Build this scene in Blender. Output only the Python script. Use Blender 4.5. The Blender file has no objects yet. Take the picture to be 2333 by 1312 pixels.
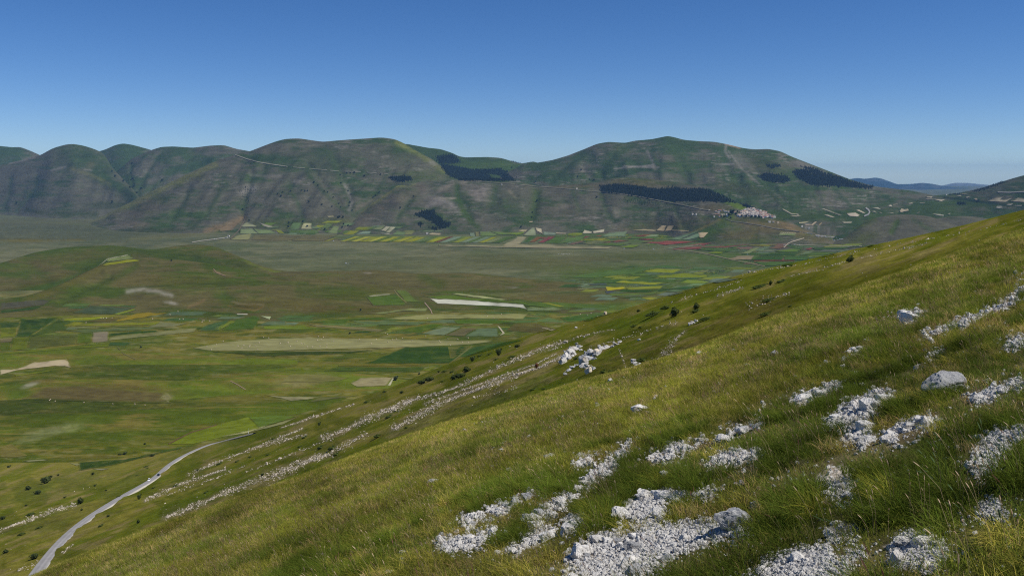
import bpy, bmesh, math, random
import numpy as np
from mathutils import Vector, Matrix
from mathutils.bvhtree import BVHTree
from mathutils.geometry import tessellate_polygon

R = math.radians
rng = np.random.default_rng(7)
random.seed(7)
sc = bpy.context.scene
COL = sc.collection

# ------------------------------------------------------------------ camera, sky, sun, exposure
F = 2104.0
PITCH = math.atan(256.0 / F)
cam = bpy.data.cameras.new('camera')
cam.sensor_width = 36.0
cam.lens = 36.0 * F / 2333.0
cam.clip_start, cam.clip_end = 0.05, 90000.0
camo = bpy.data.objects.new('camera', cam)
COL.objects.link(camo)
camo.rotation_euler = (R(90) - PITCH, 0, 0)
sc.camera = camo

SUN_EL, SUN_AZ = 52.0, 104.0            # azimuth clockwise from the view direction (+Y)
world = bpy.data.worlds.new('World')
sc.world = world
world.use_nodes = True
wn = world.node_tree
wn.nodes.clear()
wo = wn.nodes.new('ShaderNodeOutputWorld')
wb = wn.nodes.new('ShaderNodeBackground')
ws = wn.nodes.new('ShaderNodeTexSky')
ws.sky_type = 'NISHITA'
ws.sun_disc = False
ws.sun_elevation = R(SUN_EL)
ws.sun_rotation = R(SUN_AZ)
ws.altitude = 4500
ws.air_density = 1.0
ws.dust_density = 0.0
ws.ozone_density = 3.0
wb.inputs['Strength'].default_value = 0.085
wh = wn.nodes.new('ShaderNodeHueSaturation')
wh.inputs['Hue'].default_value = 0.508
wh.inputs['Saturation'].default_value = 1.26
wh.inputs['Value'].default_value = 1.06
wn.links.new(ws.outputs[0], wh.inputs['Color'])
wn.links.new(wh.outputs[0], wb.inputs[0])
wn.links.new(wb.outputs[0], wo.inputs[0])

sun = bpy.data.lights.new('sun', 'SUN')
sun.energy = 4.8
sun.angle = R(0.53)
sun.color = (1.0, 0.955, 0.88)
suno = bpy.data.objects.new('sun', sun)
COL.objects.link(suno)
sd = Vector((math.cos(R(SUN_EL)) * math.sin(R(SUN_AZ)), math.cos(R(SUN_EL)) * math.cos(R(SUN_AZ)), math.sin(R(SUN_EL))))
suno.rotation_euler = sd.to_track_quat('Z', 'Y').to_euler()

vs = sc.view_settings
vs.view_transform = 'Standard'
vs.look = 'None'
vs.gamma = 1.0
vs.exposure = 0.12
vs.use_curve_mapping = False
sc.cycles.use_denoising = False
sc.cycles.pixel_filter_type = 'BLACKMAN_HARRIS'
sc.cycles.filter_width = 1.15
sc.cycles.sample_clamp_indirect = 4.0
sc.cycles.max_bounces = 6
sc.cycles.transmission_bounces = 3
sc.cycles.volume_bounces = 0
HAZE = 1.0 / 54000.0

# ------------------------------------------------------------------ projection helpers (photo pixels <-> world)
CT, ST = math.cos(PITCH), math.sin(PITCH)
def ray(px, py):
    a = (np.asarray(px, float) - 1166.5) / F
    b = (656.0 - np.asarray(py, float)) / F
    dy = CT + b * ST
    return a / dy, (-ST + b * CT) / dy
def P(px, py, Y):
    dx, dz = ray(px, py)
    Y = np.asarray(Y, float) + 0 * dx
    return np.stack([dx * Y, Y, dz * Y], -1)
def proj(p):
    p = np.asarray(p)
    d = p[..., 1] * CT - p[..., 2] * ST
    u = p[..., 1] * ST + p[..., 2] * CT
    d = np.where(d > 0.3, d, 0.3)
    return 1166.5 + F * p[..., 0] / d, 656.0 - F * u / d
PLAIN = -400.0
def plainY(px, py, z=PLAIN):
    return z / ray(px, py)[1]

def lin(c):
    c = np.asarray(c, float) / 255.0
    return np.where(c <= 0.04045, c / 12.92, ((c + 0.055) / 1.055) ** 2.4)
def alb(rgb, km=0.0, k=1.6):
    """base colour of a surface that the photograph shows as rgb at km kilometres"""
    t = 1 - math.exp(-km / 54.0)
    air = np.array([0.08, 0.17, 0.32]) * t
    return np.clip((lin(rgb) - air) / (k * (1 - t)), 0.006, 0.78)

# ------------------------------------------------------------------ numpy noise
_perm = np.random.default_rng(3).random((256, 256))
def vnoise(x, y, seed=0):
    x = np.asarray(x, float) + seed * 17.31
    y = np.asarray(y, float) + seed * 9.77
    xi, yi = np.floor(x).astype(int), np.floor(y).astype(int)
    fx, fy = x - xi, y - yi
    fx, fy = fx * fx * (3 - 2 * fx), fy * fy * (3 - 2 * fy)
    g = lambda i, j: _perm[i & 255, j & 255]
    return (g(xi, yi) * (1 - fx) + g(xi + 1, yi) * fx) * (1 - fy) + (g(xi, yi + 1) * (1 - fx) + g(xi + 1, yi + 1) * fx) * fy
def fbm(x, y, o=4, seed=0):
    s, a, t = 0, 1.0, 0
    for k in range(o):
        s = s + a * vnoise(np.asarray(x) * 2 ** k, np.asarray(y) * 2 ** k, seed + k * 3)
        t += a
        a *= 0.5
    return s / t
def sstep(a, b, x):
    t = np.clip((x - a) / (b - a), 0, 1)
    return t * t * (3 - 2 * t)
def gsmooth(a, s):
    if s <= 0: return a
    r = int(3 * s) + 1
    k = np.exp(-0.5 * (np.arange(-r, r + 1) / s) ** 2)
    k /= k.sum()
    p = np.concatenate([2 * a[0] - a[r:0:-1], a, 2 * a[-1] - a[-2:-r - 2:-1]])
    return np.convolve(p, k, 'valid')
def interp(pts, x, s=0.0):
    pts = np.asarray(pts, float)
    return [gsmooth(np.interp(x, pts[:, 0], pts[:, k]), s) for k in range(1, pts.shape[1])]

def seg_dist(px, py, pts):
    """distance to a polyline, and position along it 0..1"""
    best = np.full(px.shape, 1e9)
    pos = np.zeros(px.shape)
    n = len(pts) - 1
    for i in range(n):
        x0, y0 = pts[i]; x1, y1 = pts[i + 1]
        dx, dy = x1 - x0, y1 - y0
        L = dx * dx + dy * dy + 1e-9
        t = np.clip(((px - x0) * dx + (py - y0) * dy) / L, 0, 1)
        d = np.hypot(px - x0 - t * dx, py - y0 - t * dy)
        m = d < best
        best = np.where(m, d, best)
        pos = np.where(m, (i + t) / n, pos)
    return best, pos
def stroke_mask(px, py, pts, w):
    m = np.zeros(px.shape)
    a = np.asarray(pts, float)
    k = (px > a[:, 0].min() - 4 * w) & (px < a[:, 0].max() + 4 * w) & (py > a[:, 1].min() - 4 * w) & (py < a[:, 1].max() + 4 * w)
    if k.any():
        d, t = seg_dist(px[k], py[k], pts)
        m[k] = np.exp(-(d / w) ** 2)
    return m
def blob_mask(px, py, cx, cy, rx, ry, ang=0.0):
    c, s = math.cos(R(ang)), math.sin(R(ang))
    x, y = px - cx, py - cy
    u, v = (x * c - y * s) / rx, (x * s + y * c) / ry
    return np.exp(-(u * u + v * v) ** 1.5)
def inpoly(px, py, poly):
    px, py = np.asarray(px, float), np.asarray(py, float)
    r = np.zeros(px.shape, bool)
    n = len(poly)
    for i in range(n):
        x0, y0 = poly[i]; x1, y1 = poly[(i + 1) % n]
        if y0 == y1: continue
        c = ((y0 > py) != (y1 > py)) & (px < (x1 - x0) * (py - y0) / (y1 - y0) + x0)
        r ^= c
    return r

# ------------------------------------------------------------------ meshes
def mesh_from(name, V, faces, col=None, smooth=True):
    me = bpy.data.meshes.new(name)
    V = np.asarray(V, np.float32)
    fs = np.asarray(faces, np.int32)
    k = fs.shape[1]
    me.vertices.add(len(V)); me.vertices.foreach_set('co', V.ravel())
    me.loops.add(fs.size); me.loops.foreach_set('vertex_index', fs.ravel())
    me.polygons.add(len(fs)); me.polygons.foreach_set('loop_start', np.arange(0, fs.size, k, dtype=np.int32))
    me.polygons.foreach_set('use_smooth', np.full(len(fs), smooth))
    if col is not None:
        a = me.attributes.new('Col', 'FLOAT_COLOR', 'POINT')
        c = np.ones((len(V), 4), np.float32); c[:, :3] = col
        a.data.foreach_set('color', c.ravel())
    me.update(calc_edges=True)
    return me
def link(name, me, mat=None, parent=None, kind=None, loc=None):
    o = bpy.data.objects.new(name, me)
    COL.objects.link(o)
    if mat is not None and me is not None and not me.materials: me.materials.append(mat)
    if parent is not None: o.parent = parent
    if kind: o['kind'] = kind
    if loc is not None: o.location = loc
    return o
def tag(o, label, cat, group=None):
    o['label'] = label; o['category'] = cat
    if group: o['group'] = group
    return o
def grid_faces(nr, nc):
    i = np.arange(nr * nc).reshape(nr, nc)
    return np.stack([i[:-1, :-1], i[:-1, 1:], i[1:, 1:], i[1:, :-1]], -1).reshape(-1, 4)

# ------------------------------------------------------------------ materials
def newmat(name):
    m = bpy.data.materials.new(name)
    m.use_nodes = True
    nt = m.node_tree
    return m, nt, nt.nodes['Principled BSDF']
def N(nt, t, **kw):
    n = nt.nodes.new(t)
    for k, v in kw.items():
        if k in n.inputs: n.inputs[k].default_value = v
        else: setattr(n, k, v)
    return n
def terrain_mat(name, scales, amp=0.35, tint=(1, 1, 1), stretch=(1, 1, 1), bump=0.0, bscale=1.0, rough=0.95):
    """vertex colour (ground cover painted per place, plus painted light on some crests) times fine procedural mottling"""
    m, nt, b = newmat(name)
    L = nt.links.new
    at = N(nt, 'ShaderNodeAttribute', attribute_name='Col')
    tc = N(nt, 'ShaderNodeTexCoord')
    mp = N(nt, 'ShaderNodeMapping'); mp.inputs['Scale'].default_value = stretch
    L(tc.outputs['Object'], mp.inputs[0])
    cur = at.outputs['Color']
    for i, s in enumerate(scales):
        no = N(nt, 'ShaderNodeTexNoise', Scale=1.0 / s, Detail=5.0, Roughness=0.62)
        L(mp.outputs[0], no.inputs['Vector'])
        mr = N(nt, 'ShaderNodeMapRange')
        mr.inputs[1].default_value, mr.inputs[2].default_value = 0.3, 0.7
        mr.inputs[3].default_value, mr.inputs[4].default_value = 1 - amp, 1 + amp
        L(no.outputs[0], mr.inputs[0])
        mx = N(nt, 'ShaderNodeMixRGB', blend_type='MULTIPLY'); mx.inputs[0].default_value = 1
        L(cur, mx.inputs[1]); L(mr.outputs[0], mx.inputs[2])
        cur = mx.outputs[0]
    L(cur, b.inputs['Base Color'])
    b.inputs['Roughness'].default_value = rough
    b.inputs['Specular IOR Level'].default_value = 0.0
    if bump:
        no = N(nt, 'ShaderNodeTexNoise', Scale=1.0 / bscale, Detail=6.0, Roughness=0.65)
        L(mp.outputs[0], no.inputs['Vector'])
        bp = N(nt, 'ShaderNodeBump', Strength=bump, Distance=bscale * 0.35)
        L(no.outputs[0], bp.inputs['Height']); L(bp.outputs[0], b.inputs['Normal'])
    return m
def plain_mat(name, rgb, rough=0.9, spec=0.2, noise=0.0, scale=1.0, bump=0.0, metallic=0.0):
    m, nt, b = newmat(name)
    L = nt.links.new
    b.inputs['Roughness'].default_value = rough
    b.inputs['Specular IOR Level'].default_value = spec
    b.inputs['Metallic'].default_value = metallic
    b.inputs['Base Color'].default_value = (*rgb, 1)
    if noise:
        tc = N(nt, 'ShaderNodeTexCoord')
        no = N(nt, 'ShaderNodeTexNoise', Scale=scale, Detail=6.0, Roughness=0.65)
        L(tc.outputs['Object'], no.inputs['Vector'])
        mr = N(nt, 'ShaderNodeMapRange')
        mr.inputs[1].default_value, mr.inputs[2].default_value = 0.3, 0.7
        mr.inputs[3].default_value, mr.inputs[4].default_value = 1 - noise, 1 + noise
        L(no.outputs[0], mr.inputs[0])
        mx = N(nt, 'ShaderNodeMixRGB', blend_type='MULTIPLY'); mx.inputs[0].default_value = 1
        mx.inputs[1].default_value = (*rgb, 1)
        L(mr.outputs[0], mx.inputs[2]); L(mx.outputs[0], b.inputs['Base Color'])
        if bump:
            bp = N(nt, 'ShaderNodeBump', Strength=bump, Distance=0.3 / scale)
            L(no.outputs[0], bp.inputs['Height']); L(bp.outputs[0], b.inputs['Normal'])
    return m

MAT_FAR = terrain_mat('far_hill_turf', (300, 70, 22), 0.2, stretch=(1, 1, 3.6), bump=0.6, bscale=45)
MAT_FLOOR = terrain_mat('valley_turf', (160, 36, 9), 0.17, stretch=(0.45, 1, 1), bump=0.3, bscale=10)
MAT_LOW = terrain_mat('low_hill_turf', (120, 30, 8), 0.17, stretch=(0.6, 1, 2), bump=0.35, bscale=10)
MAT_SLOPE = terrain_mat('slope_turf', (14, 3.2, 0.9), 0.22, bump=0.7, bscale=1.6)
MAT_NEAR = terrain_mat('near_soil', (2.5, 0.5, 0.09), 0.3, bump=0.6, bscale=0.12)

# ------------------------------------------------------------------ terrain
SURF_V, SURF_F, SURF_C, _off = [], [], [], 0
def register(V, Fq, C):
    global _off
    SURF_C.append(np.asarray(C, np.float32))
    SURF_V.append(np.asarray(V, np.float32)); SURF_F.append(np.asarray(Fq) + _off)
    _off += len(V)

BROWN_FAR = alb((94, 97, 91), 8); GREEN_FAR = alb((65, 86, 69), 8); CHALK_FAR = alb((134, 132, 128), 8)
BROWN_LOW = alb((100, 97, 67), 4); GREEN_LOW = alb((76, 93, 46), 4)

def mixc(c, m, rgb):
    return c * (1 - m[:, None]) + np.asarray(rgb)[None, :] * m[:, None]

def layer(name, ridge, foot, step=3.0, rows=70, back=900.0, backdrop=260.0, s=3.0, sf=6.0, lin_part=0.5, ribs=0.0, rib_px=60,
          carve=(), paint=None, mat=None, seed=1, brown=BROWN_FAR, green=GREEN_FAR, bias=0.5, chalk=0.0, pat=(70, 22)):
    x = np.arange(ridge[0][0], ridge[-1][0] + 0.1, step)
    ridge = [(p[0], p[1], p[2] if p[2] > 300 else float(plainY(p[0], p[1], PLAIN + p[2]))) for p in ridge]
    ry, rY = interp(ridge, x, s)
    f = [(p[0], p[1], p[2] if len(p) > 2 else float(plainY(p[0], p[1]))) for p in foot]
    fy, fY = interp(f, x, sf)
    Rp, Fp = P(x, ry, rY), P(x, fy, fY)
    v = np.linspace(0, 1, rows)
    prof = lin_part * v + (1 - lin_part) * (v * v * (3 - 2 * v))
    XY = Fp[None, :, :2] + (Rp - Fp)[None, :, :2] * v[:, None, None]
    Z = Fp[None, :, 2] + (Rp - Fp)[None, :, 2] * prof[:, None]
    py0 = fy[None, :] + (ry - fy)[None, :] * v[:, None]
    px0 = np.broadcast_to(x[None, :], py0.shape)
    hgt = (Rp - Fp)[None, :, 2]
    env = np.sin(np.pi * np.clip(v, 0, 1) ** 0.8)[:, None]
    if ribs:
        n = fbm(px0 / rib_px + 0.012 * (py0 - 400) * math.sin(seed), py0 / (rib_px * 1.5), 4, seed) - 0.5
        Z = Z + ribs * n * env * np.clip(hgt / 300, 0, 1.5)
    for pts, w, dep in carve:
        m = stroke_mask(px0.ravel(), py0.ravel(), pts, w * 0.8).reshape(px0.shape)
        Z = Z - (0.26 if dep > 0 else 0.8) * dep * m * np.clip(env * 1.6, 0, 1)
    front = np.concatenate([XY, Z[..., None]], -1)
    # the far side of the hill
    nb = 12
    b = np.linspace(0, 1, nb + 1)[1:]
    d = (Rp - Fp)[:, :2]; d = d / (np.linalg.norm(d, axis=1, keepdims=True) + 1e-6)
    ext = back * np.clip((Rp - Fp)[:, 2] / 250.0, 0.12, 1.6)
    drop = backdrop * np.clip((Rp - Fp)[:, 2] / 250.0, 0.12, 1.6)
    bxy = Rp[None, :, :2] + d[None] * ext[None, :, None] * b[:, None, None]
    bz = Rp[None, :, 2] - drop[None] * (0.4 * b + 0.6 * b * b)[:, None]
    backv = np.concatenate([bxy, bz[..., None]], -1)
    # apron that carries a foot hanging above the plain down to it
    gap = np.maximum(Fp[:, 2] - PLAIN, 0) + 6
    dn = d / (np.linalg.norm(d, axis=1, keepdims=True) + 1e-6)
    ap = np.concatenate([Fp[:, :2] - dn * (gap / 0.16)[:, None], (Fp[:, 2] - gap)[:, None]], -1)[None]
    V = np.concatenate([ap, front, backv], 0)
    nr, nc = V.shape[:2]
    V = V.reshape(-1, 3)
    q = proj(V)
    px, py = q
    a, bb = pat
    n1 = fbm(px / a, py / bb, 5, seed + 20)
    n2 = fbm(px / (a * 0.28), py / (bb * 0.16), 4, seed + 40)
    m = sstep(0.36, 0.62, n1 * 0.62 + n2 * 0.38 + (bias - 0.5))
    c = green[None, :] * (1 - m[:, None]) + brown[None, :] * m[:, None]
    if chalk:
        n3 = fbm(px / 15, py / 1.7, 4, seed + 60)
        n4 = fbm(px / 90, py / 26, 3, seed + 70)
        c = mixc(c, 0.9 * chalk * sstep(0.60, 0.76, n3) * sstep(0.42, 0.66, n4), CHALK_FAR)
    for pts, w, dep in carve:
        if dep > 0:
            c = mixc(c, np.clip(0.6 * stroke_mask(px, py, pts, w * 0.7) * (0.4 + 1.2 * fbm(px / 8, py / 5, 3, seed + 9)), 0, 1), green)
    if paint: c = paint(c, px, py)
    Fq = grid_faces(nr, nc)
    me = mesh_from(name, V, Fq, np.clip(c, 0.004, 0.8))
    o = link(name, me, mat or MAT_FAR, kind='structure')
    register(V, Fq, c)
    return o

def painter(ops, rough=0.5, seed=5):
    def fn(c, px, py):
        n = fbm(px / 9, py / 4, 3, seed)
        for op in ops:
            if op[0] == 's': m = stroke_mask(px, py, op[1], op[2])
            elif op[0] == 'b': m = blob_mask(px, py, *op[1])
            elif op[0] == 'p': m = inpoly(px, py, op[1]).astype(float)
            k = op[4] if op[0] == 's' else op[3]
            rgb = op[3] if op[0] == 's' else op[2]
            m = np.clip(m * (1 + rough * (n - 0.5) * 3), 0, 1) * k
            c = mixc(c, m, rgb)
        return c
    return fn

A8 = lambda r, g, b: alb((r, g, b), 8)
# --- blue mountains on the horizon
layer('distant_mountains', [(1700, 425, 30000), (1830, 415, 30000), (1939, 408, 30000), (1954, 405.6, 30000), (1969, 408, 30000), (1980, 406.5, 30000), (1995, 404.7, 30000), (2010, 407.5, 30000), (2030, 415, 30000), (2043, 420, 30000), (2076, 419.5, 30000), (2100, 416.7, 29000), (2123, 419, 29000), (2147, 423.6, 29000), (2178, 428, 29000), (2204, 428.6, 29000), (2260, 433, 29000), (2500, 430, 29000)],
      [(1700, 460, 22000), (2500, 460, 22000)], rows=40, back=3000, s=1, ribs=110, rib_px=30, brown=np.array([0.055, 0.065, 0.07]), green=np.array([0.015, 0.03, 0.035]), bias=0.38, pat=(40, 8), seed=3)
layer('distant_mountains', [(2060, 440, 38000), (2120, 428, 38000), (2147, 423, 38000), (2176, 416.7, 38000), (2204, 417, 38000), (2240, 420.5, 38000), (2290, 424, 38000), (2400, 415, 38000), (2600, 420, 38000)],
      [(2060, 455, 30000), (2600, 455, 30000)], rows=24, back=3000, s=1, ribs=75, rib_px=30, brown=np.array([0.13, 0.14, 0.14]), green=np.array([0.05, 0.07, 0.07]), seed=4, pat=(40, 8))
# --- back row of rounded hills
layer('rounded_hill', [(-420, 322, 12500), (-150, 326, 12500), (0, 333, 12500), (30, 336, 12500), (45, 335, 12500), (65, 342, 12500), (92, 354, 12500), (130, 380, 12300), (210, 420, 12000)],
      [(-420, 430, 10800), (210, 440, 11000)], rows=40, s=1.5, ribs=45, seed=11, bias=0.42)
layer('rounded_hill', [(150, 380, 12500), (200, 352, 12500), (240, 341, 12500), (262, 331, 12500), (280, 327, 12500), (300, 330, 12500), (345, 342, 12500), (380, 365, 12400), (430, 410, 12000)],
      [(150, 450, 10500), (430, 450, 10500)], rows=40, s=1.5, ribs=35, seed=12, bias=0.36)
layer('gullied_hill', [(255, 400, 10600), (300, 362, 10900), (345, 342, 11000), (368, 335, 11000), (395, 334, 11000), (440, 337, 11000), (480, 332, 11000), (510, 331, 11000), (540, 340, 11000), (570, 345, 11000), (610, 362, 11000), (700, 410, 10800)],
      [(255, 468, 9400), (312, 470, 9200), (420, 470, 9300), (700, 470, 9500)], rows=60, s=1.5, ribs=65, rib_px=40, seed=13, bias=0.5, chalk=0.5,
      carve=[([(300, 372), (297, 400), (303, 430), (312, 455)], 6, 45), ([(372, 345), (345, 385), (325, 415), (312, 450)], 7, 50), ([(470, 340), (430, 370), (380, 405), (318, 446)], 8, 40), ([(335, 352), (318, 372), (300, 380)], 5, 25)],
      paint=painter([('s', [(262, 362), (285, 400), (305, 435)], 16, GREEN_FAR, 0.7), ('s', [(440, 345), (425, 360)], 8, GREEN_FAR, 0.8)]))
layer('pine_saddle_hill', [(830, 345, 10600), (880, 338, 10500), (925, 328, 10500), (974, 337, 10500), (1003, 340, 10500), (1031, 349, 10500), (1044, 356, 10500), (1060, 359, 10600), (1110, 358, 10600), (1140, 360, 10600), (1165, 367, 10600), (1185, 373, 10600), (1200, 371, 10700), (1215, 368, 10700), (1225, 371, 10700), (1260, 388, 10600), (1330, 420, 10300)],
      [(830, 440, 8900), (1000, 440, 8800), (1150, 440, 8800), (1330, 450, 8900)], rows=50, s=1.2, ribs=40, rib_px=45, seed=14, bias=0.35,
      carve=[([(1010, 350), (1040, 390), (1060, 415)], 10, 30), ([(1075, 362), (1085, 385), (1120, 400)], 10, 22)],
      paint=painter([('b', (1110, 380, 70, 14, 0), A8(72, 95, 66), 0.7)]))
# --- big left hill
layer('rounded_hill', [(-420, 440, 10600), (-200, 405, 10700), (0, 376, 10800), (50, 365, 10800), (92, 354, 10800), (120, 338, 10800), (150, 329.5, 10800), (165, 328, 10800), (190, 332, 10800), (215, 340, 10700), (238, 350, 10600), (252, 378, 10200), (275, 403, 9900), (300, 428, 9500), (318, 448, 9200), (345, 485, 8800), (380, 515, 8300)],
      [(-420, 486), (0, 489), (100, 497), (200, 500), (290, 498), (330, 503), (380, 518)], rows=85, s=2.0, ribs=60, rib_px=70, seed=15, bias=0.62, lin_part=0.45,
      carve=[([(85, 405), (82, 430), (60, 455), (38, 480)], 9, 42), ([(25, 408), (22, 440), (8, 475)], 8, 28), ([(200, 350), (185, 370), (150, 382), (130, 372)], 14, 25),
             ([(160, 385), (215, 410), (262, 435), (305, 452)], 20, -35)],
      paint=painter([('b', (185, 358, 62, 24, -15), GREEN_FAR, 0.95), ('b', (240, 375, 20, 30, 10), GREEN_FAR, 0.8), ('s', [(215, 395), (260, 420), (300, 448)], 16, A8(58, 80, 50), 0.9), ('s', [(160, 384), (205, 398), (250, 420)], 4, A8(108, 112, 82), 0.6),  # pale stroke paints light on the spur crest; flank green deepened for face contrast
                     ('b', (250, 468, 60, 10, 0), A8(62, 78, 58), 0.7), ('b', (207, 376, 10, 8, 0), A8(92, 96, 80), 0.8), ('s', [(60, 478), (120, 490), (220, 487)], 6, A8(66, 80, 62), 0.7),
                     ('s', [(118, 388), (135, 383), (150, 381)], 2.5, CHALK_FAR, 0.7), ('s', [(192, 387), (208, 388)], 1.5, CHALK_FAR, 0.8), ('s', [(22, 373), (60, 364), (80, 359)], 2, CHALK_FAR, 0.5)]))
# --- right mountain
layer('high_mountain', [(1090, 430, 9600), (1192, 374, 9700), (1225, 371, 9700), (1259, 365, 9700), (1293, 355, 9700), (1329, 341, 9700), (1360, 328, 9700), (1386, 323.5, 9700), (1425, 326, 9700), (1446, 321, 9700), (1485, 317.6, 9700), (1507, 313, 9700), (1522, 310, 9700), (1540, 314, 9700), (1557, 319, 9700), (1593, 322, 9700), (1628, 323.5, 9700), (1657, 329, 9700), (1693, 338, 9700), (1721, 341, 9700), (1750, 339.6, 9700), (1778, 345, 9700), (1803, 357, 9650), (1839, 371, 9600), (1893, 392, 9500), (1939, 410, 9400), (1993, 425, 9300), (2036, 430, 9200), (2078, 435, 9100), (2114, 442.5, 9000), (2145, 450, 8800), (2260, 480, 8000)],
      [(1090, 450, 8600), (1200, 430, 8400), (1400, 470, 7600), (1600, 500, 7000), (1750, 505, 6800), (1850, 512, 6600), (1950, 525, 6300), (2100, 520, 6400), (2260, 505, 6600)], rows=110, s=1.6, ribs=95, rib_px=75, seed=16, bias=0.47, chalk=0.75, lin_part=0.6,
      carve=[([(1525, 330), (1540, 360), (1555, 395), (1570, 420)], 8, 45), ([(1480, 345), (1500, 380), (1505, 400)], 9, 25), ([(1330, 350), (1290, 385), (1255, 415)], 10, 40), ([(1440, 335), (1400, 360), (1370, 395)], 10, 28),
             ([(1640, 340), (1660, 390), (1690, 430), (1740, 480)], 9, 35), ([(1720, 400), (1760, 440), (1800, 480)], 8, 30), ([(1845, 425), (1860, 455), (1875, 480)], 7, 26), ([(1900, 430), (1935, 465)], 7, 22)],
      paint=painter([('s', [(1520, 316), (1545, 350), (1560, 380), (1580, 405)], 10, GREEN_FAR, 0.8), ('s', [(1330, 350), (1285, 395), (1262, 425)], 13, GREEN_FAR, 0.65),
                     ('s', [(1430, 330), (1395, 355), (1370, 400)], 12, A8(66, 88, 60), 0.5), ('b', (1700, 435, 70, 14, -12), A8(74, 80, 70), 0.6),
                     ('s', [(1475, 345), (1485, 365), (1492, 385)], 3, CHALK_FAR, 0.7), ('s', [(1420, 379), (1450, 380), (1500, 382)], 2, CHALK_FAR, 0.9), ('s', [(1400, 385), (1490, 376)], 1.6, CHALK_FAR, 0.8),
                     ('s', [(1654, 330), (1652, 345), (1662, 360)], 3, CHALK_FAR, 0.75), ('s', [(1652, 328), (1670, 333), (1685, 338)], 2, A8(150, 130, 115), 0.8), ('s', [(1630, 375), (1672, 374)], 2.2, CHALK_FAR, 0.8),
                     ('s', [(1660, 345), (1690, 385), (1730, 420)], 2, CHALK_FAR, 0.5), ('s', [(1287, 352), (1300, 350)], 5, CHALK_FAR, 0.6), ('b', (1690, 365, 25, 14, -30), CHALK_FAR, 0.45),
                     ('b', (1740, 375, 60, 16, -20), A8(70, 82, 64), 0.6), ('b', (1800, 490, 90, 12, -5), A8(66, 86, 64), 0.8), ('b', (1990, 490, 110, 14, 0), A8(66, 86, 62), 0.8),
                     ('b', (1830, 378, 30, 8, -25), CHALK_FAR, 0.35), ('b', (1870, 392, 30, 6, -25), CHALK_FAR, 0.35)]))
# --- hills closing the valley on the right
layer('field_hill', [(1900, 520, 7600), (2000, 480, 8000), (2080, 455, 8300), (2120, 446, 8500), (2156, 443.5, 8600), (2178, 441, 8600), (2204, 436, 8500), (2234, 429, 8300), (2271, 418, 8100), (2299, 409, 8000), (2333, 399.5, 7900), (2420, 372, 7700), (2620, 320, 7500)],
      [(1900, 548, 5600), (2000, 545, 5600), (2333, 545, 5600), (2620, 520, 5600)], rows=80, s=2, ribs=45, rib_px=80, seed=17, bias=0.42, chalk=0.3, lin_part=0.7,
      carve=[([(2085, 462), (2170, 462), (2260, 468)], 9, 14), ([(2200, 440), (2150, 470), (2090, 492)], 10, 16)],
      paint=painter([('b', (2150, 475, 110, 16, 8), A8(68, 88, 64), 0.7), ('s', [(2150, 450), (2200, 455), (2250, 463), (2333, 470)], 2.5, A8(45, 65, 48), 0.9), ('s', [(2230, 520), (2250, 490)], 9, A8(68, 90, 55), 0.6)]))
layer('brown_hummock', [(2080, 510, 6000), (2120, 500, 6100), (2147, 496, 6200), (2178, 492, 6200), (2215, 492.5, 6200), (2243, 497, 6200), (2300, 510, 6100), (2420, 545, 6000)],
      [(2080, 540, 5500), (2420, 560, 5400)], rows=36, s=4, ribs=15, seed=18, bias=0.75, back=500, backdrop=60)
layer('brown_hummock', [(1840, 565, 5200), (1880, 556, 5300), (1915, 546, 5400), (1937, 535, 5500), (1956, 513, 5650), (1975, 503, 5700), (1993, 496, 5750), (2030, 490, 5800), (2073, 488.5, 5800), (2113, 492, 5800), (2141, 499, 5750), (2169, 510, 5650), (2200, 521, 5550), (2260, 548, 5300), (2330, 565, 5100)],
      [(1840, 568, 5000), (1960, 562, 5100), (2100, 565, 5000), (2330, 575, 4900)], rows=60, s=4, ribs=20, rib_px=60, seed=19, bias=0.72, back=500, backdrop=110,
      carve=[([(2045, 505), (2035, 530)], 7, 12), ([(2080, 500), (2130, 530), (2180, 545)], 8, 10)],
      paint=painter([('s', [(2045, 505), (2030, 528)], 6, A8(72, 92, 58), 0.8), ('s', [(1925, 535), (1960, 512), (1990, 500)], 8, A8(80, 96, 66), 0.8), ('b', (1960, 545, 40, 14, 15), A8(84, 96, 66), 0.7)]))
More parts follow.
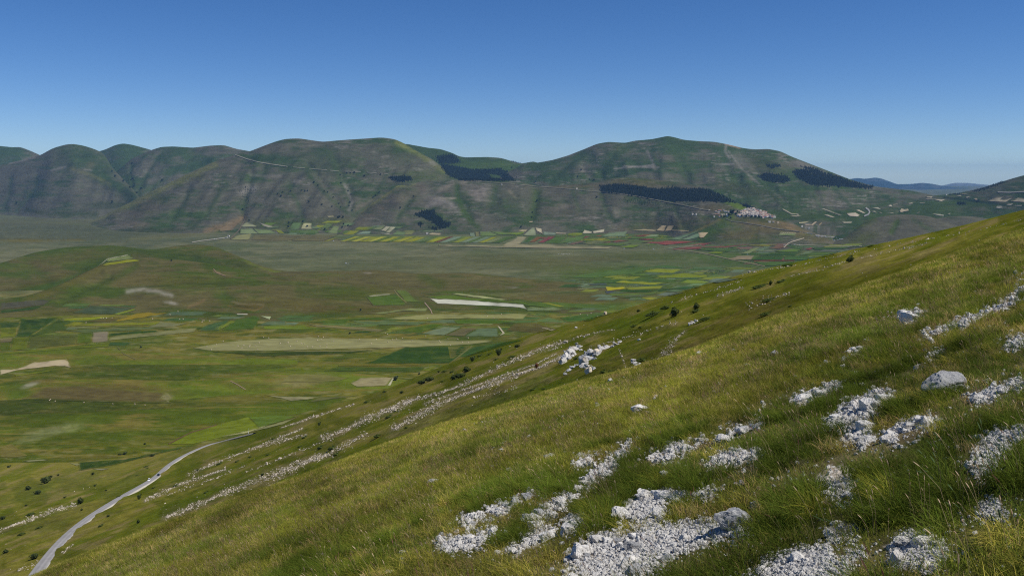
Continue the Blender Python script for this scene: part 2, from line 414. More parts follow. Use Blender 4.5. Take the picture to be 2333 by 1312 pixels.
# --- central mountain
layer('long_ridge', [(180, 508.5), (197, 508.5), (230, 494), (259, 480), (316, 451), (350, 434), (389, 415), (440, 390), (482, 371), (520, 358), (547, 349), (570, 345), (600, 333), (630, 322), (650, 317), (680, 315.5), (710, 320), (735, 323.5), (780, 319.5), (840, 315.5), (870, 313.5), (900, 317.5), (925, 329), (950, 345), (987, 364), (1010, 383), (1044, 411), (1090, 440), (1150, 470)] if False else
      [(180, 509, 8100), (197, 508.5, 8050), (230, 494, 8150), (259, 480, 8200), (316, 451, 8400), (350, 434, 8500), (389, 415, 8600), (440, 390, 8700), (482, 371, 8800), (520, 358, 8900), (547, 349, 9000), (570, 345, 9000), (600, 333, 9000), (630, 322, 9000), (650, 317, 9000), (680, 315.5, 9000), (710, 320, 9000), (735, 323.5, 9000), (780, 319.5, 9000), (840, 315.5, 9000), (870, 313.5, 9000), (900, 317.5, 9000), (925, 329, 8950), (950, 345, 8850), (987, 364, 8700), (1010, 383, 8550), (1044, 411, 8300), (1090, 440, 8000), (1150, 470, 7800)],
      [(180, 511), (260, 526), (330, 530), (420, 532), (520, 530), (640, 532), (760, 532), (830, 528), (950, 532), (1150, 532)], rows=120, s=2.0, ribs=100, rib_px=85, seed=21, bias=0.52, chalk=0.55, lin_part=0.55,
      carve=[([(575, 415), (565, 445), (555, 470), (552, 495)], 9, 55), ([(765, 385), (778, 420), (798, 445), (795, 475), (805, 490)], 10, 60), ([(700, 395), (730, 430), (755, 455), (790, 485)], 8, 45), ([(855, 455), (835, 470), (815, 485)], 9, 40),
             ([(430, 440), (420, 465), (385, 510)], 8, 30), ([(500, 440), (470, 490), (440, 515)], 10, 22), ([(660, 430), (680, 465), (690, 500)], 9, 25), ([(620, 355), (600, 400)], 14, 20),
             ([(740, 340), (760, 365), (765, 385)], 14, 25), ([(880, 400), (860, 440)], 8, 25), ([(985, 385), (950, 405), (905, 412)], 12, -20), ([(600, 370), (560, 430)], 16, -25), ([(260, 495), (330, 460), (400, 425)], 14, -22)],
      paint=painter([('b', (740, 370, 90, 34, 0), GREEN_FAR, 0.55), ('b', (900, 345, 60, 26, -25), A8(64, 84, 60), 0.5), ('s', [(905, 325), (950, 350), (985, 372), (1010, 390)], 6, A8(108, 116, 78), 0.8), ('b', (960, 400, 60, 14, 0), A8(72, 90, 58), 0.6),  # bright stroke down the right spur is painted crest light
                     ('s', [(200, 506), (260, 481), (320, 453), (390, 419), (450, 394), (490, 374)], 7, A8(118, 122, 86), 0.85), ('s', [(400, 420), (440, 402), (460, 405)], 6, A8(90, 98, 66), 0.6),  # long bright stroke: sunlit left edge put into the colour to part the faces
                     ('b', (330, 470, 50, 20, 25), A8(96, 92, 84), 0.5), ('b', (310, 512, 40, 7, 0), A8(112, 106, 98), 0.6), ('b', (570, 432, 18, 16, 0), CHALK_FAR, 0.5), ('s', [(545, 440), (560, 436), (580, 428)], 4, CHALK_FAR, 0.5),
                     ('s', [(785, 420), (795, 440), (802, 462), (795, 478)], 4, CHALK_FAR, 0.6), ('s', [(815, 475), (845, 460), (870, 445)], 5, A8(112, 108, 100), 0.55),
                     ('s', [(572, 400), (610, 402), (640, 401)], 3, CHALK_FAR, 0.45), ('s', [(668, 414), (684, 413)], 3, CHALK_FAR, 0.6), ('s', [(765, 336), (790, 333)], 3, CHALK_FAR, 0.5), ('s', [(870, 358), (885, 356)], 2.5, CHALK_FAR, 0.6), ('b', (985, 372, 10, 5, -20), CHALK_FAR, 0.7),
                     ('s', [(553, 498), (520, 512), (470, 527)], 7, A8(128, 112, 92), 0.8), ('b', (350, 525, 90, 5, 0), A8(64, 78, 55), 0.7), ('b', (640, 512, 90, 14, 0), A8(76, 92, 64), 0.6), ('b', (760, 505, 50, 10, 0), A8(84, 98, 66), 0.6)]))
# --- front hill with the gravel road and the village on its spur
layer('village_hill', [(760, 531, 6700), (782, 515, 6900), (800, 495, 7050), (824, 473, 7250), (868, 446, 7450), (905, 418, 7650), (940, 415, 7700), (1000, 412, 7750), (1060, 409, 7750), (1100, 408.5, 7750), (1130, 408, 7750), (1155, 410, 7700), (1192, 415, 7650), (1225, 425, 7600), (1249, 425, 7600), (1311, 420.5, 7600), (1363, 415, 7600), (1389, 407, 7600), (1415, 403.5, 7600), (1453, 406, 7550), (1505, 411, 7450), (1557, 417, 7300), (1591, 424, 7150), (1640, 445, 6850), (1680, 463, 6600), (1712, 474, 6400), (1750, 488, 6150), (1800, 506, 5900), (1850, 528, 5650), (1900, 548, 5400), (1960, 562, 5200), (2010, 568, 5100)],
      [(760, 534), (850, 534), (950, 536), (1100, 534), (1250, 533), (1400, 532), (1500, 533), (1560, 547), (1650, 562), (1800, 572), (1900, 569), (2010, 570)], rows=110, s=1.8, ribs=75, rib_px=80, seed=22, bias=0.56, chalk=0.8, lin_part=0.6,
      carve=[([(1040, 420), (1045, 460), (1075, 500)], 9, 35), ([(1225, 440), (1218, 470), (1212, 495)], 10, 55), ([(1370, 440), (1380, 480), (1400, 505)], 9, 25), ([(1305, 440), (1320, 480)], 8, 20), ([(955, 440), (930, 465), (905, 500)], 9, 35),
             ([(1520, 440), (1540, 480), (1560, 520)], 8, 18), ([(1135, 415), (1120, 460)], 16, 14)],
      paint=painter([('s', [(788, 512), (826, 476), (870, 449), (905, 422), (940, 417)], 6, A8(120, 124, 84), 0.9), ('s', [(815, 512), (860, 475), (905, 450), (960, 432)], 14, A8(100, 96, 90), 0.6), ('s', [(800, 498), (780, 470), (760, 440)], 10, A8(66, 84, 64), 0.5), ('b', (1005, 460, 45, 12, -25), A8(128, 124, 120), 0.6), ('s', [(975, 470), (1000, 455), (1040, 470)], 6, A8(150, 146, 140), 0.5),  # first stroke paints the left ridge as lit, setting it off from behind
                     ('s', [(1000, 435), (1030, 420), (1060, 415)], 5, A8(130, 124, 116), 0.6), ('s', [(990, 452), (1040, 452)], 2, A8(165, 158, 145), 0.7), ('b', (1090, 440, 24, 16, -20), A8(134, 128, 124), 0.6), ('s', [(1160, 435), (1175, 452)], 3.5, A8(128, 122, 108), 0.7),
                     ('s', [(1085, 455), (1118, 458)], 2.5, A8(145, 140, 132), 0.7), ('s', [(1042, 422), (1044, 460), (1060, 490), (1090, 520)], 7, A8(66, 88, 58), 0.8), ('b', (1150, 470, 50, 30, 0), GREEN_FAR, 0.6), ('s', [(1224, 430), (1215, 495)], 14, A8(68, 88, 58), 0.7),
                     ('b', (1280, 480, 40, 20, 0), A8(100, 98, 90), 0.5), ('b', (1285, 470, 14, 8, 0), A8(130, 126, 116), 0.45), ('b', (1405, 485, 8, 10, 0), A8(130, 126, 118), 0.55), ('b', (1490, 487, 9, 4, 0), A8(130, 126, 118), 0.5), ('b', (1260, 505, 40, 3, 0), A8(126, 120, 112), 0.5), ('b', (1330, 497, 10, 3, 0), A8(140, 134, 124), 0.6),
                     ('b', (1440, 420, 80, 14, 0), A8(96, 92, 72), 0.6), ('b', (1300, 424, 60, 6, 0), A8(98, 94, 78), 0.6), ('p', [(1655, 450), (1688, 462), (1710, 473), (1720, 480), (1690, 480), (1650, 463)], A8(90, 112, 58), 0.85), ('b', (1630, 475, 40, 9, 0), A8(100, 96, 76), 0.6),
                     ('s', [(1665, 495), (1630, 520), (1590, 540)], 13, A8(74, 100, 56), 0.85), ('s', [(1640, 500), (1600, 520), (1565, 536)], 3, A8(120, 116, 78), 0.7), ('b', (1740, 515, 70, 14, -8), A8(106, 100, 76), 0.7), ('b', (1690, 535, 60, 14, 0), A8(98, 96, 70), 0.7), ('b', (1690, 551, 90, 6, 0), A8(76, 92, 60), 0.7),
                     ('b', (1800, 517, 40, 8, -20), A8(134, 116, 92), 0.6), ('b', (1860, 545, 70, 9, -14), A8(98, 98, 72), 0.7), ('b', (1910, 555, 40, 5, -5), A8(128, 122, 116), 0.5), ('b', (1520, 515, 120, 14, 5), A8(98, 92, 80), 0.5)]))

# --- valley floor: one sheet, gently rolling, reaching far behind the mountains
def floor_z(px, py, x, y):
    z = np.full(np.shape(px), PLAIN)
    w = sstep(640, 760, py)
    z = z + w * 12 * (fbm(x / 420, y / 520, 3, 61) - 0.5)
    for cx, cy, rx, ry, h in ((60, 880, 90, 22, 14), (330, 905, 330, 26, 12), (700, 875, 160, 18, 15), (300, 745, 300, 20, 4), (330, 850, 420, 22, -7), (1120, 735, 150, 20, 14), (95, 830, 150, 16, 12),
                              (550, 985, 330, 26, 16), (120, 985, 220, 32, 10), (900, 770, 300, 14, 5), (640, 735, 400, 16, 7), (1000, 700, 260, 20, 8)):
        z = z + 0.25 * h * np.exp(-(((px - cx) / rx) ** 2 + ((py - cy) / ry) ** 2))
    return z
fx = np.arange(-700, 3100, 5.0)
fpy = np.concatenate([np.linspace(1160, 660, 250), np.linspace(658, 520, 90), np.linspace(518, 470, 26), np.array([460, 450, 440, 432, 424])])
PX, PY = np.meshgrid(fx, fpy)
Yf = plainY(PX, PY)
pf = P(PX, PY, Yf)
pf[..., 2] = floor_z(PX, PY, pf[..., 0], pf[..., 1])
V = pf.reshape(-1, 3)
px, py = PX.ravel(), PY.ravel()
n1, n2, n3 = fbm(px / 120, py / 14, 4, 31), fbm(px / 40, py / 4, 4, 32), fbm(V[:, 0] / 260, V[:, 1] / 260, 4, 33)
plain_c = alb((112, 115, 90), 5); plain_d = alb((94, 102, 80), 5); mid_g = alb((100, 109, 42), 2); mid_b = alb((122, 116, 54), 2); mid_d = alb((76, 90, 32), 2)
t = sstep(0.36, 0.62, 0.55 * n1 + 0.45 * n2)[:, None]
cp = plain_c * t + plain_d * (1 - t)
cm = mid_b * t + mid_g * (1 - t)
cm = cm * (1 - 0.6 * sstep(0.5, 0.7, n3)[:, None]) + mid_d * 0.6 * sstep(0.5, 0.7, n3)[:, None]
n5, n6 = fbm(px / 75 + py / 60, py / 7, 4, 35), fbm(px / 26, py / 3.0, 4, 36)
for q_, lo, hi, rgb in ((n5, 0.54, 0.66, (72, 92, 34)), (1 - n5, 0.56, 0.68, (128, 118, 62)), (n6, 0.60, 0.74, (140, 136, 92)), (1 - n6, 0.60, 0.72, (66, 82, 30))):
    cm = mixc(cm, 0.6 * sstep(lo, hi, q_), alb(rgb, 2))
for q_, lo, hi, rgb in ((n5, 0.54, 0.68, (92, 106, 74)), (1 - n6, 0.58, 0.72, (86, 94, 70)), (n6, 0.58, 0.72, (122, 122, 96))):
    cp = mixc(cp, 0.45 * sstep(lo, hi, q_), alb(rgb, 5))
wm = sstep(640, 700, py)[:, None]
c = cp * (1 - wm) + cm * wm
A5 = lambda r, g, b: alb((r, g, b), 5)
A2 = lambda r, g, b: alb((r, g, b), 2)
ops = [('b', (120, 530, 330, 26, 0), A5(86, 93, 76), 0.85), ('b', (60, 548, 70, 4, 0), A5(110, 104, 60), 0.8), ('b', (170, 547, 25, 3, 0), A5(110, 104, 60), 0.6), ('b', (90, 505, 180, 8, 0), A5(100, 100, 80), 0.6), ('s', [(0, 503), (150, 508), (330, 528)], 4, A5(92, 100, 72), 0.5),
       ('s', [(300, 545), (420, 536), (500, 527)], 5, A5(112, 112, 80), 0.6), ('b', (760, 545, 110, 6, 0), A5(112, 106, 80), 0.6), ('b', (640, 545, 120, 5, 0), A5(106, 100, 76), 0.6),
       ('b', (1050, 600, 300, 20, 3), A5(104, 108, 78), 0.5), ('b', (1300, 610, 200, 16, -6), A5(92, 96, 62), 0.6), ('b', (1450, 585, 120, 9, 0), A5(82, 92, 54), 0.6), ('b', (1330, 590, 90, 5, 0), A5(96, 94, 70), 0.5),
       ('b', (700, 600, 150, 22, 8), A5(100, 108, 82), 0.5), ('b', (1480, 540, 380, 16, 0), A5(74, 98, 58), 0.75), ('b', (1750, 590, 220, 24, 0), A5(74, 98, 56), 0.85), ('b', (1450, 640, 200, 34, 0), A5(78, 104, 54), 0.85), ('b', (850, 540, 160, 5, 0), A5(80, 102, 60), 0.7),
       ('b', (1180, 690, 320, 16, 4), alb((96, 92, 58), 3), 0.75), ('b', (1300, 680, 160, 12, 0), alb((98, 92, 60), 3), 0.6), ('b', (1330, 705, 130, 9, 4), alb((84, 108, 52), 3), 0.8),
       ('b', (100, 930, 400, 26, 0), A2(64, 76, 28), 0.75), ('b', (420, 840, 330, 18, 2), A2(76, 92, 36), 0.6), ('b', (330, 770, 60, 12, 0), A2(76, 96, 42), 0.6), ('b', (310, 800, 40, 9, 0), A2(106, 98, 56), 0.5),
       ('b', (130, 985, 75, 10, 12), A2(136, 142, 92), 0.75), ('b', (75, 1003, 40, 6, 10), A2(128, 134, 88), 0.7), ('b', (300, 1000, 220, 20, 0), A2(84, 100, 36), 0.5), ('b', (700, 870, 60, 14, 8), A2(134, 130, 86), 0.7), ('b', (560, 875, 70, 12, 0), A2(98, 92, 54), 0.6),
       ('b', (60, 880, 60, 18, 12), A2(70, 92, 40), 0.8), ('b', (78, 877, 14, 4, 20), A2(165, 162, 140), 0.75), ('b', (620, 930, 160, 18, 0), A2(98, 104, 50), 0.5), ('b', (600, 790, 380, 6, 0), A2(110, 112, 60), 0.4), ('b', (220, 1060, 200, 16, 0), A2(86, 96, 42), 0.6)]
c = painter(ops, 0.5)(c, px, py)
Fq = grid_faces(len(fpy), len(fx))
floor = link('valley_floor', mesh_from('valley_floor', V, Fq, np.clip(c, 0.004, 0.8)), MAT_FLOOR, kind='structure')
register(V, Fq, c)

# --- low hills inside the valley
A4 = lambda r, g, b: alb((r, g, b), 4)
layer('low_hill', [(-300, 640, 27.0), (-60, 615, 39.0), (0, 601, 45.0), (80, 575, 63.0), (160, 563, 78.0), (250, 559.5, 87.0), (310, 566, 84.0), (345, 571, 81.0), (400, 561, 87.0), (440, 557.5, 90.0), (480, 560, 84.0), (510, 570, 72.0), (540, 584, 57.0), (580, 601, 39.0), (620, 615, 21.0), (670, 621, 9.0), (760, 628, 0.0)],
      [(-300, 668), (0, 664), (250, 655), (450, 650), (620, 634), (760, 630)], rows=60, s=4, ribs=13, rib_px=110, seed=41, brown=BROWN_LOW, green=GREEN_LOW, bias=0.5, back=700, backdrop=60, mat=MAT_LOW, pat=(110, 30), lin_part=0.35,
      carve=[([(60, 600), (110, 640)], 14, 14), ([(320, 570), (380, 582), (440, 588)], 14, 22), ([(190, 620), (140, 650)], 14, 20)],
      paint=painter([('b', (430, 592, 120, 16, -8), A4(66, 82, 36), 0.9), ('b', (560, 608, 50, 10, -25), A4(74, 86, 44), 0.8), ('s', [(240, 600), (170, 632), (100, 655), (20, 675)], 11, A4(68, 88, 44), 0.8), ('s', [(560, 596), (600, 612), (640, 622)], 2.5, A4(104, 116, 58), 0.7), ('b', (150, 590, 120, 14, 8), A4(104, 96, 66), 0.5), ('b', (100, 640, 90, 8, 15), A4(86, 82, 50), 0.5)]))
layer('low_hill', [(560, 634, 0.0), (620, 622, 15.0), (680, 619.5, 19.5), (740, 619.5, 21.0), (800, 618.5, 24.0), (840, 616.5, 27.0), (880, 618, 25.5), (940, 625, 19.5), (980, 626, 21.0), (1040, 623.5, 22.5), (1090, 625, 21.0), (1160, 634, 13.5), (1230, 640, 10.5), (1320, 648, 4.5), (1420, 660, 0.0)],
      [(560, 642), (640, 650), (800, 655), (950, 662), (1100, 668), (1250, 664), (1420, 662)], rows=44, s=4, ribs=7, rib_px=90, seed=42, brown=BROWN_LOW, green=GREEN_LOW, bias=0.66, back=500, backdrop=25, mat=MAT_LOW, pat=(110, 20), lin_part=0.4,
      carve=[([(960, 628), (1000, 650)], 16, 6)],
      paint=painter([('b', (1000, 645, 24, 10, 0), A4(84, 92, 50), 0.6), ('s', [(1060, 627), (1180, 638), (1240, 652)], 4, A4(112, 104, 72), 0.6), ('b', (1110, 664, 90, 4, 0), A4(76, 88, 44), 0.8), ('b', (838, 622, 10, 2, 0), A4(150, 142, 128), 0.6), ('b', (1168, 655, 14, 2, 0), A4(150, 142, 128), 0.5)]))
layer('low_hill', [(-300, 735, 6.0), (-100, 705, 12.0), (0, 684, 18.0), (61, 677, 24.0), (131, 653, 39.0), (190, 624, 57.0), (240, 600, 72.0), (280, 591, 81.0), (330, 588, 84.0), (380, 592, 82.5), (430, 597, 78.0), (480, 603, 72.0), (530, 612, 64.5), (580, 625, 54.0), (640, 632, 48.0), (720, 636, 43.5), (760, 640, 39.0), (900, 655, 27.0), (1040, 667, 18.0), (1150, 680, 12.0), (1260, 696, 6.0), (1400, 715, 0.0)],
      [(-300, 775), (0, 728), (60, 724), (130, 724), (240, 722), (380, 728), (520, 735), (640, 738), (760, 730), (900, 718), (1050, 714), (1250, 712), (1400, 718)], rows=80, s=4, ribs=15, rib_px=110, seed=43, brown=BROWN_LOW, green=GREEN_LOW, bias=0.54, back=600, backdrop=40, mat=MAT_LOW, pat=(120, 26), lin_part=0.4,
      carve=[([(240, 625), (300, 615), (360, 605)], 10, -9), ([(250, 640), (190, 665), (140, 690)], 10, 20), ([(430, 650), (600, 645), (700, 644)], 6, 8), ([(680, 660), (800, 668), (960, 690)], 16, 14), ([(480, 610), (500, 650), (520, 690)], 20, 10)],
      paint=painter([('s', [(310, 607), (250, 640), (180, 672), (130, 695)], 8, A4(74, 90, 40), 0.75), ('s', [(240, 604), (190, 630), (130, 660), (60, 685)], 9, A4(104, 102, 58), 0.7), ('b', (380, 640, 120, 14, 0), A4(106, 98, 62), 0.5), ('s', [(240, 660), (420, 648), (600, 644)], 3, A4(72, 84, 40), 0.6),
                     ('s', [(290, 664), (325, 659), (360, 664), (392, 674)], 4.5, A4(160, 156, 140), 0.7), ('b', (390, 690, 15, 4, -10), A4(160, 156, 140), 0.8), ('s', [(430, 700), (465, 684)], 3, A4(128, 110, 82), 0.8), ('s', [(530, 688), (550, 693), (600, 694)], 2.2, A4(140, 130, 104), 0.8), ('s', [(520, 697), (580, 708), (600, 698)], 2, A4(128, 110, 74), 0.7), ('b', (565, 698, 32, 6, 0), A4(84, 76, 46), 0.7),
                     ('b', (510, 675, 24, 5, 0), A4(68, 86, 38), 0.7), ('b', (620, 690, 140, 10, 0), A4(92, 90, 50), 0.4), ('b', (820, 668, 80, 14, 8), A4(86, 92, 50), 0.6), ('b', (780, 705, 120, 10, 0), A4(94, 86, 54), 0.6), ('s', [(500, 622), (488, 618)], 2, A4(150, 130, 100), 0.6), ('b', (130, 715, 80, 7, 0), A4(96, 100, 50), 0.6)]))

# --- shallow swells of the near valley
SW_B, SW_G = A2(122, 114, 60), A2(100, 114, 44)
layer('grassy_swell', [(-300, 822, 3.0), (-100, 815, 11.0), (0, 808, 16.0), (100, 802, 19.0), (200, 799, 19.0), (300, 803, 16.0), (420, 812, 12.0), (560, 820, 7.0), (680, 824, 0.0)],
      [(-300, 832), (0, 842), (200, 838), (420, 834), (680, 828)], rows=30, s=8, ribs=0, seed=45, brown=SW_B, green=SW_G, bias=0.45, back=260, backdrop=14, mat=MAT_LOW, pat=(120, 14), lin_part=0.3)
layer('grassy_swell', [(-300, 905, 3.0), (-60, 893, 11.0), (0, 884, 16.0), (60, 872, 22.0), (130, 866, 24.0), (330, 871, 24.0), (400, 874, 19.0), (480, 868, 19.0), (560, 858, 24.0), (660, 851, 27.0), (780, 852, 24.0), (860, 860, 18.0), (930, 872, 8.0), (990, 880, 0.0)],
      [(-300, 920), (0, 916), (170, 917), (390, 921), (560, 908), (700, 902), (860, 896), (990, 886)], rows=40, s=6, ribs=4, seed=46, brown=SW_B, green=SW_G, bias=0.46, back=260, backdrop=18, mat=MAT_LOW, pat=(120, 16), lin_part=0.25,
      paint=painter([('b', (240, 892, 150, 20, 0), A2(108, 96, 58), 0.7), ('s', [(20, 866), (60, 880), (30, 905)], 14, A2(78, 98, 42), 0.7), ('b', (70, 876, 20, 5, 18), A2(166, 162, 138), 0.75), ('b', (690, 866, 60, 14, 6), A2(138, 132, 88), 0.75), ('b', (560, 880, 60, 12, 0), A2(98, 94, 52), 0.5), ('s', [(390, 874), (470, 895), (560, 905)], 8, A2(80, 100, 40), 0.6), ('b', (380, 905, 14, 9, 0), A2(138, 132, 92), 0.6)]))
layer('grassy_swell', [(-300, 975, 3.0), (-80, 960, 11.0), (40, 951, 16.0), (160, 946, 19.0), (330, 940, 19.0), (520, 930, 16.0), (680, 918, 11.0), (800, 906, 4.0), (860, 900, 0.0)],
      [(-300, 1000), (0, 1004), (160, 1000), (330, 992), (520, 972), (700, 946), (860, 906)], rows=36, s=8, ribs=3, seed=47, brown=SW_B, green=A2(84, 98, 38), bias=0.4, back=220, backdrop=12, mat=MAT_LOW, pat=(140, 16), lin_part=0.25,
      paint=painter([('b', (110, 985, 80, 12, 12), A2(138, 142, 96), 0.7), ('b', (90, 1002, 50, 7, 10), A2(132, 136, 92), 0.6), ('b', (60, 952, 160, 10, 4), A2(72, 86, 32), 0.5)]))
# --- the hillside that falls away towards the plain on the left: one sheet from the near brow to its skyline
SIL = [(-420, 1112, 0), (-200, 1078, 0), (0, 1052, 0), (180, 1050, 0), (300, 1040, 0), (420, 1020, 1330), (540, 994, 1120), (620, 966, 1020), (700, 942, 950), (790, 914, 860), (880, 886, 800), (1000, 837, 740), (1100, 797, 680), (1200, 764, 620), (1300, 738, 560), (1400, 711, 500), (1500, 680, 450), (1600, 650, 410), (1700, 622, 380), (1800, 600, 355), (1900, 578, 335), (2000, 556, 320), (2100, 535, 305), (2200, 512, 292), (2333, 478, 280), (2620, 402, 260)]
SIL = [(a, b, d if d else float(plainY(a, b, -404))) for a, b, d in SIL]
BROW = [(-420, 1490), (-200, 1405), (20, 1313), (99, 1283), (150, 1262), (300, 1212), (400, 1176), (600, 1106), (800, 1036), (1000, 966), (1166, 916), (1330, 868), (1500, 825), (1600, 788), (1700, 756), (1776, 722), (1860, 690), (1944, 660), (2020, 634), (2096, 611), (2188, 574), (2333, 520), (2620, 412)]
YB = [(-420, 290), (100, 310), (400, 285), (800, 220), (1166, 150), (1500, 100), (1900, 85), (2333, 80), (2620, 80)]
hx = np.arange(-420, 2620, 3.0)
sy, sY = interp(SIL, hx, 4)
by, = interp(BROW, hx, 12)
bY, = interp(YB, hx, 10)
rows = 240
v = np.linspace(0, 1, rows)
pyg = (by + 75)[None] * (1 - v[:, None]) + sy[None] * v[:, None]
iY = (1 / bY)[None] * (1 - v[:, None]) + (1 / sY)[None] * v[:, None]
H = P(np.broadcast_to(hx, pyg.shape), pyg, 1 / iY)
px, py = np.broadcast_to(hx, pyg.shape), pyg
along = px * 0.94 - py * 0.34          # streaks run along the slope
across = px * 0.34 + py * 0.94
dist = H[..., 1]
env = np.sin(np.pi * v)[:, None] ** 0.5
H[..., 2] += env * dist * (0.010 * (fbm(along / 260, across / 60, 4, 71) - 0.5) + 0.004 * (fbm(along / 60, across / 9, 3, 72) - 0.5))
nb = 14
b = np.linspace(0, 1, nb + 1)[1:, None]
dxy = np.stack([0 * hx - 0.1, 0 * hx + 1.0], -1)
drop = np.maximum(H[-1][:, 2] + 430, 0)
ext = drop / 0.72 + 20
bk = np.concatenate([H[-1][None, :, :2] + dxy[None] * (ext[None, :, None] * b[..., None]), (H[-1][None, :, 2] - drop[None] * (0.55 * b + 0.45 * b * b))[..., None]], -1)
V = np.concatenate([H, bk], 0)
nr, nc = V.shape[:2]
V = V.reshape(-1, 3)
px, py = proj(V)
along = px * 0.94 + -py * 0.34
across = px * 0.34 + py * 0.94
n1 = fbm(along / 240, across / 22, 4, 81); n2 = fbm(along / 60, across / 6, 4, 82); n3 = fbm(px / 60, py / 30, 4, 83)
A1 = lambda r, g, b: alb((r, g, b), 0.5)
s_g, s_o, s_b, s_d = A1(108, 116, 38), A1(138, 132, 58), A1(148, 134, 86), A1(90, 100, 30)
t = sstep(0.38, 0.6, 0.6 * n1 + 0.4 * n2)[:, None]
c = s_g * (1 - t) + s_o * t
t = (0.7 * sstep(0.55, 0.68, n2))[:, None]
c = c * (1 - t) + s_b * t
t = (0.6 * sstep(0.52, 0.64, n3))[:, None]
c = c * (1 - t) + s_d * t
hol = []
hollow = sstep(1500, 1900, px) * sstep(0, 40, py - np.interp(px, [1400, 1700, 2000, 2333, 2600], [745, 655, 590, 520, 440]))
c = mixc(c, 0.75 * hollow, A1(84, 88, 26))  # darker green grass, its colour also carrying the shade of the less lit hollow
ops = [('s', [(1480, 860), (1560, 800), (1650, 745), (1740, 690)], 26, A1(112, 101, 50), 0.55), ('s', [(1290, 850), (1400, 830), (1500, 790)], 20, A1(110, 101, 52), 0.5),
       ('s', [(880, 985), (1050, 935), (1250, 860)], 10, A1(133, 131, 75), 0.5), ('b', (1200, 900, 120, 14, 18), A1(92, 110, 34), 0.6), ('b', (1440, 730, 70, 18, 16), A1(96, 112, 36), 0.7), ('s', [(1300, 745), (1400, 716), (1500, 685)], 10, A1(128, 121, 50), 0.5),
       ('b', (500, 1110, 140, 18, 22), A1(92, 110, 34), 0.5), ('b', (120, 1190, 120, 20, 20), A1(114, 112, 59), 0.5), ('b', (130, 1110, 140, 24, 14), A1(105, 112, 52), 0.6), ('s', [(540, 1000), (420, 1028), (350, 1060), (240, 1130)], 10, A1(124, 124, 66), 0.4)]
BANDS = [([(372, 1180), (474, 1140), (540, 1110), (593, 1091), (700, 1048), (760, 1035)], 11, 1.0), ([(329, 1140), (408, 1104), (461, 1087), (514, 1068)], 8, .9), ([(428, 1081), (494, 1054), (560, 1028), (606, 1012), (690, 975)], 7, .8),
         ([(868, 936), (923, 918), (1011, 893), (1057, 875), (1118, 845), (1179, 817), (1240, 793), (1286, 778)], 8, .9), ([(893, 979), (929, 959), (966, 938), (1027, 909), (1088, 886), (1118, 874), (1179, 853), (1240, 833), (1280, 812)], 12, 1.0), ([(966, 920), (1057, 888), (1140, 858), (1220, 830), (1268, 806)], 6, .8),
         ([(732, 998), (784, 982), (830, 956), (883, 939), (929, 916), (942, 911)], 13, 1.0), ([(600, 1097), (666, 1068), (709, 1048), (758, 1028), (798, 1008), (837, 989)], 13, .55), ([(0, 1209), (66, 1183), (125, 1163), (174, 1150)], 9, 1.0), ([(640, 975), (700, 955), (760, 935), (806, 922)], 5, .8), ([(600, 1015), (660, 1000), (700, 988)], 6, .6),
         ([(1718, 617), (1810, 611), (1860, 600), (1900, 593)], 5, .0), ([(1690, 626), (1760, 612), (1830, 603), (1900, 586), (1960, 572)], 5, .3), ([(1800, 630), (1850, 618), (1950, 590), (2030, 572), (2120, 553)], 4, .35), ([(1633, 675), (1660, 666), (1694, 656)], 5, .7), ([(1990, 566), (2100, 548), (2250, 520), (2333, 500)], 4, .15), ([(1530, 690), (1600, 668), (1690, 640)], 5, .3),
         ([(1505, 812), (1520, 795), (1540, 772), (1560, 755)], 12, .45), ([(1340, 795), (1400, 775), (1450, 762), (1500, 745), (1545, 735)], 8, .3), ([(1250, 790), (1330, 765), (1400, 750)], 5, .5), ([(1460, 838), (1500, 822), (1530, 800)], 12, .4), ([(1410, 795), (1418, 815), (1425, 835), (1430, 850)], 3, .9), ([(1080, 905), (1150, 890), (1180, 880)], 8, .25),
         ([(1700, 700), (1760, 680), (1800, 665)], 14, .2), ([(300, 1225), (420, 1180), (480, 1165)], 5, .35), ([(140, 1262), (155, 1250), (165, 1240)], 5, .7), ([(40, 1300), (90, 1280)], 12, .3), ([(560, 1075), (640, 1045), (730, 1008)], 5, .35), ([(380, 1128), (500, 1085), (560, 1060)], 5, .4), ([(1150, 832), (1210, 808), (1280, 790)], 4, .4)]
for ln, w, den in BANDS:
    if den > 0.3: ops.append(('s', ln, w * 0.6, A1(142, 130, 98), 0.5 * den))
c = painter(ops, 0.9)(c, px, py)
Fq = grid_faces(nr, nc)
hill = link('hillside', mesh_from('hillside', V, Fq, np.clip(c, 0.004, 0.8)), MAT_SLOPE, kind='structure')
register(V, Fq, c)
N_FAR = _off

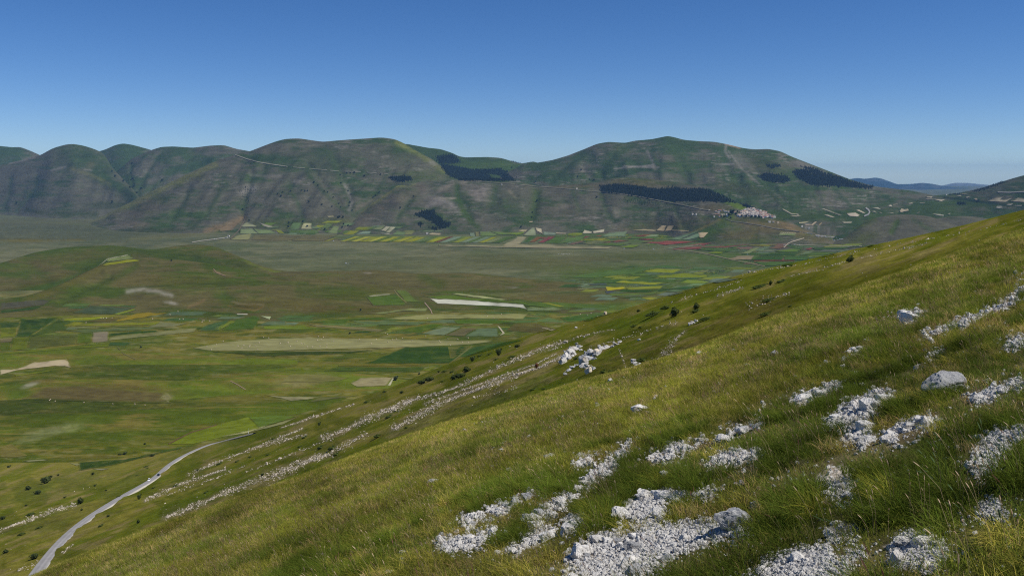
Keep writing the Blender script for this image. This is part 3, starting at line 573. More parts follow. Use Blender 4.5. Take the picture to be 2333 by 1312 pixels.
# --- the near brow, where the photographer stands
EYE = 1.75
brow_u = np.array([(a - 1166.5) / F for a, _ in BROW])
brow_t = np.array([float(ray(a, b_)[1]) for a, b_ in BROW])
bu = np.linspace(-1.4, 1.4, 561)
bt = np.interp(bu, brow_u, brow_t)
bt = np.where(bu < brow_u[0], brow_t[0] + 0.36 * (bu - brow_u[0]), bt)
bt = np.where(bu > brow_u[-1], brow_t[-1] + 0.33 * (bu - brow_u[-1]), bt)
bt = gsmooth(bt, 8)
def near_z(x, y):
    ye = np.maximum(y, 2.5)
    t = np.interp(np.clip(x / ye, -1.35, 1.35), bu, bt)
    t0 = np.interp(0.0, bu, bt)
    z = ye * t - EYE + EYE * ye / 60.0
    over = np.abs(x / ye) > 1.35
    z = np.where(over, z + 0.3 * (x - np.clip(x / ye, -1.35, 1.35) * ye), z)
    z = z + np.where(y < 2.5, (y - 2.5) * (t0 + EYE / 60), 0)
    z = z - 0.0022 * np.maximum(y - 52, 0) ** 2
    z = z + 0.10 * (fbm(x / 1.7, y / 1.7, 3, 91) - 0.5) + 0.35 * (fbm(x / 9, y / 9, 2, 92) - 0.5) * np.clip((y - 3) / 12, 0, 1)
    return z
gy = np.concatenate([np.linspace(-8, 2, 21), 2 * 1.0175 ** np.arange(1, 236)])
gu = np.linspace(-1.0, 1.0, 480)
GY, GU = np.meshgrid(gy, gu, indexing='ij')
GX = GU * np.maximum(np.abs(GY), 6.0) * 0.95
GZ = near_z(GX, GY)
V = np.stack([GX, GY, GZ], -1).reshape(-1, 3)
n1 = fbm(V[:, 0] / 2.2, V[:, 1] / 2.2, 4, 95)
t = sstep(0.4, 0.62, n1)[:, None]
c = np.array([0.075, 0.075, 0.022]) * (1 - t) + np.array([0.13, 0.105, 0.055]) * t
Fq = grid_faces(*GY.shape)
near_c, near_V, near_F = c, V, Fq
near_bvh = BVHTree.FromPolygons(V.tolist(), Fq.tolist())
SURF_V2, SURF_F2, SURF_C2 = np.concatenate(SURF_V), np.concatenate(SURF_F), np.concatenate(SURF_C)
far_bvh = BVHTree.FromPolygons(SURF_V2.tolist(), SURF_F2.tolist())
O0 = Vector((0, 0, 0))
def hit(px, py, near=False):
    dx, dz = ray(px, py)
    d = Vector((float(dx), 1.0, float(dz))).normalized()
    bv = near_bvh if near else far_bvh
    h = bv.ray_cast(O0, d)
    hit.face = h[2]
    return (h[0], h[1]) if h[0] is not None else (None, None)
def ground_z(x, y):
    h = far_bvh.ray_cast(Vector((x, y, 3000)), Vector((0, 0, -1)))
    return h[0].z if h[0] is not None else PLAIN

# ------------------------------------------------------------------ crop fields: thin sheets of standing crop draped on the ground
MAT_CROP = terrain_mat('crop', (150, 22, 7), 0.14, stretch=(0.35, 1, 1))
MAT_TRACK = terrain_mat('gravel_track', (30, 6), 0.12)
HITC = []
def drape_tris(tris, lift, cell):
    VV, FF, idx = [], [], {}
    HITC.clear()
    def vert(x, y):
        k = (round(x, 2), round(y, 2))
        if k not in idx:
            p, n = hit(x, y)
            idx[k] = None if p is None else len(VV)
            if p is not None: HITC.append(SURF_C2[SURF_F2[hit.face][0]]); VV.append((p.x, p.y, p.z + lift * max(0.4, p.y / 1500.0)))
        return idx[k]
    for a, b, c in tris:
        m = max(math.dist(a, b), math.dist(b, c), math.dist(a, c))
        n = max(1, min(40, int(math.ceil(m / cell))))
        g = {}
        for i in range(n + 1):
            for j in range(n + 1 - i):
                u, w = i / n, j / n
                g[i, j] = vert(a[0] + (b[0] - a[0]) * u + (c[0] - a[0]) * w, a[1] + (b[1] - a[1]) * u + (c[1] - a[1]) * w)
        for i in range(n):
            for j in range(n - i):
                FF.append((g[i, j], g[i + 1, j], g[i, j + 1]))
                if i + j < n - 1: FF.append((g[i + 1, j], g[i + 1, j + 1], g[i, j + 1]))
    out = []
    for f in FF:
        if None in f: continue
        ys = [VV[i][1] for i in f]
        if max(ys) / min(ys) > 1.14: continue
        out.append(f)
    return VV, out
def field(poly, rgb, km=None, name='crop_field', cell=4.5, lift=0.45, mat=None, feather=1.0, streak=0.42):
    poly = [tuple(map(float, p)) for p in poly]
    v3 = [Vector((p[0], p[1], 0)) for p in poly]
    tris = [[poly[i] for i in t] for t in tessellate_polygon([v3])]
    VV, FF = drape_tris(tris, lift, cell)
    if len(FF) < 1: return None
    VV = np.array(VV)
    if km is None: km = float(np.median(VV[:, 1])) / 1000
    px, py = proj(VV)
    ys = 2.2
    d, _ = seg_dist(px, py * ys, [(x, y * ys) for x, y in poly + poly[:1]])
    size = math.sqrt(abs(sum(poly[i][0] * poly[i - 1][1] - poly[i - 1][0] * poly[i][1] for i in range(len(poly)))) * 0.5)
    ll = max(zip(poly, poly[1:] + poly[:1]), key=lambda e: math.dist(*e))
    ex, ey = ll[1][0] - ll[0][0], ll[1][1] - ll[0][1]
    L_ = math.hypot(ex, ey) + 1e-6
    al, ac = (px * ex + py * ey) / L_, (-px * ey + py * ex) / L_
    seed = int(poly[0][0] * 7 + poly[0][1] * 3) % 97
    n = fbm(al / 22, ac / 1.6, 3, seed) - 0.5
    n2 = fbm(px / 16, py / 7, 3, seed + 5) - 0.5
    k = 0.95 * sstep(-0.8, 4.0 * feather * min(1.0, size / 26.0), d + (6 * n2 + 3.0 * n) * min(1.0, size / 26.0)) if size > 9 else np.ones(len(px)) * 0.9
    ground = np.array(HITC)
    rgb = np.array(rgb, float); rgb = rgb + (rgb.mean() - rgb) * (0.24 if rgb[0] > 1.5 * rgb[1] else 0.10 if rgb[2] < 60 else 0.02)
    col = np.tile(alb(rgb, km), (len(VV), 1)) * (1 + streak * 1.5 * n + streak * n2)[:, None]
    k = np.clip(k * (1 - 0.4 * np.clip(n2 * 2.0 + n, 0, 0.6)), 0.0, 1)
    col = np.clip(ground * (1 - k[:, None]) + col * k[:, None], 0.005, 0.75)
    FF = np.array(FF)
    a, b, c = VV[FF[:, 0]], VV[FF[:, 1]], VV[FF[:, 2]]
    flip = np.cross(b - a, c - a)[:, 2] < 0
    FF[flip] = FF[flip][:, ::-1]
    return link(name, mesh_from(name, VV, FF, col), mat or MAT_CROP, kind='structure')
def Z(ox, oy, s): return lambda pts: [(ox + x / s, oy + y / s) for x, y in pts]
def ribbon(pts, w, rgb, name='track', lift=0.5):
    """a track: a polyline in the photograph, w pixels thick, laid on the ground"""
    for_poly_t, for_poly_b = [], []
    p = np.array(pts, float)
    w = np.array(w if hasattr(w, '__len__') else [w] * len(p), float)
    d = np.gradient(p, axis=0); d /= np.linalg.norm(d, axis=1, keepdims=True)
    nrm = np.stack([-d[:, 1], d[:, 0]], 1)
    tris = []
    A, B = p - nrm * w[:, None] / 2, p + nrm * w[:, None] / 2
    VV, FF = [], []
    for i in range(len(p) - 1):
        tris += [(tuple(A[i]), tuple(A[i + 1]), tuple(B[i])), (tuple(A[i + 1]), tuple(B[i + 1]), tuple(B[i]))]
    VV, FF = drape_tris(tris, lift, 8.0)
    if not FF: return None
    VV = np.array(VV); FF = np.array(FF)
    a, b, c = VV[FF[:, 0]], VV[FF[:, 1]], VV[FF[:, 2]]
    flip = np.cross(b - a, c - a)[:, 2] < 0
    FF[flip] = FF[flip][:, ::-1]
    km = float(np.median(VV[:, 1])) / 1000
    return link(name, mesh_from(name, VV, FF, np.tile(alb(rgb, km), (len(VV), 1))), MAT_TRACK, kind='structure')

z5, z6, z2, z3, z4, z7, z8, zr = Z(0, 540, 3.28), Z(600, 540, 3.28), Z(500, 280, 3.858), Z(1000, 280, 3.858), Z(1500, 280, 2.8), Z(1200, 480, 3.28), Z(0, 880, 3.037), Z(1900, 380, 5.388)
for pts, rgb in [
    ([(155, 612), (430, 605), (215, 745), (120, 745)], (54, 82, 34)), ([(0, 640), (155, 632), (135, 675), (0, 678)], (62, 86, 45)), ([(0, 680), (135, 675), (125, 715), (0, 718)], (98, 112, 38)),
    ([(0, 718), (125, 715), (110, 750), (0, 752)], (114, 124, 40)), ([(0, 762), (95, 757), (85, 785), (0, 788)], (118, 108, 80)), ([(0, 790), (85, 788), (80, 850), (0, 855)], (88, 104, 38)),
    ([(95, 750), (215, 748), (200, 838), (83, 850)], (100, 112, 35)), ([(432, 612), (560, 640), (480, 698), (228, 743)], (72, 93, 42)), ([(475, 665), (560, 632), (620, 645), (560, 668)], (130, 135, 38)),
    ([(222, 750), (578, 724), (566, 800), (206, 835)], (92, 100, 48)), ([(581, 722), (692, 713), (682, 790), (570, 800)], (88, 108, 36)), ([(696, 712), (815, 705), (805, 782), (685, 790)], (140, 130, 108)),
    ([(0, 862), (430, 830), (820, 790), (815, 820), (500, 836), (0, 880)], (106, 120, 32)), ([(817, 744), (1480, 674), (1450, 710), (810, 773)], (134, 134, 90)), ([(817, 717), (1180, 692), (1180, 712), (817, 741)], (56, 85, 34)),
    ([(480, 697), (1080, 670), (1180, 688), (620, 716)], (96, 110, 70)), ([(560, 684), (1000, 662), (1090, 668), (600, 693)], (62, 88, 46)), ([(470, 657), (1200, 634), (1160, 655), (560, 666)], (126, 135, 38)),
    ([(1200, 634), (1400, 645), (1300, 670), (1090, 678)], (120, 122, 86)), ([(460, 612), (740, 592), (865, 585), (860, 595), (640, 625), (480, 625)], (140, 148, 38)), ([(850, 578), (1010, 530), (1015, 545), (880, 583)], (132, 148, 45)),
    ([(862, 620), (1060, 560), (1250, 570), (1100, 598), (870, 633)], (146, 128, 40)), ([(600, 632), (850, 604), (1000, 592), (820, 638)], (98, 90, 52)), ([(0, 545), (330, 512), (250, 545), (0, 570)], (56, 85, 40)),
    ([(0, 492), (330, 462), (380, 477), (330, 508), (0, 542)], (88, 88, 74)), ([(545, 568), (680, 512), (1015, 528), (840, 576)], (80, 96, 70)), ([(1480, 703), (1550, 652), (1718, 617), (1640, 698)], (72, 98, 62)),
    ([(1562, 703), (1722, 627), (1770, 627), (1650, 690)], (118, 133, 45)), ([(1762, 612), (1900, 587), (1950, 600), (1900, 688), (1660, 698)], (76, 105, 42)), ([(1990, 630), (2140, 627), (2140, 655), (1940, 660)], (95, 115, 85)),
    ([(1768, 573), (1850, 575), (1850, 582), (1775, 581)], (200, 195, 172)), ([(1950, 592), (2025, 595), (2015, 618), (1985, 605)], (178, 188, 142)),
    ([(0, 990), (130, 985), (260, 935), (500, 912), (535, 980), (480, 965), (400, 965), (130, 995), (0, 1030)], (188, 172, 140)), ([(110, 1032), (370, 994), (390, 1000), (120, 1042)], (120, 130, 38)),
    ([(170, 1200), (330, 1112), (600, 1102), (1000, 1140), (1240, 1152), (1280, 1240), (1000, 1240), (500, 1225), (170, 1212)], (106, 96, 58)), ([(1192, 1202), (1252, 1162), (1280, 1200), (1262, 1238)], (132, 128, 88)),
    ([(760, 218), (800, 190), (1000, 165), (1060, 178)], (150, 155, 42)), ([(800, 188), (800, 165), (960, 135), (1000, 163)], (126, 138, 88)), ([(735, 218), (800, 162), (955, 132), (958, 138), (808, 168)], (178, 174, 150)),
]: field(z5(pts), rgb, feather=4.0 if rgb == (106, 96, 58) else 1.0)
field([(439, 793), (520, 778), (604, 772), (700, 768), (800, 771), (900, 772), (1000, 775), (1120, 775), (1120, 779), (1060, 786), (970, 789), (860, 793), (760, 795), (600, 800), (480, 799)], (152, 150, 102))
field([(480, 801), (600, 802), (820, 796), (850, 800), (780, 806), (600, 812)], (62, 78, 36))
for pts, rgb in [
    ([(1245, 460), (1330, 462), (1640, 480), (1940, 505), (1970, 540), (1900, 525), (1600, 511), (1300, 498)], (202, 202, 184)), ([(1405, 425), (1440, 415), (1700, 450), (1830, 470), (1780, 472), (1600, 455)], (170, 175, 122)),
    ([(1190, 442), (1400, 430), (1600, 457), (1800, 475), (2000, 490), (1990, 500), (1640, 478), (1300, 462)], (90, 115, 45)), ([(1850, 472), (2100, 490), (2270, 540), (2100, 525), (1960, 510)], (85, 110, 50)),
    ([(2080, 492), (2120, 494), (2250, 520), (2230, 521)], (140, 148, 50)), ([(1980, 522), (2100, 528), (2260, 545), (2100, 552)], (140, 150, 98)), ([(770, 450), (1000, 422), (1062, 490), (1060, 510), (820, 512)], (82, 108, 46)),
    ([(990, 400), (1070, 398), (1170, 485), (1065, 486)], (98, 118, 56)), ([(780, 440), (900, 423), (950, 424), (950, 432), (800, 448)], (165, 165, 132)), ([(760, 575), (1100, 532), (1230, 530), (1220, 556), (1050, 552), (900, 575)], (132, 142, 88)),
    ([(880, 612), (1200, 577), (1980, 574), (1940, 613), (1500, 608), (1100, 620)], (150, 150, 96)), ([(230, 637), (640, 607), (870, 594), (1060, 622), (640, 622), (620, 650)], (78, 105, 38)), ([(640, 624), (1250, 632), (1150, 660), (760, 655)], (95, 115, 75)),
    ([(0, 667), (300, 657), (330, 668), (500, 690), (0, 690)], (108, 128, 42)), ([(330, 650), (600, 667), (940, 695), (860, 708), (400, 670)], (124, 118, 80)), ([(960, 700), (1230, 652), (1380, 642), (1170, 720)], (84, 110, 36)),
    ([(1420, 622), (1540, 614), (1880, 630), (1770, 648), (1450, 650)], (75, 105, 38)), ([(1460, 647), (1720, 650), (1690, 660)], (130, 140, 85)), ([(1172, 722), (1350, 670), (1480, 675), (1350, 735)], (125, 140, 106)),
    ([(1352, 735), (1490, 680), (1600, 680), (1500, 742)], (114, 108, 76)), ([(1505, 742), (1610, 682), (1750, 674), (1760, 745)], (106, 126, 92)), ([(1750, 665), (1765, 670), (1805, 720), (1765, 740), (1788, 718)], (200, 190, 162)),
    ([(1812, 700), (1880, 642), (2050, 642), (2200, 690), (2050, 718)], (100, 95, 52)), ([(2060, 675), (2120, 676), (2190, 692), (2150, 702)], (168, 158, 132)), ([(760, 945), (1060, 820), (1555, 814), (1400, 945)], (54, 84, 38)),
    ([(1440, 900), (1562, 820), (1900, 767), (1940, 770), (1500, 900)], (64, 96, 45)), ([(560, 952), (1210, 947), (1180, 968), (560, 965)], (110, 106, 42)), ([(450, 1000), (560, 967), (1215, 969), (1170, 1010)], (76, 98, 40)),
    ([(1200, 1000), (1250, 972), (1300, 967), (1240, 1000)], (122, 132, 42)), ([(650, 1092), (720, 1052), (970, 1045), (920, 1110), (700, 1122)], (160, 150, 112)), ([(925, 1110), (972, 1045), (980, 1048), (950, 1112)], (200, 195, 162)),
    ([(0, 1180), (180, 1190), (430, 1195), (330, 1215), (210, 1225), (140, 1205)], (150, 145, 106)), ([(430, 1197), (720, 1182), (330, 1235)], (110, 110, 70)),
    ([(140, 1085), (200, 1030), (420, 1028), (640, 1052), (560, 1075), (330, 1085)], (116, 114, 66)), ([(1300, 550), (1700, 552), (1860, 562), (1500, 566)], (96, 112, 56)), ([(1380, 820), (1560, 812), (1420, 905), (1395, 905)], (98, 104, 52)),
    ([(2130, 600), (2250, 632), (2240, 640), (2000, 628)], (98, 122, 74)), ([(2250, 600), (2296, 590), (2296, 632), (2260, 632)], (78, 116, 46)),
]: field(z6(pts), rgb)
for pts, rgb in [
    ([(1180, 400), (1340, 310), (1500, 265), (1720, 212), (1800, 290), (1330, 400)], (118, 132, 36)), ([(1720, 210), (1900, 200), (2060, 205), (1960, 250), (1800, 290)], (98, 122, 46)), ([(1500, 352), (1700, 327), (1960, 262), (2075, 205), (1960, 240), (1680, 310)], (178, 176, 118)),
    ([(540, 522), (860, 502), (1280, 412), (1250, 430), (800, 540), (550, 583)], (58, 85, 38)), ([(0, 420), (80, 395), (190, 480), (100, 492), (0, 490)], (122, 114, 62)), ([(640, 570), (760, 568), (700, 580)], (170, 165, 130)),
    ([(480, 530), (560, 535), (530, 548)], (140, 140, 98)), ([(160, 515), (300, 505), (340, 510), (200, 520)], (150, 150, 110)), ([(540, 310), (590, 300), (570, 312)], (120, 132, 46)),
]: field(z8(pts), rgb)
ribbon(z8([(1165, 400), (1240, 360), (1320, 320), (1420, 290), (1500, 268)]), 2.2, (112, 92, 66), 'dirt_track')
ribbon(z5([(1720, 1075), (1770, 1100), (1835, 1140)]), 2.0, (150, 132, 106), 'dirt_track')
ribbon(z5([(880, 825), (920, 870), (1010, 912)]), 1.6, (120, 118, 76), 'dirt_track')
ribbon(z6([(1205, 490), (1225, 515), (1250, 545), (1262, 575)]), 2.2, (170, 150, 128), 'dirt_track')
ribbon(z6([(975, 395), (1010, 440), (1070, 492)]), 1.6, (130, 126, 84), 'dirt_track')
ribbon(z6([(1560, 815), (1490, 870), (1400, 940)]), 2.5, (112, 116, 70), 'dirt_track')
ribbon(z6([(150, 850), (650, 855), (900, 830), (1050, 822)]), 1.2, (140, 132, 90), 'dirt_track')
ribbon(z5([(1595, 240), (1620, 270), (1685, 290)]), 1.8, (150, 128, 104), 'dirt_track')
for pts, rgb in [
    ([(190, 915), (240, 868), (335, 915)], (158, 162, 126)), ([(180, 930), (290, 930), (340, 975), (180, 975)], (130, 145, 106)), ([(293, 928), (440, 940), (500, 970), (342, 975)], (120, 140, 96)), ([(495, 945), (545, 950), (570, 975), (520, 970)], (132, 142, 46)),
    ([(100, 1030), (160, 990), (270, 970), (285, 985), (260, 1030)], (142, 144, 102)), ([(0, 935), (140, 870), (212, 828), (120, 945), (0, 955)], (126, 112, 92)), ([(350, 880), (480, 915), (430, 920), (385, 905)], (165, 160, 142)),
    ([(715, 935), (740, 880), (810, 885), (815, 935)], (165, 165, 128)), ([(610, 930), (650, 880), (720, 880), (700, 935)], (100, 125, 86)), ([(600, 970), (620, 940), (860, 942), (880, 970)], (88, 112, 70)),
    ([(285, 1030), (300, 985), (1050, 985), (900, 1042)], (106, 104, 78)), ([(590, 1040), (730, 995), (765, 995), (630, 1042)], (136, 136, 96)), ([(950, 970), (1000, 910), (1052, 910), (1040, 975)], (122, 138, 96)), ([(880, 945), (940, 885), (1000, 890), (940, 945)], (100, 118, 78)),
    ([(1080, 985), (1150, 950), (1225, 950), (1180, 980)], (142, 148, 50)), ([(1202, 980), (1270, 955), (1330, 955), (1320, 978)], (126, 146, 126)), ([(1420, 948), (1465, 912), (1500, 915), (1460, 955)], (176, 174, 146)), ([(1462, 962), (1505, 915), (1548, 920), (1500, 965)], (176, 176, 146)),
    ([(1410, 970), (1500, 972), (1490, 984)], (165, 165, 142)), ([(1520, 985), (1560, 950), (1640, 965), (1620, 988)], (110, 132, 92)), ([(920, 1042), (1000, 1018), (1030, 1012), (960, 1040)], (150, 152, 48)), ([(1330, 940), (1400, 915), (1460, 905), (1420, 940)], (128, 140, 100)),
    ([(1840, 978), (1870, 968), (1945, 972), (1945, 988), (1850, 985)], (176, 166, 134)), ([(1040, 1030), (1180, 985), (1210, 982), (1090, 1035)], (92, 112, 84)), ([(945, 822), (1000, 818), (1010, 830), (960, 833)], (146, 142, 112)),
]: field(z2(pts), rgb)
# slanting strips of crop along the foot of the hills
seq = [(1060, 1105, (150, 155, 48)), (1105, 1150, (104, 124, 56)), (1150, 1215, (166, 166, 70)), (1215, 1290, (150, 156, 46)), (1290, 1345, (168, 170, 66)), (1345, 1400, (96, 120, 52)), (1400, 1470, (154, 158, 50)), (1470, 1510, (100, 126, 58)),
       (1510, 1600, (150, 152, 44)), (1600, 1700, (144, 148, 48)), (1700, 1760, (104, 124, 82)), (1760, 1800, (86, 112, 64)), (1800, 1890, (148, 154, 50)), (1890, 1935, (116, 76, 62)), (1935, 2010, (118, 138, 116)), (2010, 2040, (92, 116, 66)), (2040, 2110, (132, 144, 56)), (2110, 2170, (120, 138, 112)),
       (2170, 2215, (90, 116, 64)), (2215, 2270, (112, 132, 108)), (2270, 2330, (142, 148, 52)), (2330, 2390, (116, 128, 88)), (2390, 2470, (80, 104, 60))]
for a, b_, rgb in seq:
    field(z2([(a + 130, 1002), (b_ + 130, 1002), (b_ - 8, 1045 + (a - 1000) / 120), (a - 4, 1045 + (a - 1000) / 120)]), rgb, lift=0.6)
for pts, rgb in [
    ([(0, 1072), (560, 1080), (690, 1003), (785, 1003), (715, 1064), (1100, 1077), (1540, 1090), (1480, 1110), (800, 1102), (0, 1085)], (152, 146, 116)), ([(740, 1050), (800, 1000), (845, 1000), (792, 1050)], (74, 104, 60)), ([(795, 1050), (860, 1005), (910, 1005), (842, 1050)], (124, 88, 66)),
    ([(868, 1055), (960, 1000), (1028, 1000), (920, 1055)], (142, 72, 78)), ([(925, 1060), (1032, 1002), (1130, 1000), (1060, 1062)], (84, 112, 62)), ([(1062, 1064), (1135, 1000), (1290, 1000), (1240, 1036)], (92, 118, 72)), ([(1130, 1068), (1250, 1040), (1290, 1045), (1180, 1072)], (118, 98, 90)),
    ([(1135, 1010), (1190, 1003), (1215, 1006), (1150, 1016)], (140, 80, 80)), ([(1360, 1035), (1400, 1015), (1480, 1018), (1430, 1038)], (140, 136, 58)), ([(1250, 1062), (1360, 1040), (1500, 1042), (1330, 1072)], (110, 116, 84)), ([(1500, 1047), (1580, 1032), (1680, 1038), (1560, 1052)], (134, 84, 72)),
    ([(1590, 1095), (1700, 1070), (1770, 1080), (1700, 1102)], (104, 128, 52)), ([(1300, 1075), (1500, 1055), (1700, 1062), (1580, 1085)], (84, 110, 60)), ([(1745, 1027), (1850, 1022), (1900, 1026), (1840, 1034)], (150, 70, 76)), ([(1780, 1055), (1900, 1044), (2000, 1038), (2315, 1038), (2170, 1058), (1990, 1076), (1920, 1064)], (150, 70, 72)),
    ([(2040, 1116), (2180, 1090), (2315, 1088), (2300, 1108)], (142, 70, 76)), ([(2200, 1080), (2300, 1062), (2400, 1058), (2330, 1078)], (146, 72, 74)), ([(1980, 1110), (2290, 1070), (2315, 1076), (2030, 1108)], (142, 152, 126)), ([(1420, 1000), (1500, 967), (1655, 955), (1640, 1000)], (120, 140, 110)),
    ([(1800, 1007), (1860, 987), (1940, 982), (1920, 1000)], (130, 146, 112)), ([(1660, 1020), (1720, 1004), (1950, 1004), (1900, 1020)], (84, 114, 64)), ([(690, 950), (740, 942), (780, 945), (755, 962)], (172, 162, 128)), ([(740, 995), (820, 925), (845, 925), (855, 990)], (142, 152, 122)),
    ([(850, 925), (900, 935), (915, 980), (860, 950)], (192, 182, 152)), ([(915, 990), (920, 960), (1030, 967), (1030, 988)], (130, 146, 126)), ([(1030, 966), (1120, 972), (1112, 981), (1030, 977)], (184, 174, 144)), ([(1125, 990), (1140, 967), (1262, 972), (1260, 990)], (126, 142, 52)),
    ([(1260, 975), (1280, 945), (1345, 962), (1345, 973)], (186, 180, 156)), ([(1350, 957), (1455, 938), (1450, 963), (1360, 973)], (186, 180, 156)), ([(1690, 950), (1800, 938), (1910, 946), (1900, 956), (1800, 950)], (172, 160, 126)), ([(1912, 950), (1960, 905), (2000, 908), (1980, 955)], (196, 176, 138)),
    ([(1987, 955), (2012, 910), (2065, 908), (2040, 950)], (196, 176, 138)), ([(2050, 943), (2200, 950), (2190, 958), (2045, 952)], (172, 158, 124)), ([(2010, 1030), (2220, 962), (2300, 935), (2260, 970), (2110, 1030)], (108, 132, 102)), ([(2130, 1028), (2230, 985), (2310, 965), (2300, 1000), (2200, 1028)], (122, 146, 116)),
    ([(270, 972), (310, 972), (318, 1000), (278, 1000)], (120, 138, 116)), ([(320, 962), (352, 962), (355, 1000), (322, 1000)], (118, 118, 84)), ([(360, 960), (440, 955), (520, 985), (480, 998), (362, 998)], (104, 126, 80)), ([(440, 952), (560, 962), (660, 985), (530, 985)], (98, 122, 72)), ([(575, 965), (690, 966), (760, 950), (745, 975), (680, 990)], (110, 132, 64)),
    ([(790, 870), (825, 868), (822, 877), (800, 878)], (186, 170, 142)),
]: field(z3(pts), rgb, lift=0.75)
for pts, rgb in [
    ([(80, 810), (250, 790), (300, 788), (260, 806)], (146, 72, 74)), ([(240, 796), (460, 786), (540, 784), (420, 798)], (140, 66, 68)), ([(560, 786), (620, 778), (765, 780), (700, 789)], (130, 132, 54)), ([(530, 836), (620, 796), (655, 795), (580, 836)], (120, 132, 92)), ([(255, 705), (280, 701), (318, 702), (288, 735), (262, 735)], (198, 178, 144)),
    ([(938, 809), (970, 799), (985, 801), (965, 812)], (150, 72, 74)), ([(605, 880), (720, 877), (870, 879), (870, 885), (700, 884), (610, 886)], (124, 62, 52)), ([(430, 870), (500, 850), (612, 848), (595, 876)], (152, 138, 112)), ([(700, 800), (790, 788), (830, 792), (760, 806)], (118, 92, 76)), ([(240, 810), (330, 800), (520, 805), (420, 828)], (72, 102, 58)),
    ([(310, 835), (380, 815), (440, 815), (400, 836)], (110, 130, 46)), ([(590, 876), (640, 852), (800, 850), (790, 876)], (62, 94, 54)), ([(800, 876), (812, 850), (960, 852), (960, 876)], (74, 104, 62)), ([(640, 848), (720, 828), (900, 826), (870, 848)], (60, 90, 54)), ([(900, 846), (1000, 826), (1150, 824), (1080, 846)], (84, 110, 54)),
    ([(740, 824), (830, 806), (920, 808), (880, 824)], (96, 122, 60)), ([(980, 800), (1080, 795), (1240, 795), (1180, 806), (1000, 812)], (62, 96, 56)), ([(980, 822), (1060, 812), (1200, 812), (1120, 824)], (98, 108, 100)), ([(600, 890), (870, 889), (860, 912), (680, 914)], (78, 108, 58)), ([(640, 824), (700, 812), (770, 812), (720, 826)], (104, 112, 96)),
    ([(1210, 785), (1385, 782), (1350, 792), (1230, 793)], (70, 100, 58)), ([(780, 700), (880, 706), (870, 724), (765, 720)], (118, 134, 92)), ([(770, 712), (785, 700), (880, 704), (880, 709)], (180, 172, 140)), ([(895, 638), (965, 630), (935, 643), (900, 645)], (182, 176, 140)), ([(935, 652), (975, 653), (1000, 633), (1012, 634), (985, 656), (940, 656)], (182, 166, 140)),
    ([(1022, 654), (1038, 640), (1046, 641), (1030, 656)], (166, 152, 118)), ([(1172, 635), (1235, 634), (1230, 642), (1185, 643)], (162, 158, 138)), ([(1200, 580), (1255, 575), (1285, 592), (1270, 600), (1220, 598)], (194, 182, 164)), ([(1262, 560), (1280, 557), (1322, 578), (1308, 580)], (176, 168, 146)), ([(1365, 546), (1400, 543), (1420, 555)], (166, 164, 144)),
    ([(1040, 550), (1060, 552), (1170, 590), (1160, 595)], (168, 164, 144)), ([(1057, 590), (1080, 588), (1125, 604), (1110, 607)], (164, 158, 138)), ([(788, 553), (800, 553), (850, 580), (900, 585), (850, 588)], (164, 160, 140)), ([(840, 598), (860, 594), (915, 598), (880, 601)], (172, 164, 144)), ([(868, 583), (900, 588), (890, 592)], (180, 170, 150)),
]: field(z4(pts), rgb, lift=0.8)
for pts, rgb in [
    ([(1885, 430), (1990, 380), (2085, 378), (2040, 405), (2080, 415), (2150, 398), (2178, 400), (2110, 438), (2040, 436)], (180, 170, 146)), ([(2165, 430), (2260, 388), (2333, 395), (2450, 400), (2440, 445)], (178, 168, 146)), ([(805, 555), (828, 520), (870, 530), (910, 522), (918, 545), (860, 556), (830, 566)], (192, 178, 152)),
    ([(1130, 385), (1150, 374), (1212, 370), (1200, 388)], (176, 168, 150)), ([(1220, 405), (1365, 410), (1320, 430)], (176, 168, 150)), ([(1130, 400), (1215, 402), (1215, 408), (1140, 408)], (160, 156, 140)), ([(2118, 474), (2140, 464), (2200, 462), (2170, 478)], (176, 172, 158)), ([(2190, 482), (2310, 478), (2300, 490)], (170, 166, 152)), ([(1990, 510), (2000, 490), (2050, 487), (2075, 508), (2030, 518)], (160, 158, 146)),
    ([(1210, 585), (1300, 588), (1350, 600), (1345, 610), (1290, 606)], (160, 160, 144)), ([(1490, 360), (1550, 357), (1570, 372)], (168, 164, 144)), ([(1618, 380), (1650, 370), (1672, 378), (1630, 390)], (168, 164, 144)), ([(1720, 398), (1755, 392), (1762, 412), (1735, 414)], (164, 150, 130)), ([(1560, 340), (1600, 336), (1640, 340), (1600, 347)], (150, 146, 122)),
    ([(667, 484), (690, 476), (712, 480), (705, 494)], (206, 196, 176)), ([(460, 555), (500, 548), (530, 575)], (150, 152, 130)), ([(540, 565), (580, 565), (590, 578)], (158, 156, 134)), ([(670, 580), (720, 568), (735, 578)], (160, 156, 134)), ([(1015, 578), (1040, 562), (1060, 566)], (150, 150, 130)),
    ([(1395, 590), (1420, 575), (1435, 577), (1415, 592)], (150, 150, 130)), ([(912, 455), (960, 448), (970, 458), (920, 463)], (164, 158, 140)), ([(1050, 450), (1110, 444), (1120, 450), (1060, 455)], (156, 152, 132)), ([(720, 470), (780, 462), (785, 470), (730, 477)], (146, 144, 124)),
]: field(zr(pts), rgb, lift=0.9)
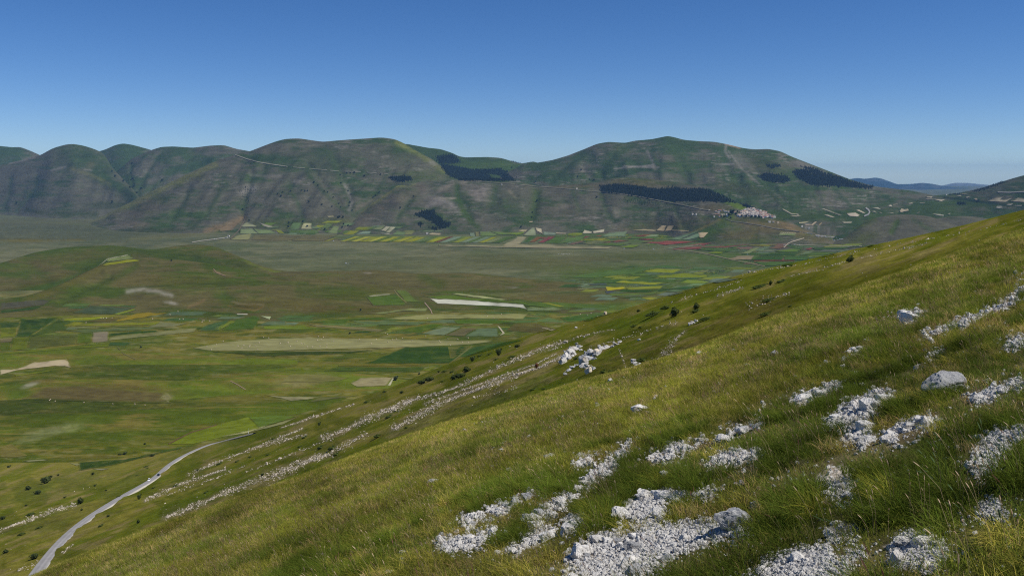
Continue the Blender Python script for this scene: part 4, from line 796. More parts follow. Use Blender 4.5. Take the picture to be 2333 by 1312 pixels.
# patchwork in front of the rising slope
for pts, rgb in [
    ([(300, 500), (520, 460), (860, 415), (1000, 430), (800, 470), (480, 505)], (84, 110, 62)), ([(850, 456), (930, 432), (1160, 440), (1090, 468)], (132, 142, 46)), ([(960, 490), (1180, 464), (1410, 480), (1330, 500), (1000, 504)], (124, 138, 44)), ([(660, 537), (720, 522), (1060, 540), (940, 555)], (150, 156, 48)),
    ([(590, 570), (720, 570), (760, 582), (600, 600)], (190, 180, 40)), ([(722, 577), (1020, 560), (1000, 585), (765, 590)], (140, 146, 52)), ([(585, 602), (672, 602), (600, 620)], (76, 82, 98)), ([(700, 590), (960, 592), (900, 612), (690, 606)], (56, 90, 46)), ([(1130, 542), (1200, 517), (1400, 522), (1330, 545)], (126, 146, 62)),
    ([(1310, 527), (1420, 507), (1620, 508), (1420, 542)], (108, 124, 108)), ([(600, 622), (900, 615), (980, 600), (960, 625), (640, 640)], (100, 124, 56)), ([(450, 548), (600, 542), (600, 556), (470, 556)], (78, 90, 92)), ([(860, 418), (1040, 408), (1240, 432), (1010, 428)], (70, 104, 60)), ([(1240, 420), (1420, 418), (1560, 440), (1400, 442), (1250, 436)], (88, 114, 76)),
    ([(1420, 432), (1560, 420), (1740, 425), (1680, 440), (1500, 445)], (116, 130, 56)), ([(1070, 582), (1180, 566), (1310, 572), (1180, 588)], (60, 98, 58)), ([(820, 505), (1000, 508), (1180, 520), (1060, 532), (800, 518)], (80, 108, 56)), ([(1050, 475), (1080, 470), (1180, 462), (980, 484)], (78, 104, 60)), ([(480, 525), (640, 520), (700, 520), (640, 536), (500, 540)], (80, 108, 60)),
    ([(960, 630), (1040, 610), (1180, 612), (1060, 640)], (112, 126, 110)), ([(850, 650), (930, 645), (980, 655), (920, 670)], (146, 150, 48)), ([(670, 648), (840, 642), (900, 645), (760, 655)], (66, 96, 50)), ([(1000, 605), (1100, 590), (1220, 594), (1120, 608)], (92, 118, 84)), ([(760, 470), (860, 470), (940, 488), (800, 488)], (92, 118, 60)),
    ([(1340, 480), (1420, 478), (1500, 490), (1350, 500)], (98, 122, 66)), ([(280, 512), (420, 508), (520, 514), (400, 520)], (96, 108, 66)), ([(1250, 545), (1340, 547), (1300, 560), (1180, 558)], (120, 148, 100)), ([(560, 752), (720, 746), (680, 762), (540, 765)], (118, 134, 46)), ([(250, 800), (420, 770), (600, 770), (480, 822), (300, 832)], (72, 106, 46)),
    ([(0, 682), (200, 682), (560, 700), (620, 720), (400, 730), (0, 710)], (86, 112, 50)), ([(0, 722), (200, 722), (290, 742), (0, 750)], (124, 140, 100)), ([(110, 687), (160, 688), (280, 715), (240, 718)], (150, 152, 46)),
]: field(z7(pts), rgb)

pal = [(84, 110, 62), (72, 104, 58), (96, 120, 66), (112, 128, 58), (128, 138, 54), (104, 122, 92), (92, 112, 84), (62, 94, 52), (118, 124, 84), (108, 128, 102)]
def filler(poly, n, wx, hy, slant, lift, extra=()):
    a = np.array(poly, float); got = 0
    while got < n:
        x, y = rng.uniform(a[:, 0].min(), a[:, 0].max()), rng.uniform(a[:, 1].min(), a[:, 1].max())
        if not inpoly(np.array([x]), np.array([y]), poly)[0]: continue
        w, h = rng.uniform(0.5, 1.4) * wx, rng.uniform(0.6, 1.5) * hy
        t = slant * rng.uniform(0.6, 1.4)
        cols = pal + list(extra)
        field([(x - w + t, y - h), (x + w + t, y - h + rng.uniform(-.5, .5)), (x + w - t, y + h), (x - w - t, y + h + rng.uniform(-.5, .5))], cols[int(rng.integers(0, len(cols)))], lift=lift)
        got += 1
filler([(1260, 655), (1320, 632), (1430, 608), (1720, 606), (1560, 655), (1450, 690), (1390, 682)], 60, 24, 3.0, 10, 0.29)
filler([(1560, 560), (1750, 556), (1960, 558), (1900, 578), (1720, 610), (1700, 595), (1600, 575)], 46, 20, 2.4, 8, 0.36, [(140, 72, 72), (118, 92, 84)])
filler([(1000, 541), (1560, 536), (1620, 548), (1500, 560), (1260, 553), (1000, 551)], 44, 17, 2.2, 9, 0.38, [(140, 72, 72), (132, 90, 72)])
filler([(560, 512), (780, 505), (1060, 534), (740, 540), (640, 530)], 24, 16, 2.6, 6, 0.40)
filler([(0, 700), (300, 690), (700, 722), (760, 738), (480, 755), (200, 800), (0, 800)], 34, 34, 3.4, 8, 0.21)
filler([(640, 735), (900, 716), (1240, 712), (1180, 760), (900, 765)], 24, 36, 2.6, 9, 0.23)
filler([(1180, 706), (1380, 696), (1430, 706), (1300, 745)], 14, 24, 2.4, 8, 0.25)

# tracks
ribbon([(536, 354), (560, 363), (590, 371), (620, 376), (655, 381)], 1.3, (150, 150, 138), 'hill_track', 1.0)
for a_, b_ in (((668, 382.5), (694, 384.5)), ((704, 385.5), (745, 389)), ((752, 390), (772, 391.5)), ((785, 392), (822, 393)), ((836, 394), (858, 396)), ((875, 397), (884, 398))): ribbon([a_, b_], 1.0, (140, 141, 130), 'hill_track', 1.0)
ribbon([(1080, 412.5), (1120, 417), (1165, 420), (1220, 426), (1280, 430), (1340, 436), (1400, 441), (1460, 450), (1500, 458), (1550, 467), (1600, 478), (1622, 481)], [0.7, 0.7, 0.9, 0.9, 1.0, 0.9, 0.8, 1.1, 1.7, 1.9, 1.7, 1.0], (122, 123, 112), 'gravel_road', 1.0)
ribbon(z4([(430, 613), (470, 632), (520, 636), (640, 655), (760, 680), (850, 690), (900, 697)]), 1.1, (112, 114, 114), 'village_road', 1.0)
ribbon(z4([(100, 808), (210, 820), (330, 842), (460, 872), (560, 890), (612, 902), (680, 916)]), 2.0, (126, 124, 98), 'valley_road', 0.6)
ribbon(z4([(800, 798), (830, 770), (860, 758), (930, 738)]), 1.8, (180, 170, 150), 'valley_road', 0.8)
ribbon(z4([(880, 782), (1000, 784), (1150, 789), (1300, 788)]), 1.5, (140, 138, 118), 'valley_road', 0.8)
ribbon(zr([(390, 510), (425, 535), (438, 562), (425, 590), (370, 613)]), 3.2, (150, 152, 152), 'pass_road', 1.0)
ribbon(zr([(2010, 318), (2150, 322), (2333, 313), (2500, 305)]), 2.4, (150, 150, 146), 'pass_road', 1.0)
ribbon([(437, 553), (460, 549), (490, 545.5), (520, 541)], 1.6, (170, 166, 150), 'valley_road', 0.6)
ribbon([(560, 492), (556, 505), (545, 525), (525, 545)], 2.0, (116, 108, 96), 'dirt_track', 0.8)

# ------------------------------------------------------------------ the tarmac road down on the slope
rd = z8([(235, 1330), (290, 1250), (338, 1190), (418, 1080), (518, 985), (640, 895), (742, 830), (852, 765), (950, 708), (1042, 661), (1092, 628), (1125, 588), (1172, 538), (1252, 490), (1352, 440), (1452, 403), (1560, 374), (1680, 345), (1790, 318)])
rp = []
for i in range(len(rd) - 1):
    for k in range(6):
        t = k / 6
        p, n = hit(rd[i][0] + (rd[i + 1][0] - rd[i][0]) * t, rd[i][1] + (rd[i + 1][1] - rd[i][1]) * t)
        if p is not None: rp.append(p[:])
rp = np.array(rp)
for k in range(3): rp[:, k] = gsmooth(rp[:, k], 5)
tg = np.gradient(rp, axis=0); tg[:, 2] = 0; tg /= np.linalg.norm(tg, axis=1, keepdims=True)
sdv = np.stack([tg[:, 1], -tg[:, 0], 0 * tg[:, 0]], 1)
prof = [(-4.6, -3.0), (-2.9, 0.55), (-2.15, 0.75), (-0.9, 0.82), (0, 0.84), (0.9, 0.82), (2.15, 0.75), (2.9, 0.6), (4.4, -1.2)]
VV = np.concatenate([rp[:, None] + sdv[:, None] * o - np.array([0, 0, 1])[None, None] * -z for o, z in prof], 1)
grey, edge, bank = np.array([0.30, 0.29, 0.285]), np.array([0.50, 0.46, 0.38]), np.array([0.12, 0.115, 0.05])
rc = [bank, edge, grey, grey * 0.8, grey * 1.02, grey * 0.78, grey, edge, bank]
cc = np.concatenate([np.tile(q, (len(rp), 1))[:, None] for q in rc], 1).reshape(-1, 3)
MAT_ROAD = terrain_mat('worn_tarmac', (9, 1.5), 0.1)
link('road', mesh_from('road', VV.reshape(-1, 3), grid_faces(len(rp), len(prof)), cc), MAT_ROAD, kind='structure')
road_c = rp + np.array([0, 0, 0.85])

# ------------------------------------------------------------------ shared builders
def ico(sub):
    bm = bmesh.new(); bmesh.ops.create_icosphere(bm, subdivisions=sub, radius=1.0)
    V = np.array([v.co[:] for v in bm.verts]); Fc = np.array([[v.index for v in f.verts] for f in bm.faces]); bm.free()
    return V, Fc
ICO1, ICO2, ICO3 = ico(1), ico(2), ico(4)
def rock_mesh(name, seed, base=ICO2, shape=(1, 0.85, 0.7), cuts=11, rough=0.13, smooth=False):
    r = np.random.default_rng(seed)
    V, Fc = base[0].copy(), base[1]
    for k in range(cuts):                                # broken faces
        n = r.normal(size=3); n /= np.linalg.norm(n)
        d = r.uniform(0.52, 0.86)
        s = V @ n - d
        V = V - np.maximum(s, 0)[:, None] * n[None]
    V = V * (1 + rough * (fbm(V[:, 0] * 2.3 + seed, V[:, 1] * 2.3 + V[:, 2] * 1.7, 3, seed)[:, None] - 0.5) * 2)
    if len(V) > 500:
        V = V * (1 + 0.10 * (fbm(V[:, 0] * 7 + V[:, 2] * 5 + seed, V[:, 1] * 7 - V[:, 2] * 4, 4, seed + 3)[:, None] - 0.5) * 2)
    V = V * np.array(shape)[None]
    return mesh_from(name, V, Fc, smooth=smooth)
def stone_mat(name, rgb, dark=(0.16, 0.16, 0.17), warm=(0.34, 0.25, 0.16), amt=0.3, scale=3.0):
    m, nt, b = newmat(name)
    L = nt.links.new
    tc = N(nt, 'ShaderNodeTexCoord')
    oi = N(nt, 'ShaderNodeObjectInfo')
    n1 = N(nt, 'ShaderNodeTexNoise', Scale=scale, Detail=7.0, Roughness=0.7)
    n2 = N(nt, 'ShaderNodeTexNoise', Scale=scale * 0.45, Detail=4.0, Roughness=0.6)
    L(tc.outputs['Object'], n1.inputs['Vector']); L(tc.outputs['Object'], n2.inputs['Vector'])
    r1 = N(nt, 'ShaderNodeMapRange'); r1.inputs[1].default_value, r1.inputs[2].default_value, r1.inputs[4].default_value = 0.52, 0.74, amt
    L(n1.outputs[0], r1.inputs[0])
    x1 = N(nt, 'ShaderNodeMixRGB'); x1.inputs[1].default_value = (*rgb, 1); x1.inputs[2].default_value = (*dark, 1); L(r1.outputs[0], x1.inputs[0])
    r2 = N(nt, 'ShaderNodeMapRange'); r2.inputs[1].default_value, r2.inputs[2].default_value, r2.inputs[4].default_value = 0.55, 0.75, amt * 0.8
    L(n2.outputs[0], r2.inputs[0])
    x2 = N(nt, 'ShaderNodeMixRGB'); x2.inputs[2].default_value = (*warm, 1); L(x1.outputs[0], x2.inputs[1]); L(r2.outputs[0], x2.inputs[0])
    hs = N(nt, 'ShaderNodeHueSaturation')
    mr = N(nt, 'ShaderNodeMapRange'); mr.inputs[3].default_value, mr.inputs[4].default_value = 0.8, 1.06
    L(oi.outputs['Random'], mr.inputs[0]); L(mr.outputs[0], hs.inputs['Value'])
    L(x2.outputs[0], hs.inputs['Color']); L(hs.outputs[0], b.inputs['Base Color'])
    b.inputs['Roughness'].default_value = 0.9; b.inputs['Specular IOR Level'].default_value = 0.15
    bp = N(nt, 'ShaderNodeBump', Strength=0.6, Distance=0.12)
    L(n1.outputs[0], bp.inputs['Height']); L(bp.outputs[0], b.inputs['Normal'])
    return m
MAT_STONE = stone_mat('limestone', (0.70, 0.68, 0.645), amt=0.26)
MAT_GREYSTONE = stone_mat('grey_limestone', (0.36, 0.365, 0.37), amt=0.5)
MAT_SCREE = stone_mat('scree_stone', (0.47, 0.41, 0.33), amt=0.4, scale=1.5)
MAT_CREAM = stone_mat('cream_limestone', (0.60, 0.53, 0.42), amt=0.15, scale=1.0)

def scatter(name, pts, rot, scl, idx, protos, tint=None, kind='stuff'):
    """one object whose geometry nodes set out the prototype meshes, one per point"""
    n = len(pts)
    me = bpy.data.meshes.new(name)
    me.vertices.add(n); me.vertices.foreach_set('co', np.asarray(pts, np.float32).ravel())
    def att(nm, ty, key, a):
        t = me.attributes.new(nm, ty, 'POINT'); t.data.foreach_set(key, np.ascontiguousarray(a).ravel())
    att('rot', 'FLOAT_VECTOR', 'vector', np.asarray(rot, np.float32)); att('scl', 'FLOAT_VECTOR', 'vector', np.asarray(scl, np.float32)); att('idx', 'INT', 'value', np.asarray(idx, np.int32))
    if tint is not None:
        q = np.ones((n, 4), np.float32); q[:, :3] = tint
        att('tint', 'FLOAT_COLOR', 'color', q)
    o = link(name, me, kind=kind)
    col = bpy.data.collections.new(name + '_kinds')
    for i, (pm, pmat) in enumerate(protos):
        po = bpy.data.objects.new('%s_kind_%02d' % (name, i), pm)
        if not pm.materials: pm.materials.append(pmat)
        col.objects.link(po)
    ng = bpy.data.node_groups.new(name + '_scatter', 'GeometryNodeTree')
    ng.interface.new_socket('Geometry', in_out='INPUT', socket_type='NodeSocketGeometry')
    ng.interface.new_socket('Geometry', in_out='OUTPUT', socket_type='NodeSocketGeometry')
    gi, go = ng.nodes.new('NodeGroupInput'), ng.nodes.new('NodeGroupOutput')
    ip = ng.nodes.new('GeometryNodeInstanceOnPoints')
    ci = ng.nodes.new('GeometryNodeCollectionInfo')
    ci.inputs['Collection'].default_value = col; ci.inputs['Separate Children'].default_value = True; ci.inputs['Reset Children'].default_value = True
    def na(nm, ty):
        q = ng.nodes.new('GeometryNodeInputNamedAttribute'); q.data_type = ty; q.inputs['Name'].default_value = nm
        return q.outputs['Attribute']
    er = ng.nodes.new('FunctionNodeEulerToRotation')
    Lk = ng.links.new
    Lk(gi.outputs[0], ip.inputs['Points']); Lk(ci.outputs[0], ip.inputs['Instance']); ip.inputs['Pick Instance'].default_value = True
    Lk(na('idx', 'INT'), ip.inputs['Instance Index']); Lk(na('rot', 'FLOAT_VECTOR'), er.inputs[0]); Lk(er.outputs[0], ip.inputs['Rotation']); Lk(na('scl', 'FLOAT_VECTOR'), ip.inputs['Scale'])
    Lk(ip.outputs[0], go.inputs[0])
    md = o.modifiers.new('scatter', 'NODES'); md.node_group = ng
    return o

def leaf_mat(name, rgb, var=0.35, scale=2.0, trans=0.25, inst=False):
    m, nt, b = newmat(name)
    L = nt.links.new
    if inst:
        a = N(nt, 'ShaderNodeAttribute', attribute_name='tint'); a.attribute_type = 'INSTANCER'
        v = N(nt, 'ShaderNodeAttribute', attribute_name='Col')
        mx = N(nt, 'ShaderNodeMixRGB', blend_type='MULTIPLY'); mx.inputs[0].default_value = 1
        L(a.outputs['Color'], mx.inputs[1]); L(v.outputs['Color'], mx.inputs[2])
        cur = mx.outputs[0]
    else:
        tc = N(nt, 'ShaderNodeTexCoord')
        no = N(nt, 'ShaderNodeTexNoise', Scale=scale, Detail=3.0)
        L(tc.outputs['Object'], no.inputs['Vector'])
        mr = N(nt, 'ShaderNodeMapRange'); mr.inputs[1].default_value, mr.inputs[2].default_value, mr.inputs[3].default_value, mr.inputs[4].default_value = 0.3, 0.7, 1 - var, 1 + var
        L(no.outputs[0], mr.inputs[0])
        mx = N(nt, 'ShaderNodeMixRGB', blend_type='MULTIPLY'); mx.inputs[0].default_value = 1; mx.inputs[1].default_value = (*rgb, 1)
        L(mr.outputs[0], mx.inputs[2]); cur = mx.outputs[0]
    L(cur, b.inputs['Base Color'])
    b.inputs['Roughness'].default_value = 0.75; b.inputs['Specular IOR Level'].default_value = 0.04
    if trans:
        tr = N(nt, 'ShaderNodeBsdfTranslucent'); L(cur, tr.inputs[0])
        ms = N(nt, 'ShaderNodeMixShader'); ms.inputs[0].default_value = trans
        L(b.outputs[0], ms.inputs[1]); L(tr.outputs[0], ms.inputs[2]); L(ms.outputs[0], nt.nodes['Material Output'].inputs['Surface'])
    return m
MAT_BUSH = leaf_mat('bush_leaves', (0.060, 0.078, 0.024), var=0.5)
MAT_MAT = leaf_mat('juniper_mat_leaves', (0.075, 0.10, 0.022))
MAT_PINE = leaf_mat('pine_needles', (0.012, 0.020, 0.011), trans=0.05)
MAT_TREE = leaf_mat('far_tree_leaves', (0.02, 0.034, 0.016), trans=0.1)
MAT_RUST = leaf_mat('dry_leaves', (0.16, 0.07, 0.03))
MAT_BARK = plain_mat('bark', (0.09, 0.07, 0.05), noise=0.3, scale=8)

def crown_mesh(name, seed, n=420, leaf=0.13, flat=1.0, lumps=7):
    """leaf-sized faces through a lumpy volume of unit radius, base at z=0"""
    r = np.random.default_rng(seed)
    C = r.normal(size=(lumps, 3)); C /= np.linalg.norm(C, axis=1, keepdims=True)
    C *= r.uniform(0.3, 0.78, (lumps, 1)); rad = r.uniform(0.24, 0.5, lumps)
    k = r.integers(0, lumps, n)
    d = r.normal(size=(n, 3)); d /= np.linalg.norm(d, axis=1, keepdims=True)
    p = C[k] + d * (rad[k] * r.uniform(0.55, 1.0, n) ** 0.5)[:, None]
    a = r.normal(size=(n, 3)); a /= np.linalg.norm(a, axis=1, keepdims=True)
    b = np.cross(a, d + 0.3 * r.normal(size=(n, 3))); b /= np.linalg.norm(b, axis=1, keepdims=True) + 1e-6
    s = leaf * r.uniform(0.6, 1.4, (n, 1))
    V = np.stack([p - a * s, p + b * s * 0.7, p + a * s, p - b * s * 0.7], 1)
    V[..., 2] = (V[..., 2] + 1.0) * 0.5 * 2 * flat
    # dense heart so that the crown is not see-through everywhere
    core = ICO1[0] * (0.55 + 0.25 * r.random((len(ICO1[0]), 1)))
    core[:, 2] = (core[:, 2] + 1.0) * flat
    Vs = np.concatenate([V.reshape(-1, 3)])
    Fq = np.arange(4 * n).reshape(n, 4)
    me = bpy.data.meshes.new(name)
    allF = [tuple(f) for f in Fq] + [tuple(f + 4 * n) for f in ICO1[1]]
    me.from_pydata(np.concatenate([Vs, core]).tolist(), [], allF)
    return me
def trunk_mesh(name, h=1.0, r0=0.09):
    V, Fs = [], []
    for i, (z, r) in enumerate(((-0.15, 1.3), (0.3, 0.9), (0.7, 0.7), (1.0, 0.3))):
        for k in range(7):
            a = k * 2 * math.pi / 7
            V.append((r * r0 * math.cos(a) + 0.05 * z * z, r * r0 * math.sin(a), z * h))
    for i in range(3):
        for k in range(7):
            Fs.append((i * 7 + k, i * 7 + (k + 1) % 7, (i + 1) * 7 + (k + 1) % 7, (i + 1) * 7 + k))
    return mesh_from(name, V, Fs)

# ------------------------------------------------------------------ pine woods
def cone_tree(name, seed):
    r = np.random.default_rng(seed)
    V, Fs = [], []
    for lv in range(4):
        z0, z1, rr = 0.1 + lv * 0.21, 0.46 + lv * 0.19, 0.30 * (1 - lv * 0.21)
        b0 = len(V)
        for k in range(7):
            a = k * 2 * math.pi / 7 + lv
            q = rr * r.uniform(0.7, 1.2)
            V.append((q * math.cos(a), q * math.sin(a), z0 + r.uniform(-0.05, 0.05)))
        V.append((r.uniform(-0.03, 0.03), r.uniform(-0.03, 0.03), min(z1, 1.0)))
        for k in range(7): Fs.append((b0 + k, b0 + (k + 1) % 7, b0 + 7))
    return mesh_from(name, V, Fs, smooth=False)
cones = [cone_tree('pine_shape', 50 + i) for i in range(4)]
def sample_poly(poly, spacing_x, spacing_y, holes=()):
    p = np.array(poly, float)
    x0, x1, y0, y1 = p[:, 0].min() - 6, p[:, 0].max() + 6, p[:, 1].min() - 3, p[:, 1].max() + 3
    gx, gy_ = np.meshgrid(np.arange(x0, x1, spacing_x), np.arange(y0, y1, spacing_y))
    gx = gx + rng.uniform(-0.5, 0.5, gx.shape) * spacing_x; gy_ = gy_ + rng.uniform(-0.5, 0.5, gy_.shape) * spacing_y
    e = rng.random(gx.shape) < 0.25
    m = inpoly(gx + np.where(e, rng.normal(0, 4, gx.shape), 2 * rng.normal(size=gx.shape)), gy_ + np.where(e, rng.normal(0, 1.6, gx.shape), 0.7 * rng.normal(size=gx.shape)), poly)
    for h in holes: m &= ~inpoly(gx, gy_, h)
    return np.stack([gx[m], gy_[m]], 1)
def wood(name, label, polys, h=15.0, sx=2.0, sy=1.0, holes=(), thin=0.0):
    pts = []
    for poly in polys:
        for x, y in sample_poly(poly, sx, sy, holes):
            if rng.random() < thin: continue
            p, n = hit(x, y)
            if p is not None and p.y > 4000: pts.append(p[:])
    pts = np.array(pts); n = len(pts)
    s = h * rng.uniform(0.7, 1.25, n)
    o = scatter(name, pts - np.array([0, 0, 0.5]), np.stack([0 * s, 0 * s, rng.uniform(0, 6.3, n)], 1), np.stack([s * 1.15, s * 1.15, s], 1), rng.integers(0, 4, n), [(cones[i], MAT_PINE) for i in range(4)])
    o['label'] = label
    return o
wood('pine_wood', 'long dark pine wood on the hill above the village road', [[(1369, 424), (1400, 420), (1450, 425), (1500, 432), (1540, 429), (1570, 432), (1600, 430), (1620, 436), (1640, 445), (1665, 456), (1678, 464), (1660, 462), (1600, 459), (1540, 459), (1490, 455), (1450, 447), (1410, 442), (1369, 439)]], sx=2.2, sy=1.1)
wood('pine_wood', 'dark pine wood in the saddle between the two mountains', [[(995, 357), (1010, 354), (1030, 352), (1042, 359), (1050, 370), (1030, 374), (1000, 372)], [(1003, 374), (1040, 380), (1075, 387), (1110, 387), (1140, 385), (1152, 392), (1168, 407), (1172, 412), (1100, 413), (1050, 412), (1020, 400)], [(1160, 364), (1170, 366), (1186, 373), (1178, 374)]], holes=[[(1112, 396), (1140, 401), (1146, 410), (1120, 406)]], sx=1.7, sy=0.9)
wood('pine_wood', 'small dark pine plantation high on the central mountain', [[(885, 405), (900, 403), (935, 404), (937, 411), (905, 415)]], sx=1.9, sy=1.0)
wood('pine_wood', 'Z-shaped dark pine plantation low on the front hill', [[(947, 491), (960, 482), (990, 480), (992, 491), (1005, 498), (1010, 506), (1027, 508), (1020, 516), (1008, 522), (995, 513), (975, 501)], [(952, 509), (962, 506), (958, 517)], [(980, 519), (1000, 519), (990, 526)]], h=13, sx=1.9, sy=1.0)
wood('pine_wood', 'dark wood on the right shoulder of the right mountain', [[(1805, 392), (1825, 387), (1860, 390), (1900, 400), (1940, 414), (1990, 427), (1985, 431), (1900, 425), (1850, 422), (1820, 407)], [(1825, 381), (1850, 383), (1870, 390), (1850, 391)]], sx=1.7, sy=0.9)
wood('pine_wood', 'oval dark wood below the right mountain shoulder', [[(1730, 402), (1745, 395), (1790, 402), (1800, 412), (1785, 418), (1740, 412)], [(1745, 378), (1770, 374), (1778, 380), (1760, 384)]], sx=2.0, sy=1.0)
wood('pine_wood', 'strip of dark trees just above the village', [[(1688, 467), (1700, 466), (1712, 472), (1724, 478), (1712, 478)]], h=12, sx=1.6, sy=0.8)
wood('pine_wood', 'dark scrub along the skyline of the right-hand hill', [[(2215, 436), (2245, 428), (2286, 413), (2288, 416), (2250, 430), (2220, 438)], [(2160, 444), (2178, 441.5), (2192, 441), (2186, 444)], [(2178, 465), (2186, 461), (2200, 463), (2196, 468)], [(2222, 459), (2230, 457), (2230, 461), (2224, 461)]], h=11, sx=1.7, sy=0.8)
wood('scrub', 'scattered dark scrub below the gravel road', [[(1405, 450), (1460, 455), (1500, 462), (1505, 470), (1460, 468), (1410, 458)]], h=8, sx=4.5, sy=2.2, thin=0.3)
wood('scrub', 'dark scrub and boulders in the gully of the central mountain', [[(540, 436), (560, 425), (590, 428), (575, 440), (570, 455), (562, 468), (555, 450)]], h=8, sx=3.4, sy=2.6, thin=0.25)

# lone trees dotted over the far hills
far_crowns = [crown_mesh('tree_crown', 200 + i, n=70, leaf=0.26) for i in range(3)]
far_trunk = trunk_mesh('tree_trunk', 0.8, 0.08)
dots = z2([(1060, 460), (1120, 440), (1150, 440), (1185, 440), (1275, 467), (1415, 455), (830, 525), (865, 552), (920, 600), (950, 610), (1000, 655), (1050, 710), (1065, 740), (1070, 530), (1130, 600), (1155, 630), (1145, 700), (1140, 730), (1165, 770), (1040, 835), (1055, 830), (1085, 830), (1370, 640), (1350, 655), (1405, 610), (720, 595), (750, 600), (775, 598), (510, 625), (540, 645), (555, 610), (625, 600), (900, 720), (990, 735), (785, 695), (610, 880), (605, 915), (735, 870), (770, 910), (925, 938), (1090, 890), (1130, 905), (1080, 920), (260, 860), (205, 765), (1705, 650), (1590, 750)])
dots += z3([(860, 690), (820, 790), (815, 830), (1250, 415), (1220, 475), (1325, 500), (1360, 505), (845, 520), (720, 918), (1385, 655), (640, 395), (600, 430)]) + [(255, 391), (262, 402), (300, 372), (298, 395), (302, 408), (312, 440), (305, 425), (296, 428), (281, 413), (322, 430), (370, 411), (256, 461), (38, 463)]
def far_tree(px, py, w, label, cat, group, name='lone_tree', crown=None, tall=1.0):
    p, n = hit(px, py)
    if p is None: return
    s = w * p.y / F
    t = bpy.data.objects.new(name, None); COL.objects.link(t); t.location = p
    tag(t, label, cat, group)
    i = int(rng.integers(0, 3))
    c = link('crown', (crown or far_crowns)[i], MAT_TREE, parent=t); c.scale = (s * 0.62, s * 0.62, s * 0.5 * tall); c.location = (0, 0, s * 0.12); c.rotation_euler = (0, 0, rng.uniform(0, 6))
    k = link('trunk', far_trunk, MAT_BARK, parent=t); k.scale = (s, s, s * 0.7)
    return t
for i, (x, y) in enumerate(dots):
    far_tree(x, y + 1.5, rng.uniform(3.4, 5.4), *((lambda z_: ('small dark tree dotted ' + z_, 'tree', 'dark trees ' + z_))('in the gullies of the far left hills' if x < 430 else 'on the left half of the central mountain' if x < 700 else 'in the gullies of the central mountain' if x < 890 else 'on the front hill below the gravel road' if y > 418 else 'on the lower flank of the right mountain')))
for x, y, lab in [(391, 596, 'lone dark tree on the green flank of the low hill'), (797, 761, 'lone dark bush at the upper edge of the straw field'), (321, 793, 'small dark bush in the dip left of the straw field'), (822, 708, 'small round bush below the brown low hill')]:
    far_tree(x, y, 5.0, lab, 'tree', None)
for x, y, w in [(1667, 490, 15), (1660, 493, 9), (1676, 491, 8), (1650, 497, 8), (1690, 495, 7), (1700, 496, 8), (1712, 497, 7), (1722, 497, 8), (1730, 497, 7), (1752, 498, 5), (1672, 482, 6), (1680, 484, 5), (1643, 496, 6), (1665, 499, 6)]:
    far_tree(x, y, w * 0.72, 'dark leafy tree among or below the village houses', 'tree', 'trees of the hilltop village', tall=1.25)

# ------------------------------------------------------------------ village on the spur
MAT_ROOF = [plain_mat('roof_tiles', c, noise=0.25, scale=1.2) for c in ((0.30, 0.17, 0.12), (0.36, 0.27, 0.21), (0.42, 0.37, 0.31), (0.33, 0.13, 0.10))]
MAT_WALL = [plain_mat('rendered_wall', c, noise=0.12, scale=0.8) for c in ((0.72, 0.68, 0.61), (0.65, 0.59, 0.51), (0.78, 0.76, 0.73), (0.62, 0.50, 0.28), (0.60, 0.38, 0.16), (0.52, 0.44, 0.40))]
def house_meshes():
    w = [(-.5, -.5), (.5, -.5), (.5, .5), (-.5, .5)]
    V = [(x, y, -0.5) for x, y in w] + [(x, y, 0.8) for x, y in w] + [(-.5, 0, 1.08), (.5, 0, 1.08)]
    wall = bpy.data.meshes.new('house_wall'); wall.from_pydata(V, [], [(0, 1, 5, 4), (2, 3, 7, 6), (1, 2, 6, 9, 5), (3, 0, 4, 8, 7)])
    o, t = 0.56, 0.05
    Vr = []
    for dz in (0.0, t):
        Vr += [(-o, -o, 0.765 + dz), (o, -o, 0.765 + dz), (o, 0, 1.085 + dz), (-o, 0, 1.085 + dz), (o, o, 0.765 + dz), (-o, o, 0.765 + dz)]
    Fr = [(0, 1, 2, 3), (3, 2, 4, 5), (6, 9, 8, 7), (9, 11, 10, 8), (0, 6, 7, 1), (4, 10, 11, 5), (0, 3, 9, 6), (3, 5, 11, 9), (1, 7, 8, 2), (2, 8, 10, 4)]
    roof = bpy.data.meshes.new('house_roof'); roof.from_pydata(Vr, [], Fr)
    return wall, roof
HW, HR = house_meshes()
walls = {}
def house(px, py, w, d, h, wall, roof, label, group, rz=None):
    p, n = hit(px, py)
    if p is None: return
    t = bpy.data.objects.new('village_house', None); COL.objects.link(t); t.location = (p.x, p.y, p.z); t.rotation_euler = (0, 0, rng.uniform(-0.5, 0.5) + (1.57 if rng.random() < 0.35 else 0) if rz is None else rz)
    tag(t, label, 'house', group)
    for nm, me, mat in (('wall', HW, MAT_WALL[wall]), ('roof', HR, MAT_ROOF[roof])):
        k = (nm, mat.name)
        if k not in walls:
            m2 = me.copy(); m2.materials.append(mat); walls[k] = m2
        c = link(nm, walls[k], None, parent=t); c.scale = (w, d, h)
main = [(1680, 495), (1686, 488), (1694, 481), (1704, 477), (1716, 476), (1728, 479), (1738, 483), (1746, 488), (1756, 491), (1764, 494), (1766, 497), (1750, 497), (1735, 494), (1715, 493), (1700, 494)]
q = sample_poly(main, 3.6, 1.55)
q = q[np.argsort(q[:, 1])]
